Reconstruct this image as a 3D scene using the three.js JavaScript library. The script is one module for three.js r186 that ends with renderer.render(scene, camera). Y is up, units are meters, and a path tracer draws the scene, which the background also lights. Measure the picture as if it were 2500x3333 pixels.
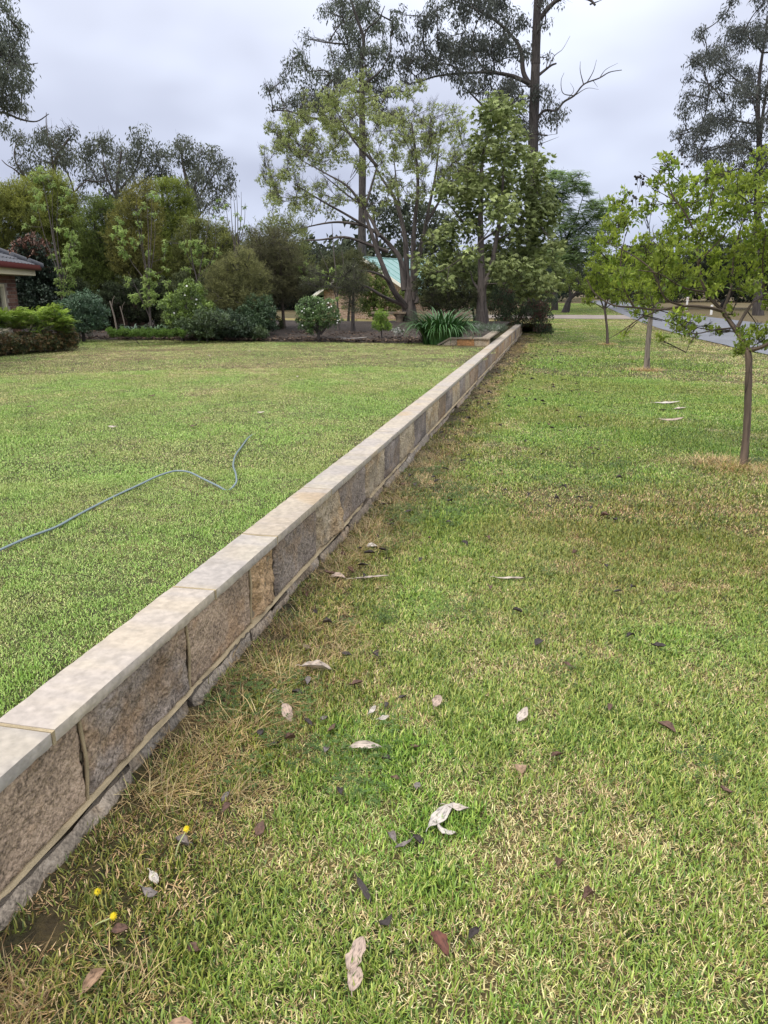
import * as THREE from 'three';
import { RoundedBoxGeometry } from 'three/addons/geometries/RoundedBoxGeometry.js';
import { mergeGeometries } from 'three/addons/utils/BufferGeometryUtils.js';

// ---------------------------------------------------------------- camera, sky, sun, exposure
const scene = new THREE.Scene();
const camera = new THREE.PerspectiveCamera(67.28, 768 / 1024, 0.05, 1500);
camera.position.set(0, 1.6, 0);
camera.rotation.set(-0.28283, 0.21916, 0, 'YXZ');
camera.updateMatrixWorld(true);
camera.updateProjectionMatrix();
const EYE = camera.position.clone();

const renderer = new THREE.WebGLRenderer({ antialias: true });
renderer.toneMapping = THREE.LinearToneMapping;
renderer.toneMappingExposure = 1.12;
renderer.shadowMap.enabled = true;

// ---------------------------------------------------------------- numbers
let seed = 7;
function rnd() { seed = (seed + 0x6d2b79f5) | 0; let t = Math.imul(seed ^ (seed >>> 15), 1 | seed); t = (t + Math.imul(t ^ (t >>> 7), 61 | t)) ^ t; return ((t ^ (t >>> 14)) >>> 0) / 4294967296; }
const rr = (a, b) => a + (b - a) * rnd();
const gauss = () => (rnd() + rnd() + rnd() + rnd() - 2) * 0.87;
const clamp = (x, a = 0, b = 1) => Math.min(b, Math.max(a, x));
const sstep = (a, b, x) => { const t = clamp((x - a) / (b - a)); return t * t * (3 - 2 * t); };
const mix = (a, b, t) => a + (b - a) * t;
const mix3 = (a, b, t) => [mix(a[0], b[0], t), mix(a[1], b[1], t), mix(a[2], b[2], t)];
const hash = (x, y, s) => { let h = Math.imul(x | 0, 374761393) ^ Math.imul(y | 0, 668265263) ^ Math.imul(s | 0, 1442695041); h = Math.imul(h ^ (h >>> 13), 1274126177); return ((h ^ (h >>> 16)) >>> 0) / 4294967296; };
function vn(x, y, s = 0, per = 0) {                      // value noise, -1..1, period per (0: none)
  const ix = Math.floor(x), iy = Math.floor(y), fx = x - ix, fy = y - iy, u = fx * fx * (3 - 2 * fx), v = fy * fy * (3 - 2 * fy);
  const w = (k) => (per ? ((k % per) + per) % per : k);
  const a = hash(w(ix), w(iy), s), b = hash(w(ix + 1), w(iy), s), c = hash(w(ix), w(iy + 1), s), d = hash(w(ix + 1), w(iy + 1), s);
  return (a + (b - a) * u + (c - a) * v + (a - b - c + d) * u * v) * 2 - 1;
}
function fbm(x, y, o = 4, s = 0, per = 0) { let t = 0, a = 0.5; for (let i = 0; i < o; i++) { t += a * vn(x, y, s + i * 17, per); x *= 2; y *= 2; per *= 2; a *= 0.5; } return t; }
const V3 = (x, y, z) => new THREE.Vector3(x, y, z);

// ---------------------------------------------------------------- overcast sky (brighter overhead, thin moving cloud)
{
  const W = 1024, H = 512, data = new Float32Array(W * H * 4);
  for (let j = 0; j < H; j++) {
    const up = ((j + 0.5) / H - 0.5) * Math.PI, y = Math.sin(up), yy = Math.max(y, 0);
    for (let i = 0; i < W; i++) {
      const az = ((i + 0.5) / W - 0.5) * 2 * Math.PI, cx = Math.cos(az) * Math.cos(up), cz = Math.sin(az) * Math.cos(up);
      const k = 1 / (yy + 0.22);
      const c = fbm(cx * k * 1.15 + 3.1, cz * k * 1.15 + 7.7, 5, 5), d = fbm(cx * k * 3.1 + 1.7, cz * k * 3.1 + 2.3, 4, 9);
      const cloud = clamp(0.5 + 1.0 * c + 0.4 * d);
      const L = (0.6) * (1 + 2.3 * yy) * (0.8 + 0.34 * cloud);
      const t = clamp(yy * 1.5);
      const col = mix3(mix3([0.775, 0.86, 1.14], [0.87, 0.965, 1.19], cloud), [0.98, 1.0, 1.06], t);
      const o = (j * W + i) * 4;
      for (let q = 0; q < 3; q++) data[o + q] = L * col[q];
      data[o + 3] = 1;
    }
  }
  const t = new THREE.DataTexture(data, W, H, THREE.RGBAFormat, THREE.FloatType);
  t.mapping = THREE.EquirectangularReflectionMapping; t.magFilter = THREE.LinearFilter; t.needsUpdate = true;
  scene.background = t; scene.environment = t;
}
const sun = new THREE.DirectionalLight(new THREE.Color().setRGB(1, 0.94, 0.84), 1.5);
sun.name = 'sun';
sun.position.set(-30, 62, 34); sun.target.position.set(-2, 0, -12);
sun.castShadow = true; sun.shadow.radius = 28; sun.shadow.mapSize.set(2048, 2048);
Object.assign(sun.shadow.camera, { left: -60, right: 60, top: 60, bottom: -60, near: 1, far: 200 });
scene.add(sun, sun.target);

// ---------------------------------------------------------------- names and labels
const used = {};
function numbered(name) { const n = used[name] = (used[name] ?? -1) + 1; return n ? name + '_' + String(n).padStart(3, '0') : name; }
function tag(o, label, category, group) { o.userData.label = label; o.userData.category = category; if (group) o.userData.group = group; return o; }
function thing(name, label, category, pos = [0, 0, 0], turn = 0, group) { const g = new THREE.Group(); g.name = numbered(name); g.position.set(...pos); g.rotation.y = turn; scene.add(g); return tag(g, label, category, group); }
function mesh(name, geo, mat, parent) { const m = new THREE.Mesh(geo, mat); m.name = parent ? name : numbered(name); m.castShadow = m.receiveShadow = true; (parent ?? scene).add(m); return m; }
function struct(name, geo, mat, label) { const m = mesh(name, geo, mat); m.userData.kind = 'structure'; if (label) m.userData.label = label; return m; }

// ---------------------------------------------------------------- geometry collector
class GB {
  constructor() { this.p = []; this.c = []; this.u = []; this.i = []; this.hasC = false; }
  v(x, y, z, c, u = 0, w = 0) { this.p.push(x, y, z); this.u.push(u, w); if (c) this.hasC = true; this.c.push(...(c ?? [1, 1, 1])); return this.p.length / 3 - 1; }
  t(a, b, c) { this.i.push(a, b, c); }
  q(a, b, c, d) { this.i.push(a, b, c, a, c, d); }
  tube(path, radii, sides = 6, col, cap = true) {          // path: Vector3[], radii: number[]
    const n = path.length, T = V3(), N = V3(), Bn = V3(); let prev = null, len = 0;
    for (let k = 0; k < n; k++) {
      T.subVectors(path[Math.min(k + 1, n - 1)], path[Math.max(k - 1, 0)]).normalize();
      if (!prev) { N.set(Math.abs(T.x) > 0.8 ? 0 : 1, 0, Math.abs(T.x) > 0.8 ? 1 : 0); } else N.copy(prev);
      N.addScaledVector(T, -N.dot(T)).normalize(); prev = N.clone(); Bn.crossVectors(T, N);
      if (k) len += path[k].distanceTo(path[k - 1]);
      for (let s = 0; s <= sides; s++) {
        const a = s / sides * Math.PI * 2, r = radii[k], cx = Math.cos(a) * r, sx = Math.sin(a) * r;
        this.v(path[k].x + N.x * cx + Bn.x * sx, path[k].y + N.y * cx + Bn.y * sx, path[k].z + N.z * cx + Bn.z * sx, col, s / sides * Math.max(0.3, radii[0] * 6), len);
      }
    }
    const b = this.p.length / 3 - n * (sides + 1), w = sides + 1;
    for (let k = 0; k < n - 1; k++) for (let s = 0; s < sides; s++) this.q(b + k * w + s, b + k * w + s + 1, b + (k + 1) * w + s + 1, b + (k + 1) * w + s);
    if (cap && radii[n - 1] > 0.004) { const e = path[n - 1], c = this.v(e.x, e.y, e.z, col); for (let s = 0; s < sides; s++) this.t(b + (n - 1) * w + s, b + (n - 1) * w + s + 1, c); }
  }
  geo(normals = true) {
    const g = new THREE.BufferGeometry();
    g.setAttribute('position', new THREE.Float32BufferAttribute(this.p, 3));
    g.setAttribute('uv', new THREE.Float32BufferAttribute(this.u, 2));
    if (this.hasC) g.setAttribute('color', new THREE.Float32BufferAttribute(this.c, 3));
    g.setIndex(this.i);
    if (normals) g.computeVertexNormals();
    return g;
  }
}
function curve(pts, n) { const c = new THREE.CatmullRomCurve3(pts, false, 'centripetal'); return c.getPoints(n); }
function limbTube(gb, pts, r0, r1, sides, seg, wob = 0, col) {
  const path = curve(pts, seg);
  const radii = path.map((_, i) => mix(r0, r1, Math.pow(i / seg, 0.8)) * (1 + wob * vn(i * 0.9, r0 * 99, 3)));
  gb.tube(path, radii, sides, col);
  return path;
}
function boxUV(g, s = 1, off = 0) {                     // uv in metres by the face's main direction
  g = g.index ? g.toNonIndexed() : g; if (!g.attributes.normal) g.computeVertexNormals();
  const p = g.attributes.position, n = g.attributes.normal, uv = [];
  for (let i = 0; i < p.count; i++) {
    const k = i - i % 3, ax = Math.abs(n.getX(k) + n.getX(k + 1) + n.getX(k + 2)), ay = Math.abs(n.getY(k) + n.getY(k + 1) + n.getY(k + 2)), az = Math.abs(n.getZ(k) + n.getZ(k + 1) + n.getZ(k + 2));
    const [x, y, z] = [p.getX(i), p.getY(i), p.getZ(i)];
    if (ay >= ax && ay >= az) uv.push(x * s + off, z * s + off); else if (ax >= az) uv.push(z * s + off, y * s + off * 1.7); else uv.push(x * s + off, y * s + off * 1.7);
  }
  g.setAttribute('uv', new THREE.Float32BufferAttribute(uv, 2)); return g;
}
function paint(g, col, noise = 0, s = 0) { const n = g.attributes.position.count, c = new Float32Array(n * 3); for (let i = 0; i < n; i++) { const k = 1 + noise * (hash(i, s, 3) - 0.5); c[i * 3] = col[0] * k; c[i * 3 + 1] = col[1] * k; c[i * 3 + 2] = col[2] * k; } g.setAttribute('color', new THREE.BufferAttribute(c, 3)); return g; }
const rbox = (w, h, d, r = 0.005, seg = 1) => new RoundedBoxGeometry(w, h, d, seg, Math.min(r, w / 2.1, h / 2.1, d / 2.1));

// ---------------------------------------------------------------- textures
const enc = (l) => { l = clamp(l); return Math.round(255 * (l <= 0.0031308 ? 12.92 * l : 1.055 * Math.pow(l, 1 / 2.4) - 0.055)); };
function tex(size, fn, color = true, h = size) {
  const d = new Uint8Array(size * h * 4);
  for (let j = 0; j < h; j++) for (let i = 0; i < size; i++) {
    const r = fn(i / size, j / h), o = (j * size + i) * 4, a = Array.isArray(r) ? r : [r, r, r];
    for (let k = 0; k < 3; k++) d[o + k] = color ? enc(a[k]) : Math.round(255 * clamp(a[k]));
    d[o + 3] = 255;
  }
  const t = new THREE.DataTexture(d, size, h); t.wrapS = t.wrapT = THREE.RepeatWrapping; t.magFilter = THREE.LinearFilter; t.minFilter = THREE.LinearMipmapLinearFilter;
  if (color) t.colorSpace = THREE.SRGBColorSpace; t.needsUpdate = true; return t;
}
const rep = (t, x, y = x) => { const c = t.clone(); c.repeat.set(x, y); c.needsUpdate = true; return c; };
const std = (o) => new THREE.MeshStandardMaterial({ roughness: 0.9, ...o });
const rgb = (r, g, b) => new THREE.Color().setRGB(r, g, b);

const tGrain = tex(512, (u, v) => 0.62 + 0.26 * fbm(u * 16, v * 16, 5, 2, 16) + 0.22 * (hash(u * 512, v * 512, 4) - 0.5));
const tGrainB = tex(512, (u, v) => 0.5 + 0.5 * fbm(u * 16, v * 16, 6, 2, 16) + 0.25 * (hash(u * 512, v * 512, 4) - 0.5), false);
const tBark = tex(512, (u, v) => { const a = fbm(u * 18, v * 3, 5, 21, 6 * 3), f = Math.abs(fbm(u * 12 + 0, v * 2, 4, 31, 2 * 6)); return clamp(0.72 + 0.5 * a - 0.35 * sstep(0.12, 0.0, f)); });
const tBarkB = tex(512, (u, v) => { const a = fbm(u * 18, v * 3, 5, 21, 18), f = Math.abs(fbm(u * 12, v * 2, 4, 31, 12)); return clamp(0.45 + 0.6 * a + 0.5 * f); }, false);
const tCap = tex(1024, (u, v) => {                       // sawn sandstone: cream grey, lilac bands, ochre blooms
  const n = fbm(u * 5, v * 5, 5, 41, 5), m = fbm(u * 3 + 0.3, v * 9, 4, 43, 3 * 3), g = fbm(u * 60, v * 60, 3, 47, 60), o = sstep(0.22, 0.5, fbm(u * 4, v * 4, 4, 53, 4)), dk = sstep(0.2, 0.5, fbm(u * 22, v * 22, 3, 57, 22));
  let c = mix3([0.43, 0.365, 0.285], [0.40, 0.35, 0.305], sstep(-0.3, 0.4, m)); c = mix3(c, [0.48, 0.415, 0.325], sstep(0, 0.6, n));
  c = mix3(c, [0.42, 0.29, 0.15], o * 0.5); c = mix3(c, [0.3, 0.28, 0.25], dk * 0.14);
  const k = 0.98 + 0.28 * g; return [c[0] * k, c[1] * k, c[2] * k];
});
const tCapB = tex(512, (u, v) => 0.5 + 0.5 * fbm(u * 40, v * 40, 4, 61, 40), false);
const tStone = tex(1024, (u, v) => {                     // quarry faced sandstone grain
  const n = fbm(u * 7, v * 7, 6, 71, 7), g = fbm(u * 70, v * 70, 3, 73, 70), st = fbm(u * 3, v * 14, 4, 77, 42);
  const h2 = fbm(u * 150, v * 150, 2, 74, 150), k = clamp(0.74 + 0.2 * n + 0.5 * g + 0.4 * h2 + 0.12 * st, 0.2, 1.25); const w = sstep(0.1, 0.5, fbm(u * 6, v * 6, 3, 79, 6));
  return [k * 0.98, k * mix(0.95, 0.86, w), k * mix(0.92, 0.72, w)];
});
const tStoneB = tex(1024, (u, v) => clamp(0.5 + 0.3 * fbm(u * 12, v * 12, 4, 83, 12) + 0.5 * fbm(u * 60, v * 60, 3, 85, 60)), false);
const tSoil = tex(1024, (u, v) => {                      // thatch and soil that shows between blades
  const n = fbm(u * 12, v * 12, 5, 91, 12), f = fbm(u * 90, v * 40, 3, 93, 360), f2 = fbm(u * 40, v * 90, 3, 95, 360);
  const k = clamp(0.55 + 0.5 * n + 0.6 * Math.max(f, f2)); return mix3([0.12, 0.1, 0.065], [0.9, 0.8, 0.55], k);
});
const tAsphalt = tex(512, (u, v) => 0.75 + 0.25 * fbm(u * 90, v * 90, 2, 101, 90) + 0.2 * fbm(u * 5, v * 5, 4, 103, 5));

const M = {
  cap: std({ map: tCap, bumpMap: rep(tCapB, 2), bumpScale: 0.003, roughness: 0.85, vertexColors: true }),
  stone: std({ map: tStone, bumpMap: tStoneB, bumpScale: 0.01, roughness: 0.95, vertexColors: true }),
  mortar: std({ color: rgb(0.66, 0.52, 0.31), map: tGrain, bumpMap: tGrainB, bumpScale: 0.004 }),
  mortarGrey: std({ color: rgb(0.36, 0.285, 0.18), map: tGrain }),
  ground: std({ map: tSoil, vertexColors: true, roughness: 1, bumpMap: tGrainB, bumpScale: 0.02 }),
  asphalt: std({ color: rgb(0.2, 0.205, 0.23), map: tAsphalt, roughness: 0.75 }),
  gravel: std({ color: rgb(0.36, 0.3, 0.25), map: tAsphalt, roughness: 1 }),
  mulch: std({ color: rgb(0.085, 0.06, 0.045), map: tGrain, bumpMap: tGrainB, bumpScale: 0.03 }),
  bark: (c) => std({ color: rgb(...c), map: tBark, bumpMap: tBarkB, bumpScale: 0.02 }),
  leaf: (tr = 0.35) => new THREE.MeshPhysicalMaterial({ vertexColors: true, roughness: 0.95, transmission: tr, thickness: 0, specularIntensity: 0.3, side: THREE.DoubleSide }),
  gloss: (r = 0.45) => std({ vertexColors: true, roughness: r, side: THREE.DoubleSide }),
};
const leafM = M.leaf(0.35), leafM2 = M.leaf(0.5), glossM = M.gloss(0.5);
// ---------------------------------------------------------------- ground
const LAWN = 0.38;
const bump = (x, z) => 0.012 * fbm(x * 1.7, z * 1.7, 3, 201) + 0.02 * fbm(x * 0.35, z * 0.35, 2, 203);
const vergeH = (x, z) => bump(x, z) * (z < -58 || x > 7 ? 0.3 : 1) + 0.042 * sstep(-0.8, -1.22, x + 0.1 * fbm(z * 2.3, 1, 2, 207)) * sstep(-29.2, -28.6, z) * sstep(-1.9, -1.5, x);
function lawnH(x, z) {                                    // terrace behind the wall, falling to the verge beyond its end
  const f = sstep(-29.2, -44, z), side = z < -29 ? sstep(-2.6, -0.9, x) * sstep(-29, -31, z) : 0;
  return LAWN * (1 - f) * (1 - side) - 0.02 * Math.max(f, side) + 0.5 * bump(x, z);
}
function vergeTone(x, z) {                                // 0 lush .. 1 dry straw, and a brown share
  const n = 0.3 * fbm(x * 0.45, z * 0.45, 3, 211) + 0.42 * fbm(x * 1.9, z * 1.5, 3, 213) + 1.05 * fbm(x * 11, z * 11, 2, 217);
  let dry = 0.38 + 1.05 * n + 0.1 * sstep(-3.2, -6, z), brown = 0.25 * sstep(-3.4, -5.5, z) * sstep(0.0, 0.35, 0.2 + fbm(x * 1.1, z * 0.9, 3, 225));
  const w = sstep(-0.5, -1.15, x + 0.2 * fbm(x * 2, z * 2, 2, 219)) * (z > -29 ? 1 : 0);
  dry += 0.05 * w; brown += 0.95 * w;
  const a = Math.hypot(x - 0.85, (z + 5.1) * 0.8); brown += 0.9 * sstep(2.0, 0.2, a + 0.5 * fbm(x * 2.2, z * 2.2, 3, 221)); dry += 0.2 * sstep(1.5, 0.2, a);
  const b = Math.hypot(x - 1.7, z + 7.3); dry += 0.3 * sstep(0.9, 0.1, b + 0.7 * fbm(x * 3, z * 3, 2, 223)); brown += 0.5 * sstep(0.7, 0.2, b);
  const c = Math.hypot(x - 1.76, z + 16.6); dry += 0.6 * sstep(0.9, 0.1, c);
  dry += 0.16 * sstep(-8, -20, z) + 0.24 * sstep(-24, -34, z) + 0.32 * sstep(2.2, 3.4, x) * sstep(-9, -15, z) - 0.3 * sstep(2.5, 0.3, Math.hypot((x - 1.2) / 1.4, (z + 13.5) / 3)) - 0.35 * sstep(3, 0.5, Math.hypot((x - 0.5) / 2, (z + 33) / 2));
  return { dry: clamp(dry), brown: clamp(brown) };
}
function lawnTone(x, z) {
  const n = 0.3 * fbm(x * 0.4 + z * 0.1, z * 0.25, 3, 231) + 0.45 * fbm(x * 1.6, z * 1.2, 3, 233) + 0.75 * fbm(x * 6, z * 6, 2, 237);
  const stripe = 0.07 * Math.sin((x * 0.88 - z * 0.48) * 2 * Math.PI / 1.1) * sstep(-4, -9, z);
  const far = 0.32 * sstep(-4, -13, z), d = Math.hypot(x + 7.5, (z + 14.5)), e = 0.2 * sstep(3, 0.5, d);
  return { dry: clamp(0.36 + 0.62 * n + stripe + far + e), brown: clamp(0.1 * sstep(0.1, 0.45, fbm(x * 1.1 + 5, z * 1.1, 3, 239))) };
}
const C_LUSH = [0.17, 0.24, 0.06], C_GREEN = [0.24, 0.28, 0.09], C_DRY = [0.56, 0.46, 0.25], C_BROWN = [0.2, 0.13, 0.07];
const groundCol = (t, k) => { let c = mix3(mix3(C_LUSH, C_GREEN, clamp(t.dry * 2)), C_DRY, sstep(0.3, 1, t.dry)); c = mix3(c, C_BROWN, t.brown * 0.55); return c.map((q) => q * k); };
function sheet(xs, zs, height, tone, k) {
  const gb = new GB();
  for (const z of zs) for (const x of xs) gb.v(x, height(x, z), z, groundCol(tone(x, z), k), x / 1.3, z / 1.3);
  const w = xs.length;
  for (let j = 0; j < zs.length - 1; j++) for (let i = 0; i < w - 1; i++) gb.q(j * w + i, (j + 1) * w + i, (j + 1) * w + i + 1, j * w + i + 1);
  return gb.geo();
}
const steps = (list) => { const o = []; for (const [a, b, n] of list) for (let i = 0; i < n; i++) o.push(a + (b - a) * i / n); o.push(list[list.length - 1][1]); return o; };
struct('ground', sheet(steps([[-600, -60, 9], [-60, -1.6, 20], [-1.6, -0.7, 34], [-0.7, 6, 54], [6, 40, 40], [40, 600, 9]]), steps([[-1200, -160, 8], [-160, -60, 50], [-60, -12, 120], [-12, 2, 100], [2, 120, 10]]),
  vergeH, vergeTone, 0.34), M.ground, 'mown grass verge with straw patches running along the wall to the road');
struct('lawn', sheet(steps([[-60, -14, 16], [-14, -1.47, 80]]), steps([[-29, -18, 20], [-18, 8, 160]]), lawnH, lawnTone, 0.36), M.ground, 'level mown lawn behind the low sandstone wall');
struct('garden_ground', sheet(steps([[-60, -14, 16], [-14, -0.3, 40]]), steps([[-80, -46, 10], [-46, -29, 40]]), lawnH, lawnTone, 0.95), M.ground, 'grass beyond the garden bed falling towards the driveway');

// road, driveway
{
  const near = [[3.2, -110], [3.84, -74], [3.84, -48], [4.12, -32], [4.9, -22.8], [6.3, -14], [9, -4], [13, 6]], far = [[7.6, -110], [7.4, -74], [7.9, -54], [9.4, -40], [11.6, -26], [13.8, -14], [17, -4], [21, 6]];
  const A = curve(near.map(([x, z]) => V3(x, 0, z)), 70), B = curve(far.map(([x, z]) => V3(x, 0, z)), 70), gb = new GB();
  for (let i = 0; i <= 70; i++) { gb.v(A[i].x + 0.08 * fbm(A[i].z * 1.7, 3, 3, 5), 0.022, A[i].z, null, A[i].x / 3, A[i].z / 3); gb.v((A[i].x + B[i].x) / 2, 0.06, (A[i].z + B[i].z) / 2, null, (A[i].x + B[i].x) / 6, (A[i].z + B[i].z) / 6); gb.v(B[i].x, 0.022, B[i].z, null, B[i].x / 3, B[i].z / 3); }
  for (let i = 0; i < 70; i++) for (const k of [0, 1]) gb.q(i * 3 + k, i * 3 + k + 1, i * 3 + k + 4, i * 3 + k + 3);
  struct('road', gb.geo(), M.asphalt, 'grey sealed road curving away past the young trees');
  const g2 = new GB();
  for (let i = 0; i <= 24; i++) { const x = mix(-9, 3.95, i / 24); g2.v(x, 0.016, -44.5 - 0.06 * x + 0.3 * fbm(x, 1, 2, 8), null, x / 3, 0); g2.v(x, 0.016, -50.5 - 0.2 * x + 0.3 * fbm(x, 5, 2, 8), null, x / 3, 2); }
  for (let i = 0; i < 24; i++) g2.q(i * 2, i * 2 + 2, i * 2 + 3, i * 2 + 1);
  struct('driveway', g2.geo(), M.gravel, 'pale gravel driveway crossing the verge to the road');
}
// garden bed of bark mulch along the far edge of the lawn
const bedFront = (x) => -17.75 + 0.1 * fbm(x * 0.8, 2, 3, 31) - 0.05 * (x + 6) + 0.045 * Math.max(0, -x - 7) * 1;
{
  const gb = new GB(), n = 60, m = 14;
  for (let i = 0; i <= n; i++) { const x = mix(-15, -1.62, i / n); for (let j = 0; j <= m; j++) { const z = bedFront(x) - j * 0.62 * (j < 4 ? 0.6 : 1); gb.v(x, LAWN + (j === 0 ? -0.05 : 0.05 + 0.1 * sstep(0, 6, j) + 0.05 * fbm(x * 2, z * 2, 3, 33)), z, null, x, z); } }
  for (let i = 0; i < n; i++) for (let j = 0; j < m; j++) gb.q(i * (m + 1) + j, (i + 1) * (m + 1) + j, (i + 1) * (m + 1) + j + 1, i * (m + 1) + j + 1);
  struct('garden_bed', gb.geo(), M.mulch, 'dark bark mulch bed along the far edge of the lawn');
  const chip = new THREE.BoxGeometry(1, 0.22, 0.4), im = new THREE.InstancedMesh(chip, std({ roughness: 0.95 }), 5200), o = new THREE.Object3D(), c = new THREE.Color();
  for (let i = 0; i < 5200; i++) {
    const x = rr(-12.5, -1.9), z = bedFront(x) + 0.06 - Math.pow(rnd(), 1.6) * 4.5; o.position.set(x, LAWN + 0.05 + 0.05 * sstep(0, 2, bedFront(x) - z) + 0.02 * rnd(), z); o.rotation.set(gauss() * 0.5, rr(0, 6.3), gauss() * 0.5); o.scale.setScalar(rr(0.03, 0.1)); o.updateMatrix(); im.setMatrixAt(i, o.matrix);
    const k = Math.pow(rnd(), 2); im.setColorAt(i, c.setRGB(0.03 + 0.16 * k, 0.02 + 0.11 * k, 0.015 + 0.075 * k));
  }
  im.name = 'bark_chips'; im.userData.kind = 'stuff'; im.userData.label = 'dark bark chips covering the garden bed'; scene.add(im);
}

// ---------------------------------------------------------------- the long sandstone wall
const WT = 0.42, CT = 0.045, XF = -1.306, XB = -1.5, WEND = -28.84;
function rockFace(len, h, depth, rough, s, fine = 1, slant = 0) {    // local: x along, y up, z out; back at z = 0
  const nx = Math.max(3, Math.round(len / 0.045 * fine)), ny = Math.max(3, Math.round(h / 0.045 * fine)), gb = new GB(), id = [];
  const tilt = rr(-0.4, 0.4) * rough, tilt2 = rr(-0.3, 0.3) * rough, off = s * 7.3;
  for (let j = 0; j <= ny; j++) for (let i = 0; i <= nx; i++) {
    const u = i / nx, v = j / ny, ex = Math.min(u, 1 - u) * len, ey = Math.min(v, 1 - v) * h, e = sstep(0, 0.013, Math.min(ex, ey));
    const x = u * len, y = v * h, rid = Math.abs(fbm(x * 5 + off, y * 5, 3, 301)) * 0.8, st = Math.floor((fbm(x * 3 + off, y * 4 + off, 2, 303) + 0.5) * 4) / 4;
    const z = depth + e * (0.004 + rough * (0.5 * fbm(x * 9 + off, y * 9, 4, 305) + 0.6 * rid + 0.35 * (st - 0.5) + 0.25 * fbm(x * 30, y * 30 + off, 2, 307)) + 0.004 * fbm(x * 42 + off, y * 42, 2, 309) + tilt * (u - 0.5) * 0.05 + tilt2 * (v - 0.5) * 0.05) - (1 - e) * 0.006 + slant * (1 - v);
    const wob = 0.004 * (1 - e); id.push(gb.v(x + wob * vn(y * 40, s, 4) * (i === 0 || i === nx ? 2 : 0), y + wob * vn(x * 40, s, 5) * (j === 0 || j === ny ? 2 : 0), z, null, x * 1.4 + off, y * 1.4 + off));
  }
  const w = nx + 1;
  for (let j = 0; j < ny; j++) for (let i = 0; i < nx; i++) gb.q(id[j * w + i], id[j * w + i + 1], id[(j + 1) * w + i + 1], id[(j + 1) * w + i]);
  const back = [gb.v(0, 0, 0, null, 0, 0), gb.v(len, 0, 0, null, len, 0), gb.v(len, h, 0, null, len, h), gb.v(0, h, 0, null, 0, h)];
  for (let i = 0; i < nx; i++) { gb.t(id[i + 1], id[i], back[i < nx / 2 ? 0 : 1]); gb.t(id[ny * w + i], id[ny * w + i + 1], back[i < nx / 2 ? 3 : 2]); }
  for (let j = 0; j < ny; j++) { gb.t(id[j * w], id[(j + 1) * w], back[j < ny / 2 ? 0 : 3]); gb.t(id[(j + 1) * w + nx], id[j * w + nx], back[j < ny / 2 ? 1 : 2]); }
  return gb.geo();
}
const TAN = [0.50, 0.375, 0.27], GREY = [0.385, 0.32, 0.27], CREAM = [0.60, 0.50, 0.36], PURP = [0.35, 0.3, 0.27], WARM = [0.55, 0.38, 0.22], BROWN = [0.40, 0.30, 0.21];
const wall = thing('sandstone_wall', 'long low retaining wall of rough sandstone blocks under a pale sawn stone cap', 'wall', [XF, 0, 0]);
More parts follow.
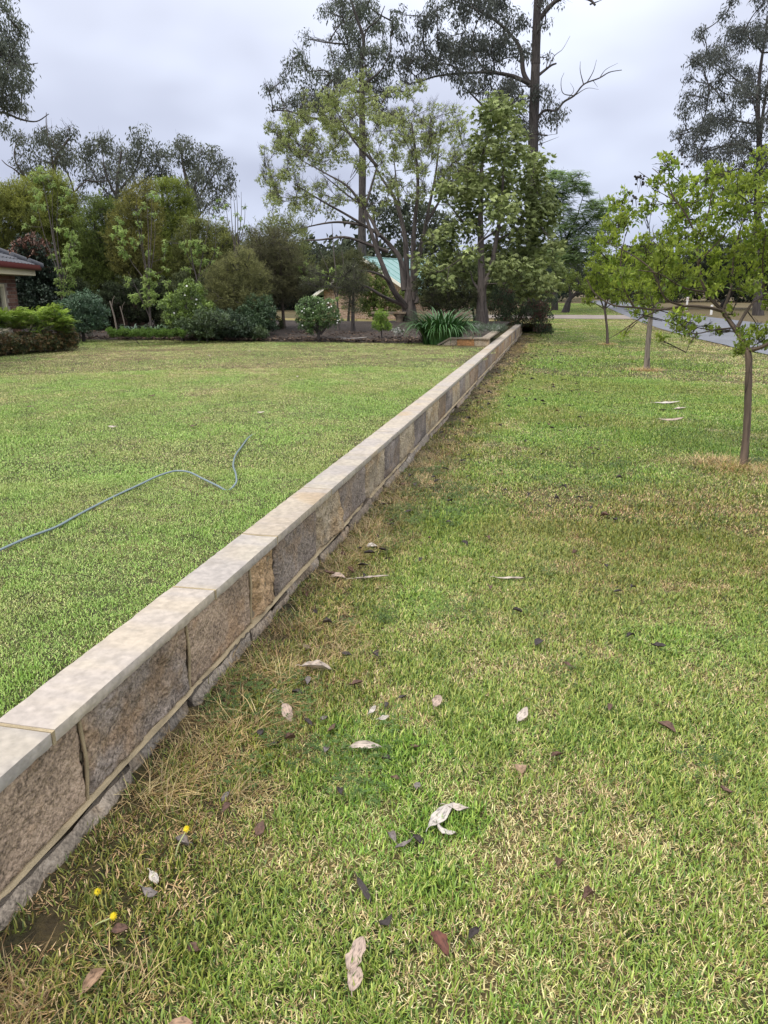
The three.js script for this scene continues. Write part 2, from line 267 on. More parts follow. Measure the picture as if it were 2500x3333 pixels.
{
  const face = XF - 0.034, put = (name, g, m, x, y, z, ry = 0) => { const o = mesh(name, g, m, wall); o.position.set(x - XF, y, z); o.rotation.y = ry; return o; };
  const body = boxUV(new THREE.BoxGeometry(0.13, 0.6, 31.4)); put('wall_core', body, M.mortarGrey, face - 0.062, WT - CT - 0.304, WEND + 15.73);
  // cap stones
  const cj = [2.5, 1.45, 0.42, -0.56, -1.64, -2.71, -3.44, -4.4, -5.44, -6.4, -7.6, -8.65, -9.7]; while (cj[cj.length - 1] > WEND + 1.3) cj.push(cj[cj.length - 1] - rr(0.95, 1.12)); cj.push(WEND);
  for (let i = 0; i < cj.length - 1; i++) {
    const len = cj[i] - cj[i + 1], gap = i < 7 ? 0.009 : 0.004, g = new THREE.BoxGeometry(XF - XB, CT, len - gap, 10, 3, Math.max(6, Math.round(len * (i < 10 ? 40 : 10))));
    const p = g.attributes.position, hx = (XF - XB) / 2, hy = CT / 2, hz = (len - gap) / 2;
    for (let q = 0; q < p.count; q++) {                    // eased arris, slightly worn
      let x = p.getX(q), y = p.getY(q), z = p.getZ(q); const ox = Math.abs(x) > hx - 1e-4, oy = Math.abs(y) > hy - 1e-4, oz = Math.abs(z) > hz - 1e-4, zz = z + cj[i];
      const ch = 0.0025 + 0.0025 * Math.max(0, vn(zz * 23, x * 5, 6)) + 0.004 * Math.max(0, vn(zz * 60, 2, 7) - 0.5);
      if ((ox && oy) || (oy && oz) || (ox && oz)) { if (ox) x -= Math.sign(x) * ch; if (oy) y -= Math.sign(y) * ch; if (oz) z -= Math.sign(z) * ch; }
      if (ox) x += 0.0012 * vn(zz * 9, y * 30, 8); if (oy) y += 0.0008 * vn(zz * 8, x * 14, 9);
      p.setXYZ(q, x, y, z);
    }
    g.computeVertexNormals();
    const k = rr(0.9, 1.06), w = rr(-0.03, 0.04), tint = [k * (1 + w), k, k * (1 - w * 1.2)];
    put('cap_stone', paint(boxUV(g, 0.75, i * 0.37), tint, 0, i), M.cap, XF - hx, WT - hy + (i < 14 ? rr(-0.0015, 0.0015) : 0), (cj[i] + cj[i + 1]) / 2);
    if (i && i < 8) put('mortar_joint', boxUV(new THREE.BoxGeometry(XF - XB - 0.004, CT - 0.004, gap + 0.003)), M.mortar, XF - hx - (i < 6 ? -0.0005 : 0.002), WT - hy - (i < 6 ? 0.0012 : 0.003), cj[i]);
  }
  // face stones
  const st = [[2.4, 1.3, TAN, .5], [1.3, 0.35, GREY, 1], [0.35, -0.75, BROWN, .6], [-0.75, -1.78, TAN, .45], [-1.78, -2.47, GREY, 1.1], [-2.47, -3.1, TAN, .35], [-3.1, -3.42, WARM, 2.2], [-3.42, -4.12, GREY, .5], [-4.12, -4.61, CREAM, 1.9], [-4.61, -5.34, GREY, 1.2], [-5.34, -5.99, CREAM, 1], [-5.99, -6.61, PURP, .6], [-6.61, -7.31, CREAM, 1], [-7.31, -8, PURP, .5], [-8, -8.88, CREAM, 1], [-8.88, -9.5, BROWN, .9], [-9.5, -10.1, PURP, 1], [-10.1, -10.83, CREAM, 1.1], [-10.83, -11.51, PURP, .8], [-11.51, -12.1, CREAM, 1], [-12.1, -12.79, TAN, .8], [-12.79, -13.4, BROWN, .6], [-13.4, -14.04, PURP, .8], [-14.04, -14.7, GREY, .8], [-14.7, -15.36, BROWN, .9]];
  for (let z = -15.36, k = 0; z > WEND + 0.5; k++) { const e = Math.max(WEND + 0.01, z - rr(0.5, 0.95)); st.push([z, e, [CREAM, GREY, PURP, TAN, WARM, BROWN][Math.floor(rnd() * 6)], rr(.6, 1.2)]); z = e; }
  const Y0 = 0.092, H = WT - CT - Y0 - 0.002;
  st.forEach(([a, b, c, r], i) => {
    const gap = i < 9 ? 0.014 : 0.01, g = rockFace(a - b - gap, H, 0.014, 0.03 * r, i + 1, a > -4.2 ? 3.4 : a > -8 ? 1.8 : a > -14 ? 1 : 0.6), k = rr(0.92, 1.08);
    const col = c.map((q) => q * k), n = g.attributes.position.count, cc = new Float32Array(n * 3), p = g.attributes.position, big = r > 0.9;
    for (let q = 0; q < n; q++) { const m = fbm(p.getX(q) * 4 + i * 3, p.getY(q) * 4, 3, 311), o = big ? sstep(0.05, 0.35, fbm(p.getX(q) * 5 + i, p.getY(q) * 7, 3, 313)) * 0.28 : 0, e = 1 + 0.45 * m; const f = mix3(col, [0.42, 0.27, 0.12], o); cc.set(f.map((w) => w * e), q * 3); }
    g.setAttribute('color', new THREE.BufferAttribute(cc, 3));
    put('wall_stone', g, M.stone, face, Y0, a - gap / 2, Math.PI / 2);
  });
  // mortar: proud pointing on the near joints, flush further on
  for (const z of [-0.75, -1.78, -2.47, -3.1]) { const gb = new GB(), pts = []; for (let i = 0; i <= 8; i++) pts.push(V3(0.004 * Math.sin(i * 0.8 + z), Y0 - 0.004 + (H + 0.003) * i / 8, z + 0.004 * fbm(i * 0.9, z, 2, 12) + (i < 2 ? 0.004 : 0))); gb.tube(pts, pts.map((_, i) => 0.0065 + 0.001 * vn(i * 1.3, z, 4)), 6); put('mortar_joint', gb.geo(), M.mortar, face + 0.0165, 0, 0); }
  { const gb = new GB(), n = 330; for (let i = 0; i <= n; i++) { const z = mix(2.4, WEND, Math.pow(i / n, 1.3)), o = 0.006 * fbm(z * 6, 1, 3, 14), broke = 0; gb.v(face + 0.002 - XF, Y0 + 0.004, z, null, z, 0); gb.v(face + 0.024 + o - XF - broke, Y0 + 0.002 - broke, z, null, z, 0.05); gb.v(face + 0.03 + o - XF - broke, Y0 - 0.006, z, null, z, 0.1); }
    for (let i = 0; i < n; i++) for (const k of [0, 1]) gb.q(i * 3 + k, i * 3 + k + 1, i * 3 + k + 4, i * 3 + k + 3); put('mortar_bed', gb.geo(), M.mortar, XF, 0, 0); }
  // rough footing stones under the mortar bed
  let z = 2.3; const breaks = [1.2, 0.3, -0.6, -1.3, -1.98, -2.42, -3.02, -3.55, -4.1, -4.75, -5.4, -5.85]; let k = 0;
  while (z > WEND + 0.4) {
    const e = k < breaks.length ? breaks[k] : Math.max(WEND + 0.02, z - rr(0.45, 1.0)), len = z - e - 0.015, near = z > -8, back = k % 3 === 2 ? -0.012 : 0.006;
    const g = rockFace(len, 0.2, 0.036 + back, 0.03, 400 + k, near ? 1.7 : 0.7, 0.03), c = mix3([0.5, 0.44, 0.36], [0.52, 0.42, 0.31], rnd()).map(((k) => (q) => q * k)(rr(0.75, 1))), n = g.attributes.position.count, cc = new Float32Array(n * 3), p = g.attributes.position;
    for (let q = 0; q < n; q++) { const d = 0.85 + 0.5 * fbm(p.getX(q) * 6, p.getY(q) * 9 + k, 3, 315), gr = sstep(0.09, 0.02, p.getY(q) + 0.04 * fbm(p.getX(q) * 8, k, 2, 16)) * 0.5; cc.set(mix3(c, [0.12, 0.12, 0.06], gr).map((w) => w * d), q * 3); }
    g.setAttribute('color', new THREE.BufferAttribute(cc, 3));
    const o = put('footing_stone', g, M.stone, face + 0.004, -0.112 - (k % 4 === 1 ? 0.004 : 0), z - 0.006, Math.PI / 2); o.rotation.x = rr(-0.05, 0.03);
    z = e; k++;
  }
}
// low raked garden wall at the corner of the bed
{
  const w = thing('garden_wall', 'short low sandstone garden wall with a raked end beside the strap-leaf clump', 'wall', [-2.0, LAWN, -17.4]);
  const add = (n, g, m, x, y, z, ry = 0, rz = 0) => { const o = mesh(n, g, m, w); o.position.set(x, y, z); o.rotation.set(0, ry, rz); return o; };
  const dir = Math.atan2(-0.0, 1), caps = [[-0.36, 0.12], [0.14, 0.5]];
  let i = 0; for (const [a, b] of caps) add('cap_stone', paint(boxUV(rbox(b - a - 0.005, 0.035, 0.2, 0.004), 0.8, i++), [0.8, 0.76, 0.7]), M.cap, (a + b) / 2, 0.157, -0.1, dir);
  add('cap_stone', paint(boxUV(rbox(0.34, 0.034, 0.2, 0.004), 0.8, 3), [0.8, 0.76, 0.7]), M.cap, -0.5, 0.085, -0.1, 0, 0.51);
  add('cap_stone', paint(boxUV(rbox(0.18, 0.036, 2.6, 0.004), 0.8, 4), [0.72, 0.68, 0.62]), M.cap, 0.41, 0.165, -1.55);
  add('wall_core', boxUV(new THREE.BoxGeometry(0.86, 0.4, 0.14)), M.mortarGrey, 0.07, -0.064, -0.12);
  const cs = [[-0.36, -0.04, CREAM], [-0.03, 0.3, [0.62, 0.33, 0.14]], [0.31, 0.49, CREAM]]; cs[1][0] = -0.22; cs[0][1] = -0.23; cs[1][1] = 0.16; cs[2][0] = 0.17;
  for (const [a, b, c] of cs) { const g = paint(rockFace(b - a, 0.2, 0.012, 0.02, 50 + a * 10, 0.9), c, 0.2); add('wall_stone', g, M.stone, a, -0.063, -0.05); }
  { const g = paint(boxUV(new THREE.CylinderGeometry(0.001, 0.2, 0.17, 4)), CREAM); const gb = new GB(); const a = gb.v(-0.37, -0.06, 0.0, null, 0, 0), b = gb.v(-0.37, 0.135, 0.0, null, 0, .2), c = gb.v(-0.66, -0.06, 0, null, .3, 0), a2 = gb.v(-0.37, -0.06, -0.18), b2 = gb.v(-0.37, 0.135, -0.18), c2 = gb.v(-0.66, -0.06, -0.18); gb.t(c, a, b); gb.t(c2, b2, a2); gb.q(a, a2, b2, b); gb.q(c, b, b2, c2); add('wall_stone', paint(gb.geo(), CREAM), M.stone, 0, 0, -0.03); }
}
// ---------------------------------------------------------------- grass
const inView = (() => { const v = new THREE.Vector3(); return (x, y, z, m = 0.9) => { v.set(x, y, z).applyMatrix4(camera.matrixWorldInverse); const d = -v.z; if (d < 0.2) return false; const ty = Math.tan(33.64 * Math.PI / 180), tx = ty * 0.75; return Math.abs(v.x) < d * tx + m && Math.abs(v.y) < d * ty + m; }; })();
camera.matrixWorldInverse.copy(camera.matrixWorld).invert();
function blade(gb, x, z, az, tilt, len, wid, col, curl) { // two bent segments
  const dx = Math.cos(az), dz = Math.sin(az), px = -dz, pz = dx, s1 = Math.sin(tilt), c1 = Math.cos(tilt), t2 = Math.min(1.75, tilt + curl), s2 = Math.sin(t2), c2 = Math.cos(t2), h = len * 0.55, w = wid / 2, y0 = -0.004;
  const mx = x + dx * s1 * h, my = y0 + c1 * h, mz = z + dz * s1 * h, ex = mx + dx * s2 * (len - h), ey = Math.max(0.002, my + c2 * (len - h)), ez = mz + dz * s2 * (len - h), d = [col[0] * 0.78, col[1] * 0.72, col[2] * 0.72];  // d: foot of the blade dimmed, shade between blades painted into the colour
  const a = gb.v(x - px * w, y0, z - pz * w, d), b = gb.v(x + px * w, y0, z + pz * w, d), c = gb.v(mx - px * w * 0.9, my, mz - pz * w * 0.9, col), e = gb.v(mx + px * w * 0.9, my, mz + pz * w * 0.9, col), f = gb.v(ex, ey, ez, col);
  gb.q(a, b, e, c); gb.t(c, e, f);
}
const STRAW = [[0.8, 0.66, 0.38], [0.68, 0.53, 0.29], [0.88, 0.77, 0.5], [0.44, 0.3, 0.15]], GRN = [[0.21, 0.315, 0.052], [0.28, 0.39, 0.075], [0.1, 0.175, 0.036], [0.42, 0.47, 0.12]], LSTRAW = [[0.52, 0.48, 0.25], [0.46, 0.42, 0.2], [0.6, 0.55, 0.31], [0.4, 0.34, 0.16]], LGRN = [[0.2, 0.29, 0.07], [0.26, 0.34, 0.095], [0.16, 0.24, 0.055], [0.32, 0.38, 0.13]];
const pick = (l) => l[Math.floor(rnd() * l.length)];
function patch(R, n, len, wid, dry, long = 0, straw = STRAW, green = GRN) {
  const gb = new GB();
  for (let i = 0; i < n; i++) {
    const r = R * Math.sqrt(rnd()), a = rr(0, 6.283), isDry = rnd() < dry, k = rr(0.75, 1.25), c = pick(isDry ? straw : green).map((q) => q * k);
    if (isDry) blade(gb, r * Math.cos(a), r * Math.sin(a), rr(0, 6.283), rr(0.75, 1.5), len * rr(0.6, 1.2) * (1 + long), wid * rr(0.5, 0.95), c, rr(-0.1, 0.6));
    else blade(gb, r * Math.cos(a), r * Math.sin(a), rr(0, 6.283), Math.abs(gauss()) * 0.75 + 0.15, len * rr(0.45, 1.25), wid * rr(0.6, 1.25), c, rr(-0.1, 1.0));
  }
  return gb.geo();
}
function cloverPatch(R, n, s) {
  const gb = new GB();
  for (let i = 0; i < n; i++) {
    const r = R * Math.sqrt(rnd()), a = rr(0, 6.283), x = r * Math.cos(a), z = r * Math.sin(a), y = rr(0.008, 0.028), k = rr(0.7, 1.2), c = [0.11 * k, 0.18 * k, 0.05 * k], a0 = rr(0, 6.283);
    for (let l = 0; l < 3; l++) { const b = a0 + l * 2.094, q = s * rr(0.8, 1.2), ca = Math.cos(b), sa = Math.sin(b), t = rr(-0.2, 0.35) * q; const o = gb.v(x, y, z, c), p = gb.v(x + ca * q * 0.7 - sa * q * 0.45, y + t, z + sa * q * 0.7 + ca * q * 0.45, c), e = gb.v(x + ca * q, y + t * 0.6, z + sa * q, c), w = gb.v(x + ca * q * 0.7 + sa * q * 0.45, y + t, z + sa * q * 0.7 - ca * q * 0.45, c); gb.t(o, p, e); gb.t(o, e, w); }
  }
  return gb.geo();
}
const LEVELS = [0.05, 0.28, 0.55, 0.85];
const grassM = M.gloss(0.48);
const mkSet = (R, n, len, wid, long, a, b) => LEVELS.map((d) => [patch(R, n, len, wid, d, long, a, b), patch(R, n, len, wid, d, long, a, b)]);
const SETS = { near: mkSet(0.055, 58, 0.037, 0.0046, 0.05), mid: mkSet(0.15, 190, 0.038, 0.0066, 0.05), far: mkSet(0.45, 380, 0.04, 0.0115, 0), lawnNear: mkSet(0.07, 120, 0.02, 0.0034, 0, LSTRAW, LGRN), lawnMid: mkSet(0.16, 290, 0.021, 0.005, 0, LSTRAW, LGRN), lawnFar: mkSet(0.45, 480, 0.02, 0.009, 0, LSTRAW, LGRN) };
function layGrass(parent, set, boxes, step, tone, height, yes, sat) {
  const lists = LEVELS.map(() => [[], []]), o = new THREE.Object3D(), c = new THREE.Color();
  for (const [x0, x1, z0, z1] of boxes) for (let x = x0; x < x1; x += step) for (let z = z0; z < z1; z += step) {
    const px = x + rr(-0.5, 0.5) * step, pz = z + rr(-0.5, 0.5) * step; if (!yes(px, pz)) continue;
    const y = height(px, pz); if (!inView(px, y, pz)) continue;
    const t = tone(px, pz), lv = clamp(Math.round(t.dry * 3 + rr(-0.45, 0.45)), 0, 3);
    o.position.set(px, y, pz); o.rotation.set(0, rr(0, 6.283), 0); const s = rr(0.85, 1.15) * (1 - 0.2 * t.dry), hh = s * rr(0.75, 1.2) * (1 + 0.25 * vn(px * 1.1, pz * 1.1, 61)); o.scale.set(s, hh, s); o.updateMatrix();
    const k = rr(0.86, 1.14) * sat[3], lush = sstep(0.3, 0.75, 0.5 + fbm(px * 1.3, pz * 1.3, 3, 241));
    let col = mix3([sat[0], sat[1], sat[2]], [sat[0] * 0.86, sat[1] * 1.06, sat[2] * 0.8], lush); col = mix3(col, [0.72, 0.47, 0.4], t.brown * 0.65);
    lists[lv][rnd() < 0.5 ? 0 : 1].push([o.matrix.clone(), c.clone().setRGB(col[0] * k, col[1] * k, col[2] * k)]);
  }
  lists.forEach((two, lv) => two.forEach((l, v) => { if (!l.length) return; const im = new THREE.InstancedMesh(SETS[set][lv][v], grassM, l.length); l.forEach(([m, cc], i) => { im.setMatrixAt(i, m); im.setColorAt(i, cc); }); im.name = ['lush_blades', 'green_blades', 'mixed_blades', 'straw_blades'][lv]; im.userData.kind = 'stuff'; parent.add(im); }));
}
const gDist = (x, z) => Math.hypot(x, z);
const stuffGroup = (name, label) => { const g = new THREE.Group(); g.name = numbered(name); g.userData.kind = 'stuff'; g.userData.label = label; scene.add(g); return g; };
const roadSide = (x, z) => x < (z > -14 ? 6.2 : z > -23 ? mix(6.3, 4.85, (-14 - z) / 9) : z > -32 ? mix(4.85, 4.08, (-23 - z) / 9) : 3.82) - 0.05;
const vergeGrass = stuffGroup('verge_grass', 'patchy green and straw mown grass of the verge right of the wall');
const vOK = (x, z) => roadSide(x, z) && (z < WEND || x > XF + 0.03 + 0.55 * Math.pow(hash(x * 400, z * 400, 77), 2.2)) && !(z < -44.2 && z > -51);
const vH = (x, z) => vergeH(x, z) - 0.003, VS = [1.02, 1.0, 0.88, 0.97];
layGrass(vergeGrass, 'near', [[-1.28, 3.4, -5.6, -0.6]], 0.037, vergeTone, vH, (x, z) => vOK(x, z) && gDist(x, z) < 5.4, VS);
layGrass(vergeGrass, 'mid', [[-1.26, 7, -15.5, -2]], 0.11, vergeTone, vH, (x, z) => vOK(x, z) && gDist(x, z) >= 5.2 && gDist(x, z) < 15, VS);
layGrass(vergeGrass, 'far', [[-1.1, 6, -44, -10]], 0.36, vergeTone, vH, (x, z) => vOK(x, z) && gDist(x, z) >= 14.7, VS);
layGrass(vergeGrass, 'far', [[-3, 4, -90, -51]], 0.5, (x, z) => ({ dry: clamp(vergeTone(x, z).dry * 0.6), brown: 0 }), vH, vOK, VS);
const lawnGrass = stuffGroup('lawn_grass', 'short even green mown grass of the lawn left of the wall');
const lOK = (x, z) => x < XB - 0.012 && z > bedFront(x) + 0.04 && !(z < -17.1 && x > -2.7) && !(x < -9.75 + (z + 14.3) * -0.32 && z > -14.6), LS = [1.14, 1.06, 0.98, 1.26];
layGrass(lawnGrass, 'lawnNear', [[-4.5, XB, -6, -1]], 0.056, lawnTone, lawnH, (x, z) => lOK(x, z) && gDist(x, z) < 5.4, LS);
layGrass(lawnGrass, 'lawnMid', [[-9, XB, -14, -2]], 0.12, lawnTone, lawnH, (x, z) => lOK(x, z) && gDist(x, z) >= 5.2 && gDist(x, z) < 12.5, LS);
layGrass(lawnGrass, 'lawnFar', [[-13, XB, -18, -8]], 0.34, lawnTone, lawnH, (x, z) => lOK(x, z) && gDist(x, z) >= 12.2, LS);
{ // rank dead grass left by the mower along the wall foot and round the young trunks, and clover near the wall
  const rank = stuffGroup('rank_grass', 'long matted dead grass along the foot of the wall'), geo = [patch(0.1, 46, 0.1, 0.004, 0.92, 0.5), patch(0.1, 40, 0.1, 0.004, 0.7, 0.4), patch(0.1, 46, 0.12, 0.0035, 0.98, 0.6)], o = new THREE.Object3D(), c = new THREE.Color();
  const L = [[], [], []];
  const put = (x, z, s, col, v) => { o.position.set(x, vH(x, z) + 0.004, z); o.rotation.set(0, rr(0, 6.283), 0); o.scale.set(s, s * rr(0.5, 1), s); o.updateMatrix(); L[v].push([o.matrix.clone(), c.clone().setRGB(...col)]); };
  for (let z = -0.8; z > WEND; z -= 0.014 * Math.max(1, -z / 6)) { const d = rr(0, 1) * rr(0, 1); if (fbm(z * 1.2, 3, 3, 251) + 0.34 < rr(0, 0.45)) continue; put(XF + 0.07 + d * 0.5, z, rr(0.45, 0.9), mix3([0.8, 0.74, 0.55], [0.26, 0.2, 0.15], rnd()), Math.floor(rnd() * 3)); }
  for (const [tx, tz, r, n] of [[1.735, -7.54, 0.28, 50], [1.76, -16.6, 0.28, 40], [1.39, -24.0, 0.25, 40]]) for (let i = 0; i < n; i++) { const a = rr(0, 6.28), d = r * Math.pow(rnd(), 0.7); put(tx + d * Math.cos(a) * 1.2 - (tz > -8 ? 0.12 : 0), tz + d * Math.sin(a), rr(0.6, 1.1), mix3([1, 0.95, 0.75], [0.75, 0.5, 0.36], rnd()), Math.floor(rnd() * 3)); }
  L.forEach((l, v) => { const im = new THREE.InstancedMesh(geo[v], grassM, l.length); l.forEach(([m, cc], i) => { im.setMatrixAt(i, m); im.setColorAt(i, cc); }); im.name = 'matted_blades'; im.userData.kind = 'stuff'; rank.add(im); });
  const cg = [cloverPatch(0.09, 46, 0.007), cloverPatch(0.09, 34, 0.009)], N = [[], []];
  for (let i = 0; i < 2600; i++) { const x = rr(-1.2, 2.6), z = rr(-9, -0.9); if (!inView(x, 0, z)) continue; const w = sstep(-0.1, -1.1, x), k = fbm(x * 1.7, z * 1.7, 3, 261) + 0.5 * w; if (k < 0.3 + 0.4 * rnd()) continue; o.position.set(x, vH(x, z) + 0.012, z); o.rotation.set(0, rr(0, 6.28), 0); o.scale.setScalar(rr(0.8, 1.3)); o.updateMatrix(); const q = rr(0.7, 1.2); N[i % 2].push([o.matrix.clone(), c.clone().setRGB(q, q, q * (x > 0 ? 1.1 : 1))]); }
  const cl = stuffGroup('clover', 'low dark clover spreading through the verge grass near the wall');
  N.forEach((l, v) => { const im = new THREE.InstancedMesh(cg[v], leafM, l.length); l.forEach(([m, cc], i) => { im.setMatrixAt(i, m); im.setColorAt(i, cc); }); im.name = 'clover_leaves'; im.userData.kind = 'stuff'; cl.add(im); });
}

// ---------------------------------------------------------------- foliage clumps (unit radius, vertex-coloured leaves)
const UP = V3(0, 1, 0);
function leaf(gb, o, dir, nor, len, wid, col, fold = 0.25, bend = 0.2) {
  const d = dir.clone().normalize(), s = V3().crossVectors(d, nor).normalize(), n = V3().crossVectors(s, d).normalize();
  const P = (t, w, h) => gb.v(o.x + d.x * len * t + s.x * w + n.x * h, o.y + d.y * len * t + s.y * w + n.y * h, o.z + d.z * len * t + s.z * w + n.z * h, col);
  const w = wid / 2, b = -bend * len; const A = P(0, 0, 0), L = P(0.42, -w, fold * w + b * 0.2), R = P(0.42, w, fold * w + b * 0.2), C = P(0.45, 0, b * 0.2), T = P(1, 0, b);
  gb.t(A, C, L); gb.t(A, R, C); gb.t(L, C, T); gb.t(C, R, T);
}
const dirRnd = (up = 0) => { const v = V3(gauss(), gauss() + up, gauss()); return v.lengthSq() < 1e-6 ? V3(0, 1, 0) : v.normalize(); };
const shade = (c, a) => { const k = 1 + rr(-a, a); return c.map((q) => q * k); };
const CL = {
  gum(n) { const gb = new GB(); for (let i = 0; i < n; i++) { const o = dirRnd().multiplyScalar(Math.pow(rnd(), 0.5) * 0.75), d = V3(gauss() * 0.9, -0.75 + gauss() * 0.5, gauss() * 0.9); leaf(gb, o, d, dirRnd(), rr(0.32, 0.55), rr(0.1, 0.16), shade([1, 1, 1], 0.3), 0.1, rr(-0.15, 0.15)); } return gb.geo(); },
  oval(n, l = 0.5, w = 0.26, up = 0.5) { const gb = new GB(); for (let i = 0; i < n; i++) { const d = dirRnd(up), o = dirRnd().multiplyScalar(rr(0.1, 0.6)); leaf(gb, o, d, dirRnd(1.2), l * rr(0.75, 1.2), w * rr(0.8, 1.2), shade([1, 1, 1], 0.28), 0.35, rr(0, 0.35)); } return gb.geo(); },
  fine(n, l = 0.5, w = 0.07) { const gb = new GB(); for (let s = 0; s < n / 8; s++) { const a = dirRnd(0.55), o = dirRnd().multiplyScalar(0.4); for (let i = 0; i < 8; i++) { const q = o.clone().addScaledVector(a, i * 0.085); leaf(gb, q, a.clone().multiplyScalar(0.8).add(dirRnd().multiplyScalar(0.8)), dirRnd(), l * rr(0.5, 0.9), w, shade([1, 1, 1], 0.3), 0, 0.1); } } return gb.geo(); },
  lobed(n) { const gb = new GB(); for (let i = 0; i < n; i++) { const o = dirRnd().multiplyScalar(rr(0.15, 0.7)), d = V3(gauss(), -0.25 + gauss() * 0.5, gauss()).normalize(), nn = dirRnd(1.6), c = shade([1, 1, 1], 0.25), s = V3().crossVectors(d, nn).normalize(), q = o.clone().addScaledVector(d, 0.1); for (const k of [-0.75, -0.38, 0, 0.38, 0.75]) leaf(gb, q, d.clone().addScaledVector(s, k * 1.5), nn, (0.62 - 0.22 * Math.abs(k)) * rr(0.9, 1.1), 0.2, c, 0.1, 0.22); } return gb.geo(); },
  tuft(n, l = 0.6) { const gb = new GB(); for (let i = 0; i < n; i++) { const d = V3(gauss() * 0.9, 0.35 - rnd() * 1.1, gauss() * 0.9).normalize(); leaf(gb, V3(gauss() * 0.15, gauss() * 0.12, gauss() * 0.15), d, dirRnd(1), l * rr(0.7, 1.25), 0.24, shade([1, 1, 1], 0.25), 0.2, rr(0.1, 0.5)); } return gb.geo(); },
  feather(n) { const gb = new GB(); for (let i = 0; i < n; i++) { const d = V3(gauss(), gauss() * 0.25 - 0.1, gauss()).normalize(), o = V3(gauss() * 0.3, gauss() * 0.12, gauss() * 0.3), s = V3().crossVectors(d, UP).normalize(), c = shade([1, 1, 1], 0.25); for (let k = 1; k < 7; k++) for (const e of [-1, 1]) leaf(gb, o.clone().addScaledVector(d, k * 0.11), s.clone().multiplyScalar(e).addScaledVector(d, 0.5), UP, 0.2, 0.1, c, 0, 0.2); } return gb.geo(); },
  frond(n) { const gb = new GB(); for (let i = 0; i < n; i++) { const d = V3(gauss(), rr(0.1, 0.8), gauss()).normalize(), s = V3().crossVectors(d, UP).normalize(), c = shade([1, 1, 1], 0.25), pts = []; for (let k = 0; k < 8; k++) { const t = k / 7; pts.push(d.clone().multiplyScalar(t * 0.95).add(V3(0, -0.35 * t * t, 0))); } for (let k = 1; k < 8; k++) for (const e of [-1, 1]) leaf(gb, pts[k], s.clone().multiplyScalar(e).addScaledVector(d, 0.6), UP, 0.3 * (1.1 - k / 9), 0.09, c, 0, 0.1); } return gb.geo(); },
};
const two = (f) => [f(), f(), f()];
const GEO = { gum: two(() => CL.gum(20)), oval: two(() => CL.oval(14)), small: two(() => CL.oval(18, 0.4, 0.2)), fine: two(() => CL.fine(40)), fineDroop: two(() => CL.fine(48, 0.6, 0.045)), lobed: two(() => CL.lobed(7)), tuft: two(() => CL.tuft(9)), feather: two(() => CL.feather(6)), frond: two(() => CL.frond(5)), myrtle: two(() => CL.oval(10, 0.62, 0.36, 0.35)) };

let COPIES = 0;
// crown: lobes [x, y, r] or [x, y, r, z] filled with clumps; o: geo, size, cover, color(fn), depth, squash, shell
function crown(parent, lobes, o, name = 'crown') {
  const lists = GEO[o.geo].map(() => []), ob = new THREE.Object3D(), c = new THREE.Color();
  for (const [x, y, r, z] of lobes) {
    const n = Math.max(3, Math.round(3 * o.cover * r * r / (o.size * o.size))), tone = 1 + rr(-0.16, 0.16);
    for (let i = 0; i < n; i++) {
      const d = dirRnd().multiplyScalar(r * mix(Math.cbrt(rnd()), rr(0.75, 1.06), o.shell ?? 0.4)); d.y *= o.squash ?? 0.8; if (rnd() < (o.sprig ?? 0.06)) { d.multiplyScalar(rr(1.1, 1.45)); d.y += r * 0.15 * rnd(); }
      ob.position.set(x + d.x, y + d.y, z + d.z); if (ob.position.y < 0.04) ob.position.y = 0.04 + rnd() * 0.15;
      const up = o.upright ?? 0.35; ob.rotation.set(gauss() * up, rr(0, 6.283), gauss() * up); ob.scale.setScalar(o.size * rr(0.75, 1.25)); ob.updateMatrix();
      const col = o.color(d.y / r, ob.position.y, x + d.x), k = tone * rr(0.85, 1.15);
      lists[Math.floor(rnd() * lists.length)].push([ob.matrix.clone(), c.clone().setRGB(col[0] * k, col[1] * k, col[2] * k)]);
    }
  }
  const box = new THREE.Group(); box.name = name; if (o.kind) box.userData.kind = o.kind; parent.add(box);
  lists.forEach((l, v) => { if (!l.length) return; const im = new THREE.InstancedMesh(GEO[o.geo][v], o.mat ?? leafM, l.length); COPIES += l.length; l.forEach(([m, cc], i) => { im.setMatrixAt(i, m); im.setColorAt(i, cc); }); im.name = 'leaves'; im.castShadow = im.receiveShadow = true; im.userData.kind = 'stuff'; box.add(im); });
}
const BARK = { dark: M.bark([0.085, 0.072, 0.066]), grey: M.bark([0.17, 0.14, 0.125]), brown: M.bark([0.13, 0.1, 0.08]), red: M.bark([0.15, 0.085, 0.06]), pale: M.bark([0.27, 0.225, 0.18]) };
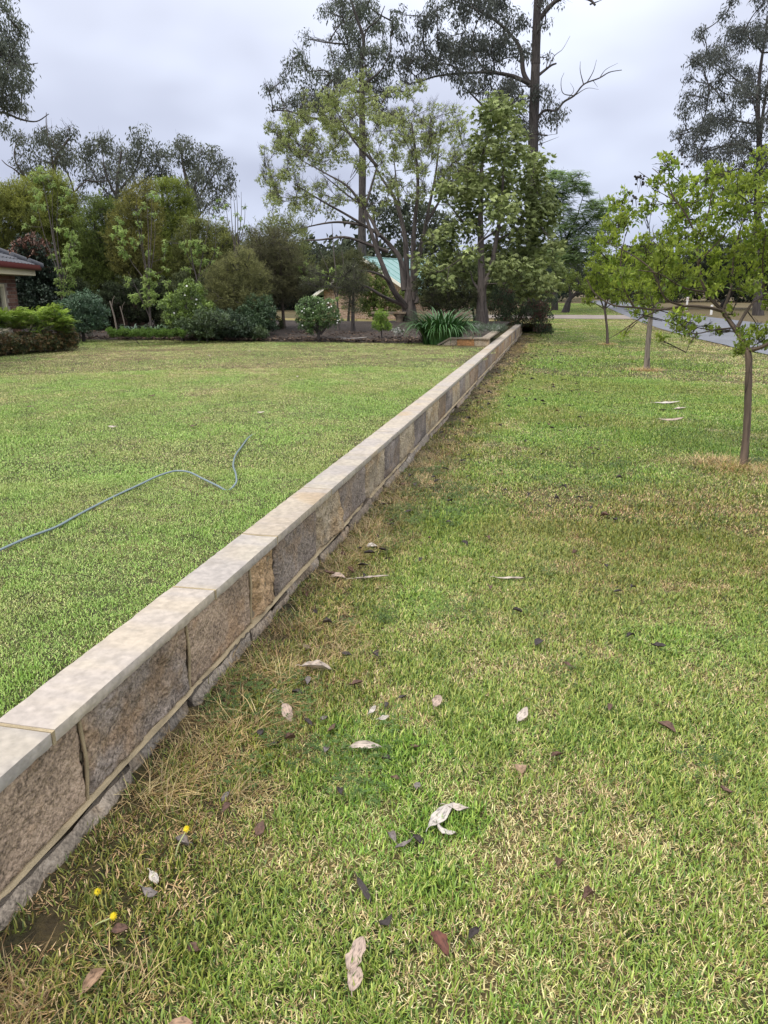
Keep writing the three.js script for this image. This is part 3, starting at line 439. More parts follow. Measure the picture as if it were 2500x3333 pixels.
function plant(d, name, label, category, o) {
  const g = thing(name, label, category, d.at, d.turn, o.group), zs = [];
  const halfW = Math.max(...d.lobes.map((l) => Math.abs(l[0]) + l[2] * 0.6)), cx = d.lobes.reduce((a, l) => a + l[0], 0) / d.lobes.length, dep = (o.depth ?? 0.8) * Math.min(halfW, o.maxDepth ?? 3.5);
  const lobes = []; d.lobes.forEach(([x, y, r], i) => { const m = Math.sqrt(Math.max(0.12, 1 - Math.pow((x - cx) / (halfW + 0.01), 2))) * dep, z = m * (o.double ? rr(0.15, 0.95) : rr(-0.9, 0.9)); r *= (o.lobe ?? 1) * (o.lobeVar ? rr(1 - o.lobeVar, 1 + o.lobeVar) : 1); lobes.push([x, y, r, z]); if (o.double) lobes.push([x + rr(-0.3, 0.3) * r, y + rr(-0.3, 0.1) * r, r, -m * rr(0.1, 0.95)]); });
  // trunk and limbs
  const paths = []; let first = true;
  for (const [r0, r1, ...pp] of d.limbs) {
    const wz = rr(-1, 1) * (o.limbZ ?? 0.25), pts = pp.map(([x, y, z], i) => V3(x, first && i === 0 ? Math.min(y, -0.12) : y, (z ?? (first ? 0 : wz * i / pp.length * dep)) + (first && z === undefined ? 0 : 0)));
    const gb = new GB(), path = limbTube(gb, pts, r0 * (o.thick ?? 1), r1 * (o.thick ?? 1), first ? 12 : r0 > 0.06 ? 8 : 6, Math.max(8, pts.length * 4), 0.08); paths.push(path);
    if (first) { const p = gb.p, fl = o.flare ?? 0.35; for (let i = 0; i < p.length; i += 3) { const t = sstep(0.9 * Math.max(0.3, r0 * 4), 0, p[i + 1]) * fl, a = Math.atan2(p[i + 2] - pts[0].z, p[i] - pts[0].x), k = 1 + t * (0.7 + 0.6 * Math.sin(a * 5 + 1)); p[i] = pts[0].x + (p[i] - pts[0].x) * k; p[i + 2] = pts[0].z + (p[i + 2] - pts[0].z) * k; } }
    mesh(first ? 'trunk' : 'limb', gb.geo(), o.bark ?? BARK.dark, g); first = false;
  }
  // twigs: from the nearest limb point below towards each lobe, then fans inside it
  if (o.twigs !== 0) {
    const gb = new GB(), all = paths.flat(), near = (l) => { let d = 1e9; for (const q of paths.flat()) d = Math.min(d, Math.hypot(q.x - l[0], q.y - l[1], q.z - l[3])); return d; };
    for (const [x, y, r, z] of lobes.map((l) => [near(l), l]).sort((a, b) => a[0] - b[0]).map((q) => q[1])) {
      const c = V3(x, y, z); let best = null, bd = 1e9; for (const q of all) { const dd = q.distanceTo(c) * (q.y > c.y + r * 0.3 ? 1.6 : 1); if (dd < bd) { bd = dd; best = q; } }
      const tr = o.twigR ?? 0.012; let start = best;
      if (bd > r * 0.4) { const m = best.clone().lerp(c, 0.5).add(V3(gauss(), gauss() * 0.6 - (o.sag ?? 0), gauss()).multiplyScalar(bd * 0.1)), e = c.clone().add(V3(gauss(), gauss(), gauss()).multiplyScalar(r * 0.2)); const cp = curve([best, m, e], 6); all.push(...cp.slice(2)); gb.tube(cp, [1, .9, .8, .7, .6, .5, .45].map((k) => tr * k * Math.min(2.2, 0.8 + bd * 0.35)), 5, null, false); start = e; }
      for (let i = 0; i < (o.twigs ?? 4); i++) { const s0 = start.clone().lerp(best, rnd() * 0.7), e = c.clone().addScaledVector(dirRnd(o.twigUp ?? 0.4), r * rr(0.75, 1.25)), m = s0.clone().lerp(e, rr(0.35, 0.6)).addScaledVector(dirRnd(), r * 0.15); gb.tube([s0, m, e], [tr * 0.5, tr * 0.38, tr * 0.18], 4, null, false); if (o.twigs2) for (let k = 0; k < o.twigs2; k++) { const q0 = m.clone().lerp(e, rr(0, 0.8)), q2 = e.clone().addScaledVector(dirRnd(0.3), r * 0.55); gb.tube([q0, q0.clone().lerp(q2, 0.5).addScaledVector(dirRnd(), r * 0.08), q2], [tr * 0.3, tr * 0.22, tr * 0.12], 3, null, false); } }
    }
    if (gb.i.length) { const m = mesh('twigs', gb.geo(), o.twigBark ?? o.bark ?? BARK.dark, g); m.userData.kind = 'stuff'; }
  }
  crown(g, lobes, o, o.crownName ?? (category === 'tree' ? 'crown' : 'foliage'));
  g.userData.lobes = undefined; return { g, lobes };
}
const tone = (a, b, s = 0.35) => (h, y) => { const t = clamp(0.5 + h * 0.5 + gauss() * s); return mix3(a, b, t); };  // lobe tops lighter, undersides darker: light and shade put into leaf colour
// ---------------------------------------------------------------- trees and shrubs
// trees and shrubs: place (x, ground, z), turn towards the path, limbs [radius at foot, at tip, [across, up, out]...], crown lobes [across, up, radius], metres
const D = {
  gumLeftEdge: { at: [-25.39, 0.3, -30.91], turn: 0.688,
    limbs: [[0.3,0.12,[-0.0,2.02],[0.67,6.61],[1.2,9.74],[1.62,11.58]],[0.12,0.03,[0.89,7.88],[1.78,8.58],[2.57,8.4],[3.21,8.39],[3.77,8.76]],[0.1,0.02,[1.2,9.74],[2.39,10.48],[3.01,10.52],[3.53,10.67]],[0.1,0.03,[1.3,10.05],[2.19,10.88],[2.8,11.37]],[0.1,0.03,[0.75,7.25],[1.7,8.88],[2.45,9.44]]],
    lobes: [[2.41,11.68,0.77],[2.3,12.19,0.44],[2.9,11.14,0.46],[2.45,10.97,0.51],[2.4,10.57,0.41],[2.96,10.57,0.18],[2.27,9.55,0.71],[2.75,9.91,0.37],[2.73,9.16,0.37],[1.95,8.9,0.56],[2.22,8.62,0.37],[1.72,11.0,0.88],[1.4,9.46,0.97],[1.31,8.22,0.83],[0.79,10.3,1.1],[0.51,9.07,1.12],[1.41,11.84,0.87],[2.84,11.67,0.33]] },
  gumB1: { at: [-32.12, 0.2, -45.87], turn: 0.611,
    limbs: [[0.28,0.1,[0.0,2.44],[0.69,7.42],[1.02,9.1],[1.46,9.76],[1.89,10.34]],[0.12,0.03,[0.76,7.98],[0.83,9.09],[0.75,9.99],[0.69,11.06],[0.77,11.78]],[0.1,0.03,[-0.93,7.99,-0.5],[-1.42,8.42],[-1.83,8.67],[-2.06,8.92]],[0.14,0.05,[0.52,6.29],[-0.37,7.38],[-0.99,8.26],[-1.33,9.15],[-1.02,10.24]],[0.12,0.05,[1.91,6.06],[1.86,7.38],[1.59,8.39],[1.19,9.02]],[0.09,0.03,[1.94,7.29],[2.47,7.78],[3.18,8.19]]],
    lobes: [[-0.64,10.44,0.42],[-1.13,10.05,0.37],[-0.52,9.91,0.48],[0.72,10.53,0.63],[0.27,10.59,0.48],[1.76,10.87,0.53],[2.07,10.71,0.37],[1.42,10.21,0.64],[0.84,10.0,0.64],[0.85,9.27,1.01],[-0.0,8.95,0.8],[-0.43,8.38,0.75],[1.84,8.96,0.64],[1.48,9.12,0.75],[-1.13,8.53,0.53],[0.47,8.34,0.86],[1.72,9.6,0.43],[-0.96,9.26,0.37]] },
  gumB2: { at: [-30.92, 0.2, -51.42], turn: 0.541,
    limbs: [[0.3,0.1,[0.0,2.55],[0.52,6.98],[0.79,8.83],[1.14,10.36]],[0.14,0.04,[0.6,7.29],[0.14,8.5],[-0.07,9.6],[-0.08,10.49]],[0.14,0.04,[0.7,7.81],[1.86,9.08],[2.37,10.11]],[0.12,0.03,[0.72,7.5],[2.45,8.59],[3.37,9.45],[3.75,10.18]],[0.1,0.03,[0.53,7.19],[-0.5,8.27],[-0.92,9.26]]],
    lobes: [[-0.92,10.25,0.57],[-0.29,10.48,0.57],[-1.27,9.84,0.51],[-0.56,9.78,0.63],[0.31,10.31,0.68],[0.95,10.55,0.68],[1.57,10.58,0.68],[2.22,10.91,0.63],[2.62,10.63,0.68],[2.27,10.21,0.8],[3.24,10.46,0.69],[3.78,10.59,0.57],[4.02,10.19,0.52],[-0.09,9.4,0.69],[0.76,9.64,0.74],[1.46,9.37,0.86],[3.06,9.54,0.8],[3.79,9.37,0.69],[4.09,8.97,0.52],[2.3,9.3,0.57],[-0.93,9.16,0.63],[-1.32,9.34,0.46],[-0.47,8.68,0.58],[0.3,8.0,0.87],[0.85,8.33,0.69],[0.23,7.28,0.7],[1.09,7.51,0.58],[-1.82,7.42,0.46],[-1.43,8.24,0.4],[3.11,8.82,0.69],[2.66,8.5,0.58]] },
  gumB3: { at: [-24.72, 0.2, -50.25], turn: 0.457,
    limbs: [[0.26,0.09,[0.1,2.5],[0.35,7.51],[0.14,8.96],[0.04,10.38]],[0.13,0.04,[0.36,7.02],[1.03,8.51],[1.2,9.67]],[0.13,0.04,[0.3,6.04],[1.61,8.04],[2.39,8.94]],[0.1,0.03,[0.64,5.74],[1.63,6.76],[2.62,7.57]]],
    lobes: [[0.05,10.48,0.42],[-0.18,10.09,0.43],[0.31,9.92,0.59],[0.63,10.22,0.37],[-0.03,9.34,0.59],[0.46,9.16,0.64],[1.11,9.76,0.53],[1.43,9.96,0.37],[1.07,9.18,0.59],[1.7,9.4,0.59],[2.01,9.6,0.37],[2.52,9.43,0.48],[2.7,8.95,0.48],[2.08,8.93,0.64],[2.99,8.57,0.38],[3.24,8.48,0.24],[0.62,8.49,0.86],[1.53,8.33,0.81],[0.96,7.53,0.97],[1.22,6.75,0.87],[2.09,7.36,0.65],[2.65,8.07,0.54],[2.48,6.98,0.54],[0.48,6.54,0.65],[2.83,7.58,0.38]] },
  bottlebrushA: { at: [-16.44, 0.38, -21.42], turn: 0.655,
    limbs: [[0.12,0.036,[-0.0,0.49],[0.29,2.29],[0.56,4.04]]],
    lobes: [[0.19,3.84,0.39],[0.56,4.04,0.34],[0.77,3.96,0.31],[0.07,3.53,0.42],[0.46,3.59,0.47],[0.82,3.6,0.37],[0.19,3.13,0.58],[0.64,3.24,0.47],[0.88,3.02,0.32],[-0.28,3.51,0.63],[-0.28,2.85,0.69],[0.23,2.73,0.48],[0.63,2.78,0.37]] },
  bottlebrushB: { at: [-16.02, 0.38, -22.96], turn: 0.609,
    limbs: [[0.12,0.036,[0.0,0.45],[-0.04,2.47],[-0.07,4.4]]],
    lobes: [[-0.31,4.34,0.24],[-0.07,4.4,0.27],[0.2,4.37,0.32],[0.48,4.38,0.27],[0.64,4.2,0.27],[0.02,3.99,0.49],[0.47,3.86,0.43],[0.75,3.83,0.27],[0.81,3.55,0.27],[0.06,3.52,0.54],[0.51,3.34,0.54],[-0.19,2.99,0.44],[0.22,2.86,0.6],[0.7,2.97,0.44],[0.87,3.21,0.25],[0.03,2.42,0.55],[0.55,2.43,0.5],[0.35,1.94,0.5],[0.7,2.04,0.33]] },
  bottlebrushC: { at: [-14.39, 0.38, -22.84], turn: 0.562,
    limbs: [[0.12,0.036,[-0.0,0.36],[0.07,2.09],[0.14,3.76]]],
    lobes: [[0.14,3.76,0.26],[0.21,3.53,0.37],[-0.03,3.38,0.26],[0.54,3.54,0.31],[0.72,3.4,0.31],[-0.03,2.96,0.47],[0.4,3.02,0.47],[0.67,2.93,0.37],[-0.21,2.54,0.42],[0.25,2.5,0.58],[0.63,2.46,0.42],[-0.12,2.02,0.59],[0.39,1.98,0.59],[-0.31,1.54,0.43],[0.16,1.49,0.54],[0.54,1.49,0.38],[-0.35,1.15,0.32],[0.7,1.15,0.43]] },
  bottlebrushD: { at: [-12.72, 0.38, -22.1], turn: 0.522,
    limbs: [[0.12,0.036,[-0.0,0.4],[0.3,2.26],[0.59,4.06]]],
    lobes: [[0.59,4.06,0.25],[0.34,3.79,0.3],[0.1,3.69,0.25],[-0.05,3.47,0.25],[0.64,3.66,0.3],[0.26,3.39,0.45],[0.66,3.26,0.4],[-0.17,3.11,0.35],[0.08,2.89,0.5],[0.48,2.76,0.5],[-0.35,2.61,0.3],[-0.1,2.39,0.5],[0.34,2.26,0.55],[0.08,1.89,0.5],[0.44,1.76,0.4],[-0.23,1.94,0.4],[-0.49,2.16,0.2]] },
  bottlebrushE: { at: [-13.29, 0.38, -25.78], turn: 0.476,
    limbs: [[0.12,0.036,[0.0,0.28],[-0.08,2.42],[-0.16,4.46]]],
    lobes: [[-0.16,4.46,0.28],[0.15,4.47,0.31],[0.41,4.48,0.28],[0.5,4.18,0.31],[0.07,4.07,0.45],[0.64,3.93,0.28],[0.3,3.72,0.45],[-0.21,3.81,0.34],[0.72,3.62,0.23],[0.61,3.47,0.34],[-0.1,3.3,0.51],[0.38,3.25,0.45],[-0.34,2.93,0.45],[-0.04,2.68,0.63],[-0.39,2.2,0.51],[0.08,2.1,0.63],[-0.44,1.62,0.52],[0.04,1.52,0.52],[0.54,1.79,0.52],[-0.64,1.14,0.41]] },
  bottlebrushF: { at: [-11.29, 0.38, -23.42], turn: 0.449,
    limbs: [[0.12,0.036,[0.0,0.37],[-0.01,1.75],[-0.01,3.1]]],
    lobes: [[-0.01,3.1,0.23],[0.27,3.05,0.28],[0.56,2.92,0.28],[0.9,2.97,0.25],[1.04,2.83,0.2],[-0.13,2.77,0.36],[0.25,2.68,0.41],[0.68,2.59,0.41],[0.97,2.5,0.31],[-0.21,2.35,0.46],[0.27,2.26,0.51],[0.71,2.21,0.41],[-0.14,1.92,0.46],[0.34,1.83,0.46],[-0.36,1.54,0.36],[0.07,1.44,0.41],[1.1,2.22,0.26],[1.12,2.6,0.2]] },
  casuarinaA: { at: [-8.24, 0.48, -18.77], turn: 0.413,
    limbs: [[0.05,0.015,[0.0,0.21],[0.18,1.05],[0.37,1.87]]],
    lobes: [[0.16,1.75,0.2],[0.37,1.87,0.22],[0.56,1.79,0.2],[-0.04,1.56,0.28],[0.27,1.53,0.33],[0.58,1.49,0.33],[0.82,1.41,0.24],[-0.29,1.37,0.24],[0.05,1.18,0.37],[0.41,1.14,0.41],[0.72,1.1,0.33],[-0.38,1.14,0.2],[-0.16,0.91,0.37],[0.23,0.79,0.41],[0.63,0.75,0.37],[0.02,0.52,0.33],[0.41,0.44,0.33],[-0.45,0.64,0.25]] },
  photinia: { at: [-13.93, 0.38, -18.92], turn: 0.635,
    limbs: [[0.07,0.021,[0.0,0.58],[0.11,1.51],[0.21,2.42]]],
    lobes: [[0.01,2.34,0.25],[0.21,2.42,0.21],[0.36,2.31,0.23],[-0.16,2.21,0.21],[0.1,2.1,0.37],[0.4,1.98,0.32],[-0.16,1.89,0.32],[0.17,1.7,0.42],[0.48,1.62,0.37],[-0.09,1.45,0.37],[0.28,1.29,0.42],[0.55,1.24,0.28],[-0.1,1.08,0.38],[0.2,0.95,0.42],[0.52,0.91,0.33],[-0.18,0.75,0.33],[-0.3,1.97,0.28],[-0.39,1.57,0.33],[-0.52,1.16,0.33],[0.7,1.12,0.19]] },
  pearA: { at: [-12.77, 0.43, -18.53], turn: 0.603,
    limbs: [[0.06,0.006,[-0.0,0.47],[0.06,1.19],[-0.02,2.18],[-0.07,3.13],[-0.15,4.06]],[0.035,0.006,[-0.0,0.47],[0.03,1.59],[0.0,2.75],[0.13,3.89]],[0.035,0.006,[-0.0,0.47],[0.1,1.39],[0.07,2.37],[0.2,3.52]],[0.035,0.006,[-0.0,0.47],[0.05,1.27],[-0.22,2.44],[-0.34,3.31]],[0.035,0.006,[-0.0,0.47],[0.1,1.19],[0.3,1.99],[0.43,2.46]],[0.035,0.006,[-0.0,0.47],[0.06,0.99],[0.22,1.59],[0.44,1.91]]],
    lobes: [[-0.28,3.83,0.12],[-0.06,3.84,0.1],[-0.15,4.02,0.08],[-0.35,3.53,0.12],[-0.26,3.39,0.1],[-0.36,3.16,0.11],[-0.22,3.13,0.09],[-0.45,2.85,0.11],[0.07,3.66,0.09],[0.39,3.53,0.1],[0.33,3.37,0.1],[0.46,3.15,0.09],[0.23,3.14,0.07],[0.32,2.57,0.14],[0.42,2.38,0.13],[0.52,2.23,0.11],[0.32,2.14,0.15],[0.45,1.99,0.12],[0.25,1.91,0.15],[-0.01,1.98,0.11],[0.47,1.79,0.12],[0.26,1.63,0.15],[0.06,1.59,0.13],[0.28,1.43,0.13],[0.11,1.27,0.15],[0.34,1.31,0.11],[-0.04,1.35,0.1],[0.05,1.07,0.13],[0.24,1.07,0.09],[-0.09,1.94,0.09],[0.09,2.57,0.08],[0.16,2.84,0.07],[-0.64,2.66,0.08]] },
  pearB: { at: [-10.66, 0.43, -19.24], turn: 0.506,
    limbs: [[0.06,0.006,[-0.0,0.42],[0.02,1.19],[0.12,2.39],[0.16,3.35]],[0.035,0.006,[-0.0,0.42],[-0.08,1.39],[-0.33,1.79],[-0.56,2.3]],[0.035,0.006,[-0.0,0.42],[0.08,1.6],[0.23,2.78],[0.3,3.62]],[0.035,0.006,[-0.0,0.42],[-0.0,1.35],[-0.1,2.58],[-0.09,3.61]],[0.035,0.006,[-0.0,0.42],[0.02,1.39],[-0.04,2.38],[-0.01,3.16]],[0.035,0.006,[-0.0,0.42],[0.05,1.27],[0.28,2.39],[0.31,3.24]],[0.035,0.006,[-0.0,0.42],[-0.17,0.87],[-0.36,1.35],[-0.46,1.59]]],
    lobes: [[-0.55,2.84,0.11],[-0.64,2.64,0.1],[-0.54,2.53,0.12],[-0.7,2.49,0.09],[-0.51,2.34,0.1],[-0.57,2.1,0.13],[-0.47,1.99,0.1],[-0.1,3.04,0.09],[-0.08,2.77,0.1],[0.07,3.2,0.08],[0.33,3.47,0.11],[0.4,3.4,0.08],[0.21,3.51,0.08],[0.37,3.01,0.08],[-0.28,2.38,0.09],[-0.07,2.46,0.09],[0.09,2.07,0.1],[-0.17,2.23,0.1],[0.1,1.6,0.13],[0.21,1.52,0.1],[-0.0,1.35,0.14],[0.15,1.23,0.13],[-0.09,1.23,0.11],[0.01,1.03,0.15],[-0.16,0.99,0.13],[0.17,0.99,0.12],[-0.4,0.95,0.13],[-0.32,0.91,0.1],[-0.09,0.79,0.14],[0.11,0.83,0.11],[0.54,2.16,0.09],[0.48,1.92,0.07],[-0.48,1.43,0.09],[-0.53,1.27,0.07],[0.51,1.68,0.08],[0.5,1.36,0.08],[0.47,1.23,0.07]] },
  pearC: { at: [-9.82, 0.43, -20.25], turn: 0.451,
    limbs: [[0.06,0.006,[0.0,0.39],[0.1,1.19],[-0.02,2.02],[-0.0,2.83]],[0.035,0.006,[0.0,0.39],[0.17,1.61],[0.39,2.44],[0.58,3.44]],[0.035,0.006,[0.0,0.39],[0.09,1.4],[-0.17,2.18],[-0.19,2.51]],[0.035,0.006,[0.0,0.39],[0.15,1.4],[0.57,2.03],[0.68,3.05]]],
    lobes: [[0.0,2.91,0.09],[-0.25,2.31,0.12],[-0.18,2.14,0.1],[0.05,2.35,0.11],[0.21,2.31,0.13],[0.12,2.15,0.12],[0.33,2.19,0.1],[0.02,1.94,0.11],[0.18,1.82,0.12],[0.35,1.9,0.11],[0.52,1.86,0.08],[-0.12,1.69,0.09],[-0.21,1.65,0.08],[0.63,2.23,0.08],[0.21,1.57,0.08],[0.7,2.07,0.08],[-0.66,2.34,0.08],[0.38,1.65,0.07]] },
  pearD: { at: [-8.83, 0.43, -20.7], turn: 0.403,
    limbs: [[0.06,0.006,[-0.0,0.38],[0.06,1.62],[0.16,2.65],[0.18,3.73]],[0.035,0.006,[-0.0,0.38],[0.04,2.03],[0.01,3.05],[0.02,3.85]],[0.035,0.006,[-0.0,0.38],[0.11,2.03],[0.27,3.06],[0.3,3.66]],[0.035,0.006,[-0.0,0.38],[0.09,2.11],[-0.08,2.85],[-0.13,3.45]],[0.035,0.006,[-0.0,0.38],[0.14,2.2],[0.34,2.86],[0.39,3.38]],[0.035,0.006,[-0.0,0.38],[0.07,2.2],[0.11,3.25],[0.08,3.57]]],
    lobes: [[0.25,2.73,0.06],[0.38,2.77,0.05],[0.14,3.09,0.04],[0.22,2.97,0.05],[0.37,3.3,0.04],[-0.19,3.25,0.06],[-0.28,3.01,0.06],[-0.1,3.29,0.05],[-0.4,3.25,0.06],[-0.3,3.45,0.05],[-0.45,3.05,0.06],[0.42,2.65,0.05]] },
  shrubDark: { at: [-11.02, 0.38, -16.69], turn: 0.584,
    limbs: [[0.04,0.012,[0.0,0.19],[0.0,0.57],[0.01,0.95]]],
    lobes: [[0.01,0.95,0.24],[0.22,0.92,0.22],[-0.18,0.77,0.24],[0.09,0.7,0.36],[0.37,0.73,0.22],[-0.25,0.48,0.24],[0.06,0.41,0.32],[0.35,0.44,0.24],[-0.35,0.88,0.14],[0.47,0.59,0.14]] },
  camelliaA: { at: [-8.9, 0.38, -17.46], turn: 0.471,
    limbs: [[0.04,0.012,[0.0,0.25],[0.15,0.75],[0.29,1.24]]],
    lobes: [[0.29,1.24,0.18],[0.43,1.13,0.18],[0.13,1.06,0.2],[-0.13,0.99,0.18],[-0.29,0.88,0.16],[-0.11,0.77,0.24],[0.19,0.76,0.28],[0.49,0.87,0.24],[0.67,0.76,0.2],[-0.23,0.58,0.22],[0.06,0.51,0.24],[0.39,0.5,0.28],[0.69,0.46,0.24],[0.19,0.28,0.2],[0.52,0.24,0.2],[0.87,0.31,0.2],[-0.17,0.4,0.14]] },
  shrubLow: { at: [-7.8, 0.38, -17.65], turn: 0.416,
    limbs: [[0.03,0.009,[-0.0,0.17],[0.09,0.38],[0.17,0.58]]],
    lobes: [[-0.05,0.55,0.19],[0.17,0.58,0.19],[-0.18,0.36,0.19],[0.08,0.32,0.23],[0.39,0.47,0.19],[0.31,0.28,0.2],[0.54,0.36,0.16],[-0.15,0.18,0.12]] },
  shrubMidDark: { at: [-7.22, 0.38, -18.44], turn: 0.373,
    limbs: [[0.04,0.012,[-0.0,0.14],[-0.06,0.52],[-0.12,0.9]]],
    lobes: [[-0.12,0.9,0.22],[0.11,0.87,0.2],[-0.33,0.68,0.24],[-0.02,0.64,0.32],[0.22,0.64,0.18],[-0.15,0.33,0.28],[0.17,0.37,0.2],[-0.34,0.3,0.2]] },
  camelliaWhite: { at: [-5.51, 0.38, -17.77], turn: 0.301,
    limbs: [[0.04,0.012,[-0.0,0.18],[-0.06,0.55],[-0.11,0.92]],[0.03,0.012,[-0.02,0.18],[-0.16,0.41],[-0.34,0.67]],[0.03,0.012,[0.02,0.18],[0.17,0.38],[0.29,0.67]],[0.03,0.012,[-0.0,0.18],[0.03,0.52],[0.07,0.81]]],
    lobes: [[-0.3,0.88,0.14],[-0.11,0.92,0.14],[0.07,0.92,0.14],[0.26,0.85,0.15],[-0.41,0.71,0.14],[-0.19,0.67,0.22],[0.07,0.7,0.22],[0.33,0.67,0.17],[-0.35,0.49,0.17],[-0.09,0.45,0.21],[0.17,0.49,0.21],[0.4,0.52,0.12],[-0.24,0.31,0.11],[-0.46,0.56,0.1]] },
  shrubBright: { at: [-4.13, 0.38, -18.34], turn: 0.222,
    limbs: [[0.02,0.006,[0.0,0.22],[-0.03,0.42],[-0.06,0.62]]],
    lobes: [[-0.06,0.62,0.09],[0.06,0.61,0.09],[-0.09,0.48,0.11],[0.08,0.46,0.11],[0.17,0.37,0.1],[-0.06,0.33,0.13],[0.1,0.31,0.11],[-0.15,0.38,0.08]] },
  thicketA: { at: [-7.44, 0.48, -20.7], turn: 0.345,
    limbs: [[0.05,0.015,[0.0,0.3],[-0.03,1.39],[-0.05,2.46]]],
    lobes: [[-0.26,2.37,0.26],[-0.05,2.46,0.22],[-0.53,2.13,0.3],[0.15,2.13,0.26],[-0.16,1.89,0.35],[-0.55,1.72,0.35],[0.31,1.77,0.3],[-0.04,1.48,0.39],[-0.56,1.31,0.39],[0.47,1.39,0.26],[-0.28,1.02,0.4],[0.2,1.02,0.35],[-0.75,0.98,0.26],[0.65,1.56,0.22],[-0.72,2.45,0.22],[-0.79,1.97,0.3]] },
  thicketB: { at: [-5.38, 0.48, -20.3], turn: 0.259,
    limbs: [[0.06,0.018,[0.0,0.13],[0.03,0.88],[0.06,1.62]]],
    lobes: [[-0.11,1.58,0.17],[0.06,1.62,0.17],[-0.28,1.38,0.21],[-0.03,1.3,0.21],[0.22,1.38,0.19],[-0.16,1.06,0.21],[0.09,1.02,0.21],[-0.03,0.78,0.19],[0.05,0.54,0.15],[-0.28,1.14,0.17],[0.3,1.14,0.17],[-0.94,1.46,0.19],[-0.82,1.18,0.21],[-1.15,1.22,0.19]] },
  pearE: { at: [-5.88, 0.48, -20.68], turn: 0.277,
    limbs: [[0.05,0.01,[-0.0,0.06],[-0.02,1.14],[-0.09,2.12],[-0.12,2.75]],[0.03,0.008,[-0.01,0.73],[-0.23,1.55],[-0.47,2.11]],[0.03,0.008,[-0.01,0.94],[0.16,1.75],[0.12,2.12]]],
    lobes: [[0.03,1.67,0.09],[-0.14,1.59,0.09],[-0.32,1.47,0.11],[-0.78,1.59,0.09],[-0.87,1.39,0.09],[-0.62,1.39,0.1],[-0.06,1.39,0.09],[0.11,1.31,0.09],[-0.24,1.23,0.09],[-0.41,1.14,0.09],[0.14,1.02,0.09],[0.01,0.9,0.08],[-0.53,1.59,0.08],[-0.82,1.75,0.08],[-0.99,1.63,0.08],[0.18,0.61,0.08],[0.11,1.55,0.06]] },
  bigTree: { at: [-4.94, 0.5, -26.04], turn: 0.187,
    limbs: [[0.36,0.2,[0.0,-0.05],[-0.01,0.62],[-0.01,1.13]],[0.2,0.05,[-0.14,0.52,0.1],[-0.51,1.03,0.5],[-0.72,1.48,0.7],[-0.99,2.13,0.8],[-1.19,2.72,0.9],[-1.4,3.45,0.9],[-1.29,3.84,0.9],[-1.03,4.74,0.6]],[0.13,0.03,[-0.3,0.62,0.2],[-0.78,0.82,0.8],[-1.3,1.13,1.2],[-1.73,1.31,1.6]],[0.1,0.025,[-0.56,1.13,0.5],[-0.83,1.46,1.0],[-1.25,1.61,1.3],[-1.78,1.64,1.6]],[0.17,0.03,[-0.17,1.03,0],[-0.31,2.03,-0.2],[-0.62,2.43,-0.3],[-0.98,2.77,-0.2],[-1.5,3.07,0],[-2.02,3.36,0.2],[-2.78,3.75,0.5],[-3.55,4.18,0.8]],[0.2,0.04,[-0.03,0.88,0],[-0.09,1.63,-0.3],[-0.15,2.62,-0.5],[-0.31,3.35,-0.7],[-0.57,4.07,-0.8],[-0.98,4.64,-0.9],[-1.48,5.57,-1]],[0.18,0.04,[0.13,0.72,0],[0.11,2.13,0.1],[0.15,3.11,0.2],[0.24,4.07,0.3],[0.18,5.01,0.3],[0.02,6.02,0.3]],[0.17,0.04,[0.23,0.62,0],[0.17,1.38,-0.2],[0.37,2.38,-0.4],[0.61,3.59,-0.6],[0.8,4.54,-0.8],[0.93,5.56,-0.9]],[0.11,0.025,[-0.7,2.23,0.6],[-1.3,2.43,0.9],[-2.03,2.63,1.2],[-2.81,2.53,1.5],[-3.7,2.53,1.6]],[0.1,0.02,[-0.98,2.72,0],[-1.5,3.6,-0.5],[-2.21,4.17,-0.9],[-2.92,4.74,-1.1]],[0.09,0.02,[-1.4,3.45,0.9],[-1.9,4.08,1.2],[-2.51,4.41,1.4],[-3.27,4.79,1.5]],[0.08,0.02,[-0.31,3.35,-0.7],[-0.47,4.55,-1.2],[-0.58,5.48,-1.5]],[0.09,0.02,[-1.5,3.07,0],[-2.43,3.21,-0.6],[-3.27,3.12,-0.9],[-4.0,2.93,-1]],[0.1,0.02,[0.51,3.11,-0.5],[1.06,4.07,-0.9],[1.39,5.0,-1.2]],[0.09,0.02,[-1.03,4.74,0.6],[-1.79,5.48,1],[-2.18,6.12,1.2]]],
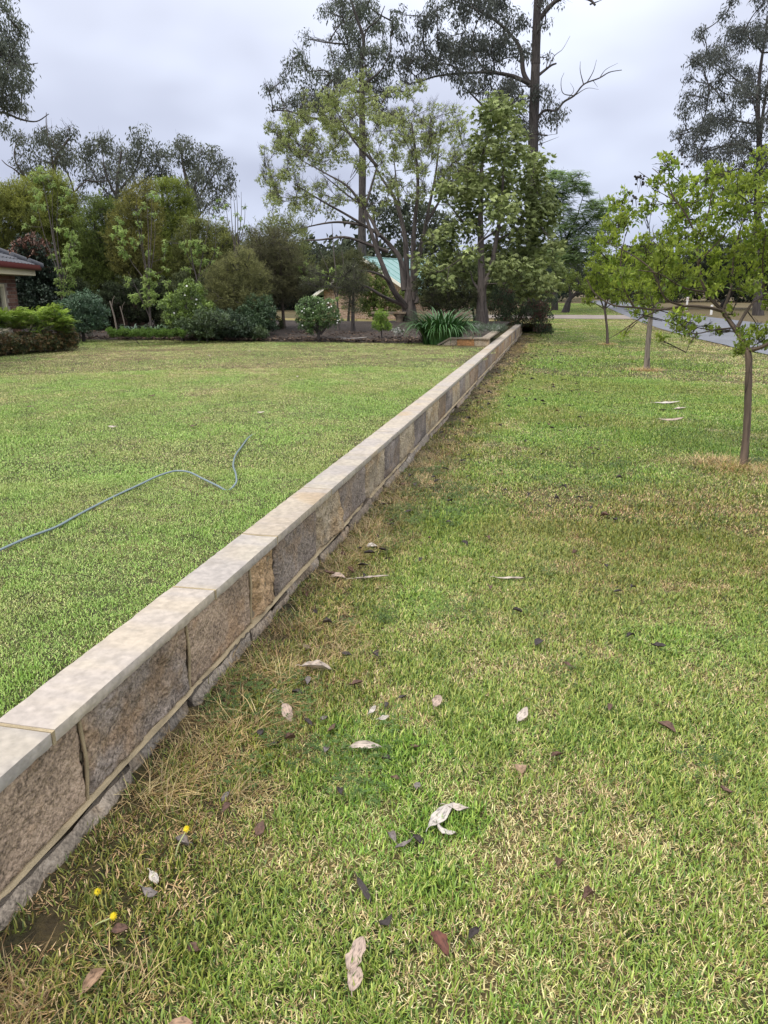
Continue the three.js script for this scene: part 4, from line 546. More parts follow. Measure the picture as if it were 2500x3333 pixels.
    lobes: [[0.36,4.47,0.17],[1.31,4.66,0.24],[-2.39,6.38,0.23],[-4.38,3.36,0.22],[1.76,3.92,0.18],[-0.55,5.25,0.22],[-2.07,6.72,0.21],[-3.73,5.19,0.21],[-2.1,6.79,0.16],[-0.92,4.34,0.21],[-3.71,6.04,0.23],[-4.1,4.14,0.16],[-4.49,3.89,0.17],[1.76,4.06,0.16],[-3.73,4.34,0.17],[1.06,4.79,0.21],[0.31,5.32,0.15],[1.31,4.95,0.14],[-3.56,5.44,0.25],[-3.59,5.95,0.16],[-2.69,6.03,0.15],[0.23,6.32,0.14],[-2.18,5.7,0.18],[0.28,3.9,0.17],[0.58,5.26,0.21],[1.98,4.78,0.15],[-4.24,3.1,0.26],[-4.29,5.34,0.17],[-1.9,5.72,0.15],[-4.05,5.7,0.21],[1.45,5.7,0.24],[-3.09,6.54,0.15],[-2.51,6.48,0.17],[-4.07,5.2,0.17],[-4.27,4.0,0.17],[-2.71,5.44,0.19],[0.25,3.98,0.24],[-2.05,6.48,0.16],[-2.9,4.11,0.15],[0.48,4.62,0.15],[1.73,4.37,0.19],[-2.2,5.62,0.21],[0.92,3.86,0.21],[-3.52,3.95,0.26],[-0.65,6.58,0.19],[-4.44,4.55,0.25],[-1.99,6.11,0.17],[-3.0,5.53,0.26],[-0.5,5.3,0.24],[-1.34,6.86,0.15],[-3.34,3.56,0.23],[-1.21,4.5,0.19],[-2.54,5.39,0.23],[0.7,5.46,0.22],[-1.14,5.81,0.15],[-2.82,3.92,0.24],[0.32,4.38,0.2],[1.33,5.99,0.21],[-2.0,6.27,0.25],[1.46,4.36,0.16],[-3.19,5.73,0.22],[-0.39,3.69,0.15],[1.27,3.86,0.19],[-2.59,5.83,0.26],[-3.37,6.23,0.22],[-0.0,3.86,0.2],[-1.43,6.59,0.16],[-0.52,6.57,0.23],[0.32,6.65,0.2],[-2.1,6.53,0.18],[0.47,3.89,0.16],[1.49,5.38,0.2],[-1.15,6.81,0.17],[-0.19,6.7,0.15],[-4.01,5.52,0.14],[0.48,5.47,0.17],[1.87,5.11,0.15],[-0.03,4.84,0.19],[0.57,5.15,0.25],[-0.31,4.27,0.15],[-3.18,5.23,0.2],[-2.74,4.14,0.16],[-1.55,6.71,0.25],[1.8,4.43,0.17],[-2.16,3.65,0.21],[1.91,3.97,0.16],[-0.33,5.42,0.2],[-3.03,4.58,0.21],[0.24,6.44,0.22],[-1.27,6.86,0.18],[-3.58,2.94,0.2],[1.52,5.73,0.24],[-3.7,5.54,0.21],[-3.24,5.09,0.15],[-4.4,4.5,0.23],[-0.54,4.38,0.26],[-0.07,6.62,0.19],[-3.87,3.75,0.18],[-1.5,6.36,0.17],[-4.03,5.53,0.19],[-0.47,4.21,0.16],[-3.64,5.9,0.21],[-2.63,6.57,0.18],[1.29,5.88,0.22],[0.51,5.58,0.22],[1.02,4.5,0.26],[-2.88,5.28,0.15],[-4.25,3.92,0.25],[1.36,4.84,0.19],[-0.85,5.78,0.2],[-1.5,6.58,0.15],[-1.0,5.15,0.21],[1.86,5.18,0.2],[1.49,5.38,0.25],[1.64,5.01,0.25],[-0.79,4.87,0.23],[-0.59,6.45,0.22],[-4.04,5.12,0.25],[-3.58,4.0,0.22],[-2.94,5.51,0.23],[-3.87,3.71,0.22],[1.49,5.81,0.25],[-3.74,5.24,0.26],[1.09,4.15,0.25],[0.67,6.33,0.14],[-4.36,4.74,0.16],[1.04,6.0,0.22],[-2.07,4.24,0.18],[-4.61,4.2,0.24],[-1.26,5.16,0.23],[-1.66,4.05,0.17],[0.47,6.56,0.19],[0.74,4.97,0.15],[1.07,4.35,0.25],[-4.18,5.59,0.19],[-0.03,6.09,0.19],[-1.87,6.91,0.23],[1.54,3.57,0.23],[0.14,5.12,0.18],[-2.16,6.62,0.18],[-3.65,5.81,0.16],[-1.77,6.58,0.2],[-0.56,4.71,0.19],[-4.17,4.73,0.23],[-0.66,6.61,0.19],[0.56,5.69,0.16],[-1.15,6.67,0.25],[-0.38,6.84,0.19],[-1.65,6.38,0.19],[-4.2,4.11,0.18],[-4.0,5.75,0.18],[-4.03,5.58,0.22],[-3.09,5.82,0.24],[1.03,4.56,0.22],[-0.52,5.29,0.16],[-0.68,6.27,0.23],[-4.41,5.08,0.18],[-3.45,5.0,0.22],[-3.96,3.16,0.25],[-2.74,6.29,0.25],[0.85,4.17,0.2],[0.56,5.71,0.22],[-3.62,2.94,0.21],[-2.81,4.77,0.17],[-3.15,5.08,0.16],[-2.52,5.98,0.16],[0.59,5.93,0.17],[0.18,4.91,0.18],[-2.89,5.07,0.15],[0.36,4.46,0.19],[0.64,5.75,0.14],[-0.72,6.05,0.17],[-3.07,6.16,0.21],[-2.77,3.86,0.26],[-0.42,4.03,0.16],[-1.52,4.68,0.23],[0.96,5.72,0.22],[-0.25,5.69,0.2],[-0.61,4.23,0.2],[-0.88,6.19,0.25],[-4.51,4.9,0.15],[-2.8,6.34,0.25],[-4.09,5.54,0.22],[-1.66,5.93,0.2],[1.77,4.37,0.2],[-4.28,3.76,0.21],[-3.66,4.95,0.23],[1.73,3.73,0.24],[-2.5,4.88,0.17],[-2.67,3.49,0.23],[-1.44,5.62,0.19],[-3.62,5.69,0.26],[-2.24,5.96,0.22],[-1.42,6.53,0.17],[-3.72,3.61,0.2],[1.97,4.62,0.15],[-3.0,5.22,0.17],[2.05,4.33,0.22],[-3.82,5.3,0.22],[-2.36,6.03,0.2],[-1.39,6.73,0.24],[1.65,4.14,0.19],[0.97,4.45,0.17],[-4.22,4.79,0.2],[-1.35,3.61,0.26],[0.21,6.7,0.22],[1.46,4.07,0.18],[-2.3,6.3,0.2],[-2.12,5.89,0.26],[-3.3,6.1,0.15],[-2.3,5.26,0.24],[-2.22,5.76,0.22],[0.12,6.19,0.16],[-4.54,4.06,0.18],[-0.14,5.49,0.22],[1.46,3.98,0.27],[-0.55,3.94,0.25],[-2.46,5.9,0.26],[-0.25,5.9,0.16],[1.96,4.88,0.2],[-0.78,6.53,0.23],[-2.27,6.48,0.23],[0.47,5.36,0.23],[-2.59,6.05,0.22],[1.46,4.41,0.22],[-0.43,5.28,0.22],[-2.02,6.87,0.18],[0.82,5.62,0.23],[-2.01,6.5,0.15],[1.29,4.07,0.24],[1.43,4.46,0.22],[1.77,4.47,0.17],[-0.42,6.81,0.18],[-2.91,4.91,0.21],[0.06,5.41,0.23],[0.12,5.0,0.19],[1.62,5.03,0.26],[-3.35,3.86,0.2],[-0.06,5.85,0.17],[-2.31,6.58,0.26],[1.92,4.0,0.19],[-3.49,5.97,0.16],[-0.08,4.77,0.17],[-1.68,6.71,0.17],[-1.53,4.7,0.23],[0.1,5.18,0.17],[-4.13,5.59,0.21],[-2.88,6.6,0.15],[-3.71,3.8,0.17],[0.24,3.85,0.19],[-0.76,3.59,0.17],[-2.11,5.06,0.25],[-0.56,5.84,0.2],[-3.55,5.36,0.22],[-0.91,6.27,0.2],[-0.34,5.62,0.22],[-0.93,5.75,0.19],[-0.17,5.98,0.25],[-3.69,4.08,0.21],[-1.6,6.01,0.26],[0.3,5.43,0.24],[-0.21,6.45,0.22],[-0.29,6.74,0.26],[-1.28,6.7,0.25],[-0.06,5.18,0.17],[-1.51,5.64,0.26],[0.7,6.44,0.24],[-0.45,5.39,0.21],[0.86,5.75,0.18],[1.04,5.97,0.2],[-3.72,6.14,0.16],[-3.69,4.43,0.26],[1.82,4.11,0.24],[-1.2,5.48,0.15],[1.76,3.83,0.17],[0.37,6.39,0.16],[-3.3,5.16,0.25],[-3.76,6.08,0.21],[-1.07,6.09,0.25],[-1.1,6.88,0.26],[-3.31,4.93,0.17],[-1.9,6.92,0.21],[-1.89,6.72,0.25],[1.19,4.27,0.19],[-2.35,4.02,0.24],[-0.89,4.5,0.25],[1.79,3.71,0.23],[-3.87,4.68,0.2],[-2.66,6.73,0.17],[-3.45,5.62,0.15],[1.33,5.21,0.19],[-1.23,6.78,0.14],[-2.49,6.53,0.24],[-0.48,6.18,0.18],[-2.8,6.13,0.2],[1.79,4.82,0.2],[0.04,4.86,0.21],[-3.32,4.95,0.14],[-3.29,6.39,0.24],[-3.35,5.68,0.25],[-3.21,6.03,0.23],[-4.4,4.54,0.21],[1.11,5.6,0.2],[-4.49,4.29,0.24],[-1.47,4.74,0.24],[-1.48,6.68,0.18],[-1.75,6.23,0.21],[0.94,5.18,0.24],[0.2,5.31,0.23],[-2.66,5.9,0.22],[-2.38,6.38,0.14],[-2.56,5.91,0.15],[-2.91,5.58,0.21],[-3.8,3.08,0.21],[1.62,4.56,0.19],[0.08,4.58,0.19],[-4.22,5.31,0.19],[-2.61,6.7,0.23],[1.3,4.83,0.16],[-1.88,6.73,0.18],[-2.59,6.07,0.15],[-1.55,3.65,0.21],[1.22,4.72,0.23],[-4.22,3.66,0.25],[-3.03,4.92,0.16],[-2.37,4.37,0.21],[-3.06,3.61,0.18],[-1.01,6.05,0.24],[-2.53,6.11,0.24],[-2.5,5.85,0.17]] },
  flameTree: { at: [-2.4, 0.5, -24.88], turn: 0.096,
    limbs: [[0.23,0.13,[0.0,0.02],[-0.03,0.65],[-0.04,1.22],[-0.1,2.07]],[0.13,0.04,[-0.1,2.07],[-0.14,2.99],[-0.16,3.89],[-0.13,4.98],[0.16,5.96]],[0.13,0.04,[-0.01,1.13],[0.19,1.6],[0.35,2.53],[0.45,3.43],[0.49,4.75]],[0.06,0.02,[-0.14,1.08],[-0.32,1.32],[-0.4,1.6]],[0.05,0.02,[-0.04,2.53],[0.66,2.98],[1.36,3.29]],[0.05,0.02,[-0.12,2.76],[-0.69,3.08],[-1.18,3.63]],[0.05,0.02,[0.39,2.53],[1.05,2.79],[1.62,2.88]]],
    lobes: [[0.23,6.46,0.19],[0.42,6.29,0.21],[0.06,6.21,0.19],[0.34,6.04,0.28],[0.67,5.9,0.26],[-0.07,5.88,0.24],[-0.25,5.76,0.21],[0.17,5.66,0.33],[0.6,5.53,0.33],[-0.19,5.41,0.31],[0.28,5.23,0.38],[0.75,5.14,0.28],[-0.37,5.07,0.26],[0.02,4.89,0.38],[0.54,4.75,0.38],[0.96,4.7,0.33],[1.29,4.57,0.29],[-0.59,4.6,0.26],[-0.25,4.46,0.34],[0.23,4.32,0.43],[0.79,4.27,0.43],[1.31,4.22,0.38],[1.69,3.99,0.29],[-0.48,4.16,0.29],[-1.14,3.99,0.22],[-1.38,3.77,0.19],[-0.9,3.76,0.29],[-0.51,3.58,0.34],[-0.04,3.79,0.39],[0.53,3.74,0.43],[1.1,3.69,0.44],[1.63,3.55,0.39],[1.97,3.28,0.24],[-0.74,3.31,0.24],[-0.21,3.21,0.29],[0.46,3.25,0.44],[1.08,3.15,0.44],[1.65,3.1,0.39],[-1.55,2.86,0.22],[-1.26,2.86,0.27],[-0.87,2.86,0.29],[-0.48,2.81,0.29],[0.67,2.75,0.39],[1.25,2.66,0.44],[1.77,2.7,0.39],[-1.7,2.59,0.2],[-1.16,2.54,0.25],[-1.83,1.89,0.22],[-1.54,1.98,0.27],[-1.14,1.98,0.3],[-0.75,1.98,0.3],[-0.41,2.07,0.25],[0.41,2.16,0.39],[0.99,2.11,0.44],[1.57,2.06,0.44],[1.98,2.24,0.3],[-1.68,1.6,0.25],[-1.28,1.56,0.27],[-0.89,1.6,0.27],[-0.54,1.6,0.2],[0.53,1.65,0.35],[1.01,1.6,0.4],[1.55,1.55,0.4],[2.02,1.69,0.3],[-1.48,1.27,0.2],[-1.08,1.27,0.22],[1.23,1.17,0.3],[1.71,1.17,0.35],[2.04,1.27,0.25],[-1.05,2.35,0.2]] },
  shrubWallEnd: { at: [-1.57, 0.2, -27.96], turn: 0.056,
    limbs: [[0.05,0.015,[0.0,-0.13],[0.19,0.61],[0.37,1.32]],[0.03,0.01,[0.0,-0.13],[0.42,0.2],[0.85,0.31],[1.14,0.05]],[0.03,0.01,[0.0,-0.13],[-0.3,0.41],[-0.43,0.9]],[0.03,0.01,[0.0,-0.13],[0.3,0.58],[0.59,1.11]]],
    lobes: [[-0.5,1.22,0.28],[-0.06,1.27,0.34],[0.37,1.32,0.34],[0.8,1.22,0.34],[1.09,1.01,0.25],[-0.65,0.84,0.28],[-0.21,0.79,0.34],[0.28,0.85,0.34],[0.77,0.79,0.34],[1.06,0.58,0.28],[-0.24,0.36,0.31],[0.25,0.42,0.28],[0.69,0.42,0.25],[1.02,0.21,0.23],[-0.47,0.47,0.23],[-0.01,0.09,0.2],[1.2,0.05,0.12],[0.87,-0.01,0.14]] },
  underTree: { at: [-3.59, 0.5, -24.74], turn: 0.144,
    limbs: [[0.04,0.012,[-0.0,0.11],[-0.21,0.77],[-0.42,1.41]]],
    lobes: [[-0.72,1.13,0.3],[-0.37,0.94,0.3],[0.08,0.98,0.3],[0.53,0.94,0.3],[-0.61,0.7,0.25],[-0.21,0.6,0.3],[0.24,0.55,0.3],[0.68,0.65,0.25],[-0.42,1.41,0.22],[0.88,0.89,0.22],[0.47,1.22,0.25]] },
  gumTall: { at: [-11.24, 0.2, -44.61], turn: 0.247,
    limbs: [[0.46,0.2,[0.04,-0.78],[0.03,4.05],[0.09,8.19],[0.09,11.19],[0.06,12.88]],[0.2,0.05,[0.06,12.88],[0.2,14.0],[-0.13,14.96],[-0.45,15.84],[-0.61,16.92]],[0.15,0.04,[0.05,11.5],[-0.59,11.65],[-1.18,12.11],[-1.94,12.48]],[0.16,0.04,[0.06,8.99],[-0.7,9.54],[-1.74,10.01],[-2.94,10.24],[-3.88,10.47],[-4.65,10.47]],[0.13,0.04,[0.1,11.81],[0.7,12.2],[1.13,12.5],[1.64,13.42]],[0.12,0.03,[0.06,12.72],[-0.57,13.32],[-0.98,14.14],[-1.47,14.81]],[0.1,0.03,[0.11,13.4],[0.37,14.45],[0.96,14.83],[1.3,15.42]],[0.09,0.03,[0.09,10.57],[-0.33,11.65],[-0.66,12.72]]],
    lobes: [[-0.96,15.69,0.42],[-0.46,15.62,0.5],[0.13,15.7,0.5],[0.71,15.7,0.46],[1.21,15.71,0.33],[-1.46,15.61,0.29],[-1.3,15.18,0.42],[-0.63,15.18,0.54],[0.04,15.19,0.5],[0.71,15.27,0.5],[1.21,15.34,0.29],[-1.72,14.8,0.29],[-0.97,14.66,0.5],[-0.3,14.67,0.55],[0.37,14.75,0.46],[0.88,14.83,0.38],[-1.65,14.29,0.34],[-0.98,14.07,0.51],[-0.22,14.08,0.55],[0.2,13.71,0.51],[1.38,14.46,0.38],[1.72,14.61,0.29],[1.21,13.94,0.51],[1.72,13.94,0.34],[-1.49,13.62,0.38],[-0.73,13.55,0.51],[0.02,13.18,0.51],[0.87,13.34,0.51],[1.47,13.34,0.42],[-3.2,13.0,0.43],[-2.6,13.08,0.34],[-3.64,12.55,0.43],[-3.04,12.55,0.51],[-2.36,12.63,0.51],[-3.91,12.09,0.39],[-1.77,12.71,0.47],[-1.17,12.79,0.51],[-0.49,12.72,0.51],[-1.18,12.18,0.51],[0.36,12.65,0.51],[0.95,12.65,0.51],[1.55,12.66,0.47],[-4.59,12.01,0.3],[-4.86,11.62,0.22],[-4.18,11.63,0.39],[-3.49,11.86,0.52],[-2.8,11.94,0.56],[-2.12,11.95,0.56],[-1.62,11.64,0.51],[-1.02,11.49,0.47],[-3.25,11.25,0.52],[-2.57,11.25,0.52],[-1.97,11.02,0.52],[-4.71,11.16,0.26],[-4.2,11.01,0.3],[-3.44,10.71,0.35],[-2.75,10.71,0.39],[-2.16,10.48,0.35],[-1.37,10.87,0.39],[0.52,11.81,0.51],[1.21,11.74,0.51],[1.72,11.97,0.34],[-0.16,12.11,0.43],[-4.81,10.85,0.16],[1.9,11.36,0.34],[-0.61,16.27,0.75],[0.38,16.35,0.75],[-0.11,17.14,0.83],[-0.94,16.99,0.66],[0.72,17.15,0.66],[-0.18,17.99,0.66]] },
  gumDark: { at: [-1.68, 0.1, -47.97], turn: 0.035,
    limbs: [[0.58,0.4,[0.01,0.19],[-0.3,5.95],[-0.4,8.48],[-0.46,10.93],[-0.5,13.3]],[0.4,0.25,[-0.5,13.3],[-0.55,15.6],[-0.56,16.95],[-0.62,18.57]],[0.25,0.06,[-0.7,12.21],[-1.12,12.86],[-1.35,14.04],[-1.95,14.84],[-3.2,15.82],[-4.6,16.43],[-5.4,16.78]],[0.22,0.06,[-0.69,12.29],[-1.68,12.69],[-2.91,12.9],[-4.41,12.88],[-5.93,12.75],[-6.83,12.46]],[0.14,0.03,[-0.3,10.44],[0.06,10.95],[0.76,10.96],[1.12,11.35],[1.66,11.64],[2.13,12.17],[2.95,12.45],[3.44,12.7],[4.09,12.78]],[0.05,0.012,[1.66,11.64],[1.05,11.74],[0.91,12.3],[1.04,12.61]],[0.05,0.012,[2.13,12.17],[1.9,12.88],[1.88,13.31]],[0.05,0.01,[2.29,12.24],[2.59,12.77],[2.72,13.31]],[0.04,0.01,[2.95,12.45],[3.25,12.9],[3.89,13.25]],[0.04,0.01,[1.74,11.68],[2.32,11.93],[2.92,11.79]],[0.04,0.01,[1.32,11.5],[1.64,11.96],[1.43,12.43]],[0.03,0.008,[2.62,12.35],[2.9,12.06]],[0.14,0.07,[-0.34,12.71],[0.07,13.04],[0.36,13.26],[0.61,13.37]],[0.05,0.012,[0.2,13.11],[0.5,13.72],[0.9,14.08],[1.28,14.79]],[0.04,0.01,[0.07,13.04],[0.23,13.96],[0.31,14.11]],[0.22,0.09,[-0.4,15.44],[0.11,15.98],[0.52,16.22],[1.18,16.33],[1.68,16.19],[2.19,15.97],[2.42,15.7]],[0.08,0.02,[2.19,15.99],[2.52,16.03],[2.76,16.05]],[0.05,0.01,[-0.24,9.38],[0.23,9.61],[0.84,9.63]],[0.04,0.008,[-0.21,9.21],[0.5,9.44],[0.97,9.59]],[0.2,0.08,[-0.51,15.9],[-0.18,16.7],[0.36,17.48]],[0.2,0.06,[-0.49,9.63],[-1.11,9.9],[-2.46,10.51],[-3.48,11.52],[-4.22,12.2]],[0.12,0.04,[-2.91,12.9],[-3.64,13.6],[-4.2,14.64]],[0.12,0.04,[-4.41,12.88],[-5.14,13.51],[-5.95,13.71]]],
    lobes: [[-7.56,15.21,0.4],[-7.12,15.65,0.4],[-6.68,15.94,0.35],[-7.74,14.74,0.4],[-7.02,14.94,0.53],[-6.31,15.14,0.58],[-6.58,15.54,0.44],[-5.69,15.5,0.53],[-5.59,14.87,0.58],[-5.08,15.77,0.48],[-4.74,16.14,0.53],[-4.37,15.43,0.57],[-4.8,14.91,0.57],[-3.69,15.93,0.61],[-3.84,15.25,0.62],[-3.01,16.04,0.7],[-3.06,15.28,0.66],[-2.3,15.62,0.61],[-2.41,16.23,0.61],[-7.73,14.11,0.45],[-7.37,13.61,0.54],[-6.83,14.3,0.58],[-6.46,13.65,0.58],[-5.94,14.26,0.58],[-5.22,14.15,0.58],[-5.47,13.53,0.58],[-4.52,14.27,0.62],[-4.58,13.57,0.62],[-3.82,14.47,0.66],[-3.79,13.69,0.62],[-3.12,14.51,0.66],[-2.92,13.72,0.67],[-2.35,14.63,0.62],[-2.14,13.84,0.62],[-8.09,13.73,0.36],[-8.0,13.32,0.32],[-7.36,12.97,0.41],[-6.72,12.94,0.45],[-7.81,12.83,0.32],[-6.81,12.46,0.27],[-6.09,13.0,0.45],[-5.01,12.95,0.45],[-4.22,13.07,0.58],[-3.42,13.04,0.62],[-2.63,13.08,0.62],[-1.93,13.05,0.53],[-4.55,12.37,0.49],[-3.93,12.34,0.54],[-3.22,12.31,0.58],[-2.42,12.28,0.58],[-1.8,12.1,0.49],[-3.72,11.61,0.45],[-2.84,11.66,0.45],[-2.12,11.39,0.54],[-1.59,11.29,0.54],[-4.09,11.87,0.36],[-0.11,14.82,0.31],[0.05,14.28,0.22],[-0.3,15.13,0.26],[-0.01,12.18,0.4],[-0.24,11.72,0.4],[0.39,11.29,0.4],[0.76,10.88,0.36],[0.25,10.74,0.5],[0.87,10.48,0.32],[-0.16,10.27,0.45],[0.63,10.16,0.32],[-1.02,11.75,0.45],[-1.34,11.12,0.5],[-0.96,10.46,0.45],[-1.65,12.09,0.54],[-1.87,12.97,0.53],[-1.36,13.34,0.44],[-1.25,14.5,0.44],[-1.8,15.29,0.53],[-1.4,15.8,0.52],[-0.82,9.56,0.32],[-2.57,11.0,0.54],[-1.65,10.16,0.45],[-1.54,17.01,0.78],[-2.82,17.16,0.87],[-4.11,17.16,0.78],[0.09,17.79,0.95],[-1.19,18.31,1.03],[0.96,17.15,0.6],[-3.45,18.17,0.95]] },
  gumRight: { at: [11.74, 0.1, -52.71], turn: -0.219,
    limbs: [[0.42,0.22,[0.1,0.14],[-0.46,4.33],[-0.79,7.02],[-1.02,9.64],[-1.32,11.36]],[0.22,0.08,[-1.32,11.36],[-1.42,12.54],[-1.46,13.86],[-1.41,15.47],[-1.45,16.42]],[0.2,0.06,[-1.02,9.64],[-1.02,11.34],[-0.97,12.58],[-0.85,14.2]],[0.16,0.04,[-0.95,8.69],[-1.51,9.42],[-2.41,9.74],[-3.27,9.63],[-4.31,9.34],[-5.3,9.23]],[0.13,0.03,[-1.24,10.68],[-2.03,10.91],[-2.92,11.16],[-4.25,11.26]],[0.12,0.03,[-1.39,12.04],[-2.25,12.78],[-3.39,13.73],[-4.23,14.32]],[0.1,0.03,[-2.25,12.78],[-2.88,12.34],[-3.71,12.75]],[0.1,0.03,[-1.45,14.42],[-2.21,15.24],[-3.13,15.91]],[0.1,0.03,[-3.19,12.03],[-3.6,12.58],[-4.19,13.14],[-5.01,13.39]]],
    lobes: [[-3.53,16.45,0.34],[-3.12,16.56,0.39],[-2.62,16.57,0.44],[-2.03,16.5,0.49],[-1.54,16.51,0.59],[-3.47,15.96,0.39],[-2.88,15.96,0.54],[-2.21,15.88,0.59],[-1.53,15.72,0.59],[-3.7,15.74,0.3],[-3.23,15.36,0.49],[-2.55,15.28,0.59],[-1.77,15.03,0.59],[-4.59,15.27,0.35],[-4.81,14.88,0.3],[-4.15,15.14,0.4],[-3.75,14.68,0.5],[-4.34,14.58,0.5],[-4.56,14.19,0.45],[-3.86,14.11,0.55],[-3.2,14.37,0.55],[-2.53,14.38,0.6],[-1.83,14.14,0.6],[-4.95,13.72,0.4],[-4.41,13.58,0.5],[-5.1,13.4,0.3],[-3.72,13.6,0.5],[-3.02,13.53,0.55],[-2.42,13.46,0.55],[-1.72,13.23,0.55],[-4.36,13.16,0.35],[-2.04,12.43,0.6],[-2.72,12.41,0.5],[-3.2,12.12,0.5],[-4.43,12.14,0.46],[-4.94,11.93,0.36],[-3.89,12.01,0.51],[-3.32,11.62,0.51],[-5.33,11.35,0.41],[-4.8,11.4,0.51],[-4.16,11.26,0.56],[-3.53,11.12,0.56],[-2.84,11.23,0.56],[-2.28,11.61,0.56],[-1.68,11.56,0.51],[-5.56,10.93,0.36],[-5.0,10.71,0.51],[-4.26,10.57,0.56],[-3.55,10.52,0.56],[-5.6,10.41,0.36],[-5.02,10.1,0.51],[-5.36,9.86,0.31],[-4.39,10.05,0.51],[-3.66,9.91,0.56],[-2.9,10.21,0.61],[-2.23,10.42,0.61],[-1.6,10.2,0.61],[-0.92,10.15,0.61],[-2.81,9.42,0.51],[-2.01,9.28,0.51],[-4.17,8.89,0.41],[-3.53,8.76,0.57],[-2.81,8.63,0.62],[-2.09,8.5,0.62],[-1.43,8.81,0.62],[-0.82,8.68,0.62],[-4.22,8.45,0.36],[-3.45,8.05,0.57],[-2.36,7.81,0.62],[-1.31,7.75,0.73],[-0.6,7.63,0.62],[-0.97,15.81,0.88],[-0.65,14.58,0.99],[-0.13,13.07,1.1],[-0.48,11.95,0.8],[0.16,10.82,1.11],[-0.01,9.57,1.02],[-0.01,8.29,1.03],[0.41,14.46,1.09],[0.98,11.99,1.31],[1.16,9.49,1.23],[-3.1,7.31,0.62],[-1.55,6.88,0.73],[-1.61,5.9,0.63],[-0.63,6.49,0.63]] },
  jacaranda: { at: [-0.4, 0.05, -62.0], turn: 0.006,
    limbs: [[0.3,0.12,[-0.1,0.45],[-0.13,2.77],[0.14,4.14],[0.53,5.26]],[0.14,0.04,[0.04,3.91],[0.81,4.58],[1.93,5.01],[3.05,5.22]],[0.14,0.04,[-0.05,3.34],[1.19,4.01],[2.45,4.11]],[0.12,0.03,[0.53,5.26],[1.03,6.36],[1.48,8.1]],[0.12,0.03,[0.24,4.36],[-0.1,6.16],[-0.6,8.58]],[0.1,0.03,[0.53,5.26],[1.85,6.12],[2.91,7.09]]],
    lobes: [[-1.02,9.89,0.36],[-0.56,9.87,0.42],[-0.87,9.34,0.59],[-0.09,9.54,0.42],[0.5,9.2,0.48],[1.06,9.29,0.36],[1.4,9.28,0.3],[-0.03,8.67,0.66],[0.77,8.55,0.66],[1.45,8.53,0.54],[1.91,8.41,0.24],[-0.71,8.58,0.72],[-0.89,7.71,0.84],[0.24,7.91,0.54],[-0.38,6.93,0.84],[2.19,7.65,0.42],[2.75,7.64,0.36],[2.23,7.1,0.6],[2.91,7.09,0.6],[3.37,6.97,0.42],[0.68,6.47,0.72],[1.6,6.46,0.78],[2.63,6.33,0.72],[0.04,5.71,0.85],[1.09,5.58,0.73],[2.23,5.57,0.79],[3.13,5.66,0.61],[0.57,4.69,0.85],[1.49,4.68,0.79],[2.52,4.67,0.79],[-0.23,4.48,0.85],[0.86,3.79,0.73],[1.9,3.78,0.67],[0.18,3.45,0.73],[2.81,3.89,0.55]] },
  leanTree: { at: [0.23, 0.02, -56.0], turn: -0.004,
    limbs: [[0.22,0.12,[-0.0,0.01],[0.18,0.59],[0.36,0.96],[0.67,1.22]],[0.12,0.04,[0.67,1.22],[1.4,1.33],[1.79,1.64]],[0.1,0.03,[0.36,0.96],[0.21,1.64],[-0.04,2.27]],[0.08,0.03,[0.67,1.22],[0.83,1.85],[0.59,2.37]]],
    lobes: [[-0.48,2.58,0.39],[0.05,2.58,0.44],[0.48,2.37,0.39],[-0.24,2.06,0.45],[0.41,1.85,0.5],[0.95,1.74,0.5],[-0.67,2.27,0.28],[-0.32,1.64,0.33],[1.37,1.74,0.45],[0.81,2.26,0.33],[0.11,1.54,0.28],[1.6,1.43,0.28]] },
  darkConifer: { at: [-0.52, 0.0, -78.0], turn: 0.007,
    limbs: [[0.15,0.045,[-0.0,0.81],[-0.29,1.83],[-0.57,2.85]]],
    lobes: [[-0.57,2.85,0.62],[0.17,2.85,0.62],[-0.67,1.98,0.7],[0.23,1.98,0.78],[-0.47,1.25,0.7],[0.42,1.17,0.62],[-0.92,1.25,0.47]] },
  myrtleFar: { at: [1.39, 0, -24.01], turn: -0.058,
    limbs: [[0.045,0.03,[0.0,0.02],[-0.03,0.37],[-0.1,0.77],[-0.16,1.05]],[0.025,0.006,[-0.16,1.0],[-0.33,1.4],[-0.45,1.85]],[0.025,0.006,[-0.15,1.0],[-0.06,1.4],[0.03,1.93]],[0.025,0.006,[-0.15,1.02],[-0.16,1.54],[-0.21,2.15]],[0.018,0.005,[-0.19,1.04],[-0.45,1.18],[-0.63,1.22]],[0.018,0.005,[-0.12,1.05],[0.13,1.27],[0.29,1.49]]],
    lobes: [[-0.32,2.5,0.14],[-0.49,2.33,0.17],[-0.22,2.29,0.19],[0.0,2.24,0.17],[-0.61,2.11,0.17],[-0.33,2.02,0.21],[-0.06,1.98,0.21],[0.2,1.98,0.17],[-0.63,1.85,0.14],[-0.4,1.71,0.22],[-0.13,1.67,0.24],[0.14,1.67,0.22],[0.31,1.76,0.14],[-0.64,1.4,0.11],[-0.52,1.49,0.14],[-0.24,1.4,0.17],[0.03,1.4,0.19],[0.29,1.4,0.14],[-0.72,1.22,0.11],[-0.54,1.2,0.11],[0.13,1.23,0.12],[0.4,1.23,0.1]] },
  myrtleMid: { at: [1.76, 0, -16.61], turn: -0.106,
    limbs: [[0.06,0.045,[0.02,-0.0],[-0.01,0.41],[-0.01,0.76],[-0.01,1.13]],[0.035,0.008,[-0.01,1.1],[-0.17,1.47],[-0.3,1.86]],[0.035,0.008,[-0.01,1.1],[0.0,1.56],[-0.04,1.98]],[0.035,0.008,[-0.01,1.1],[0.16,1.44],[0.22,1.8]]],
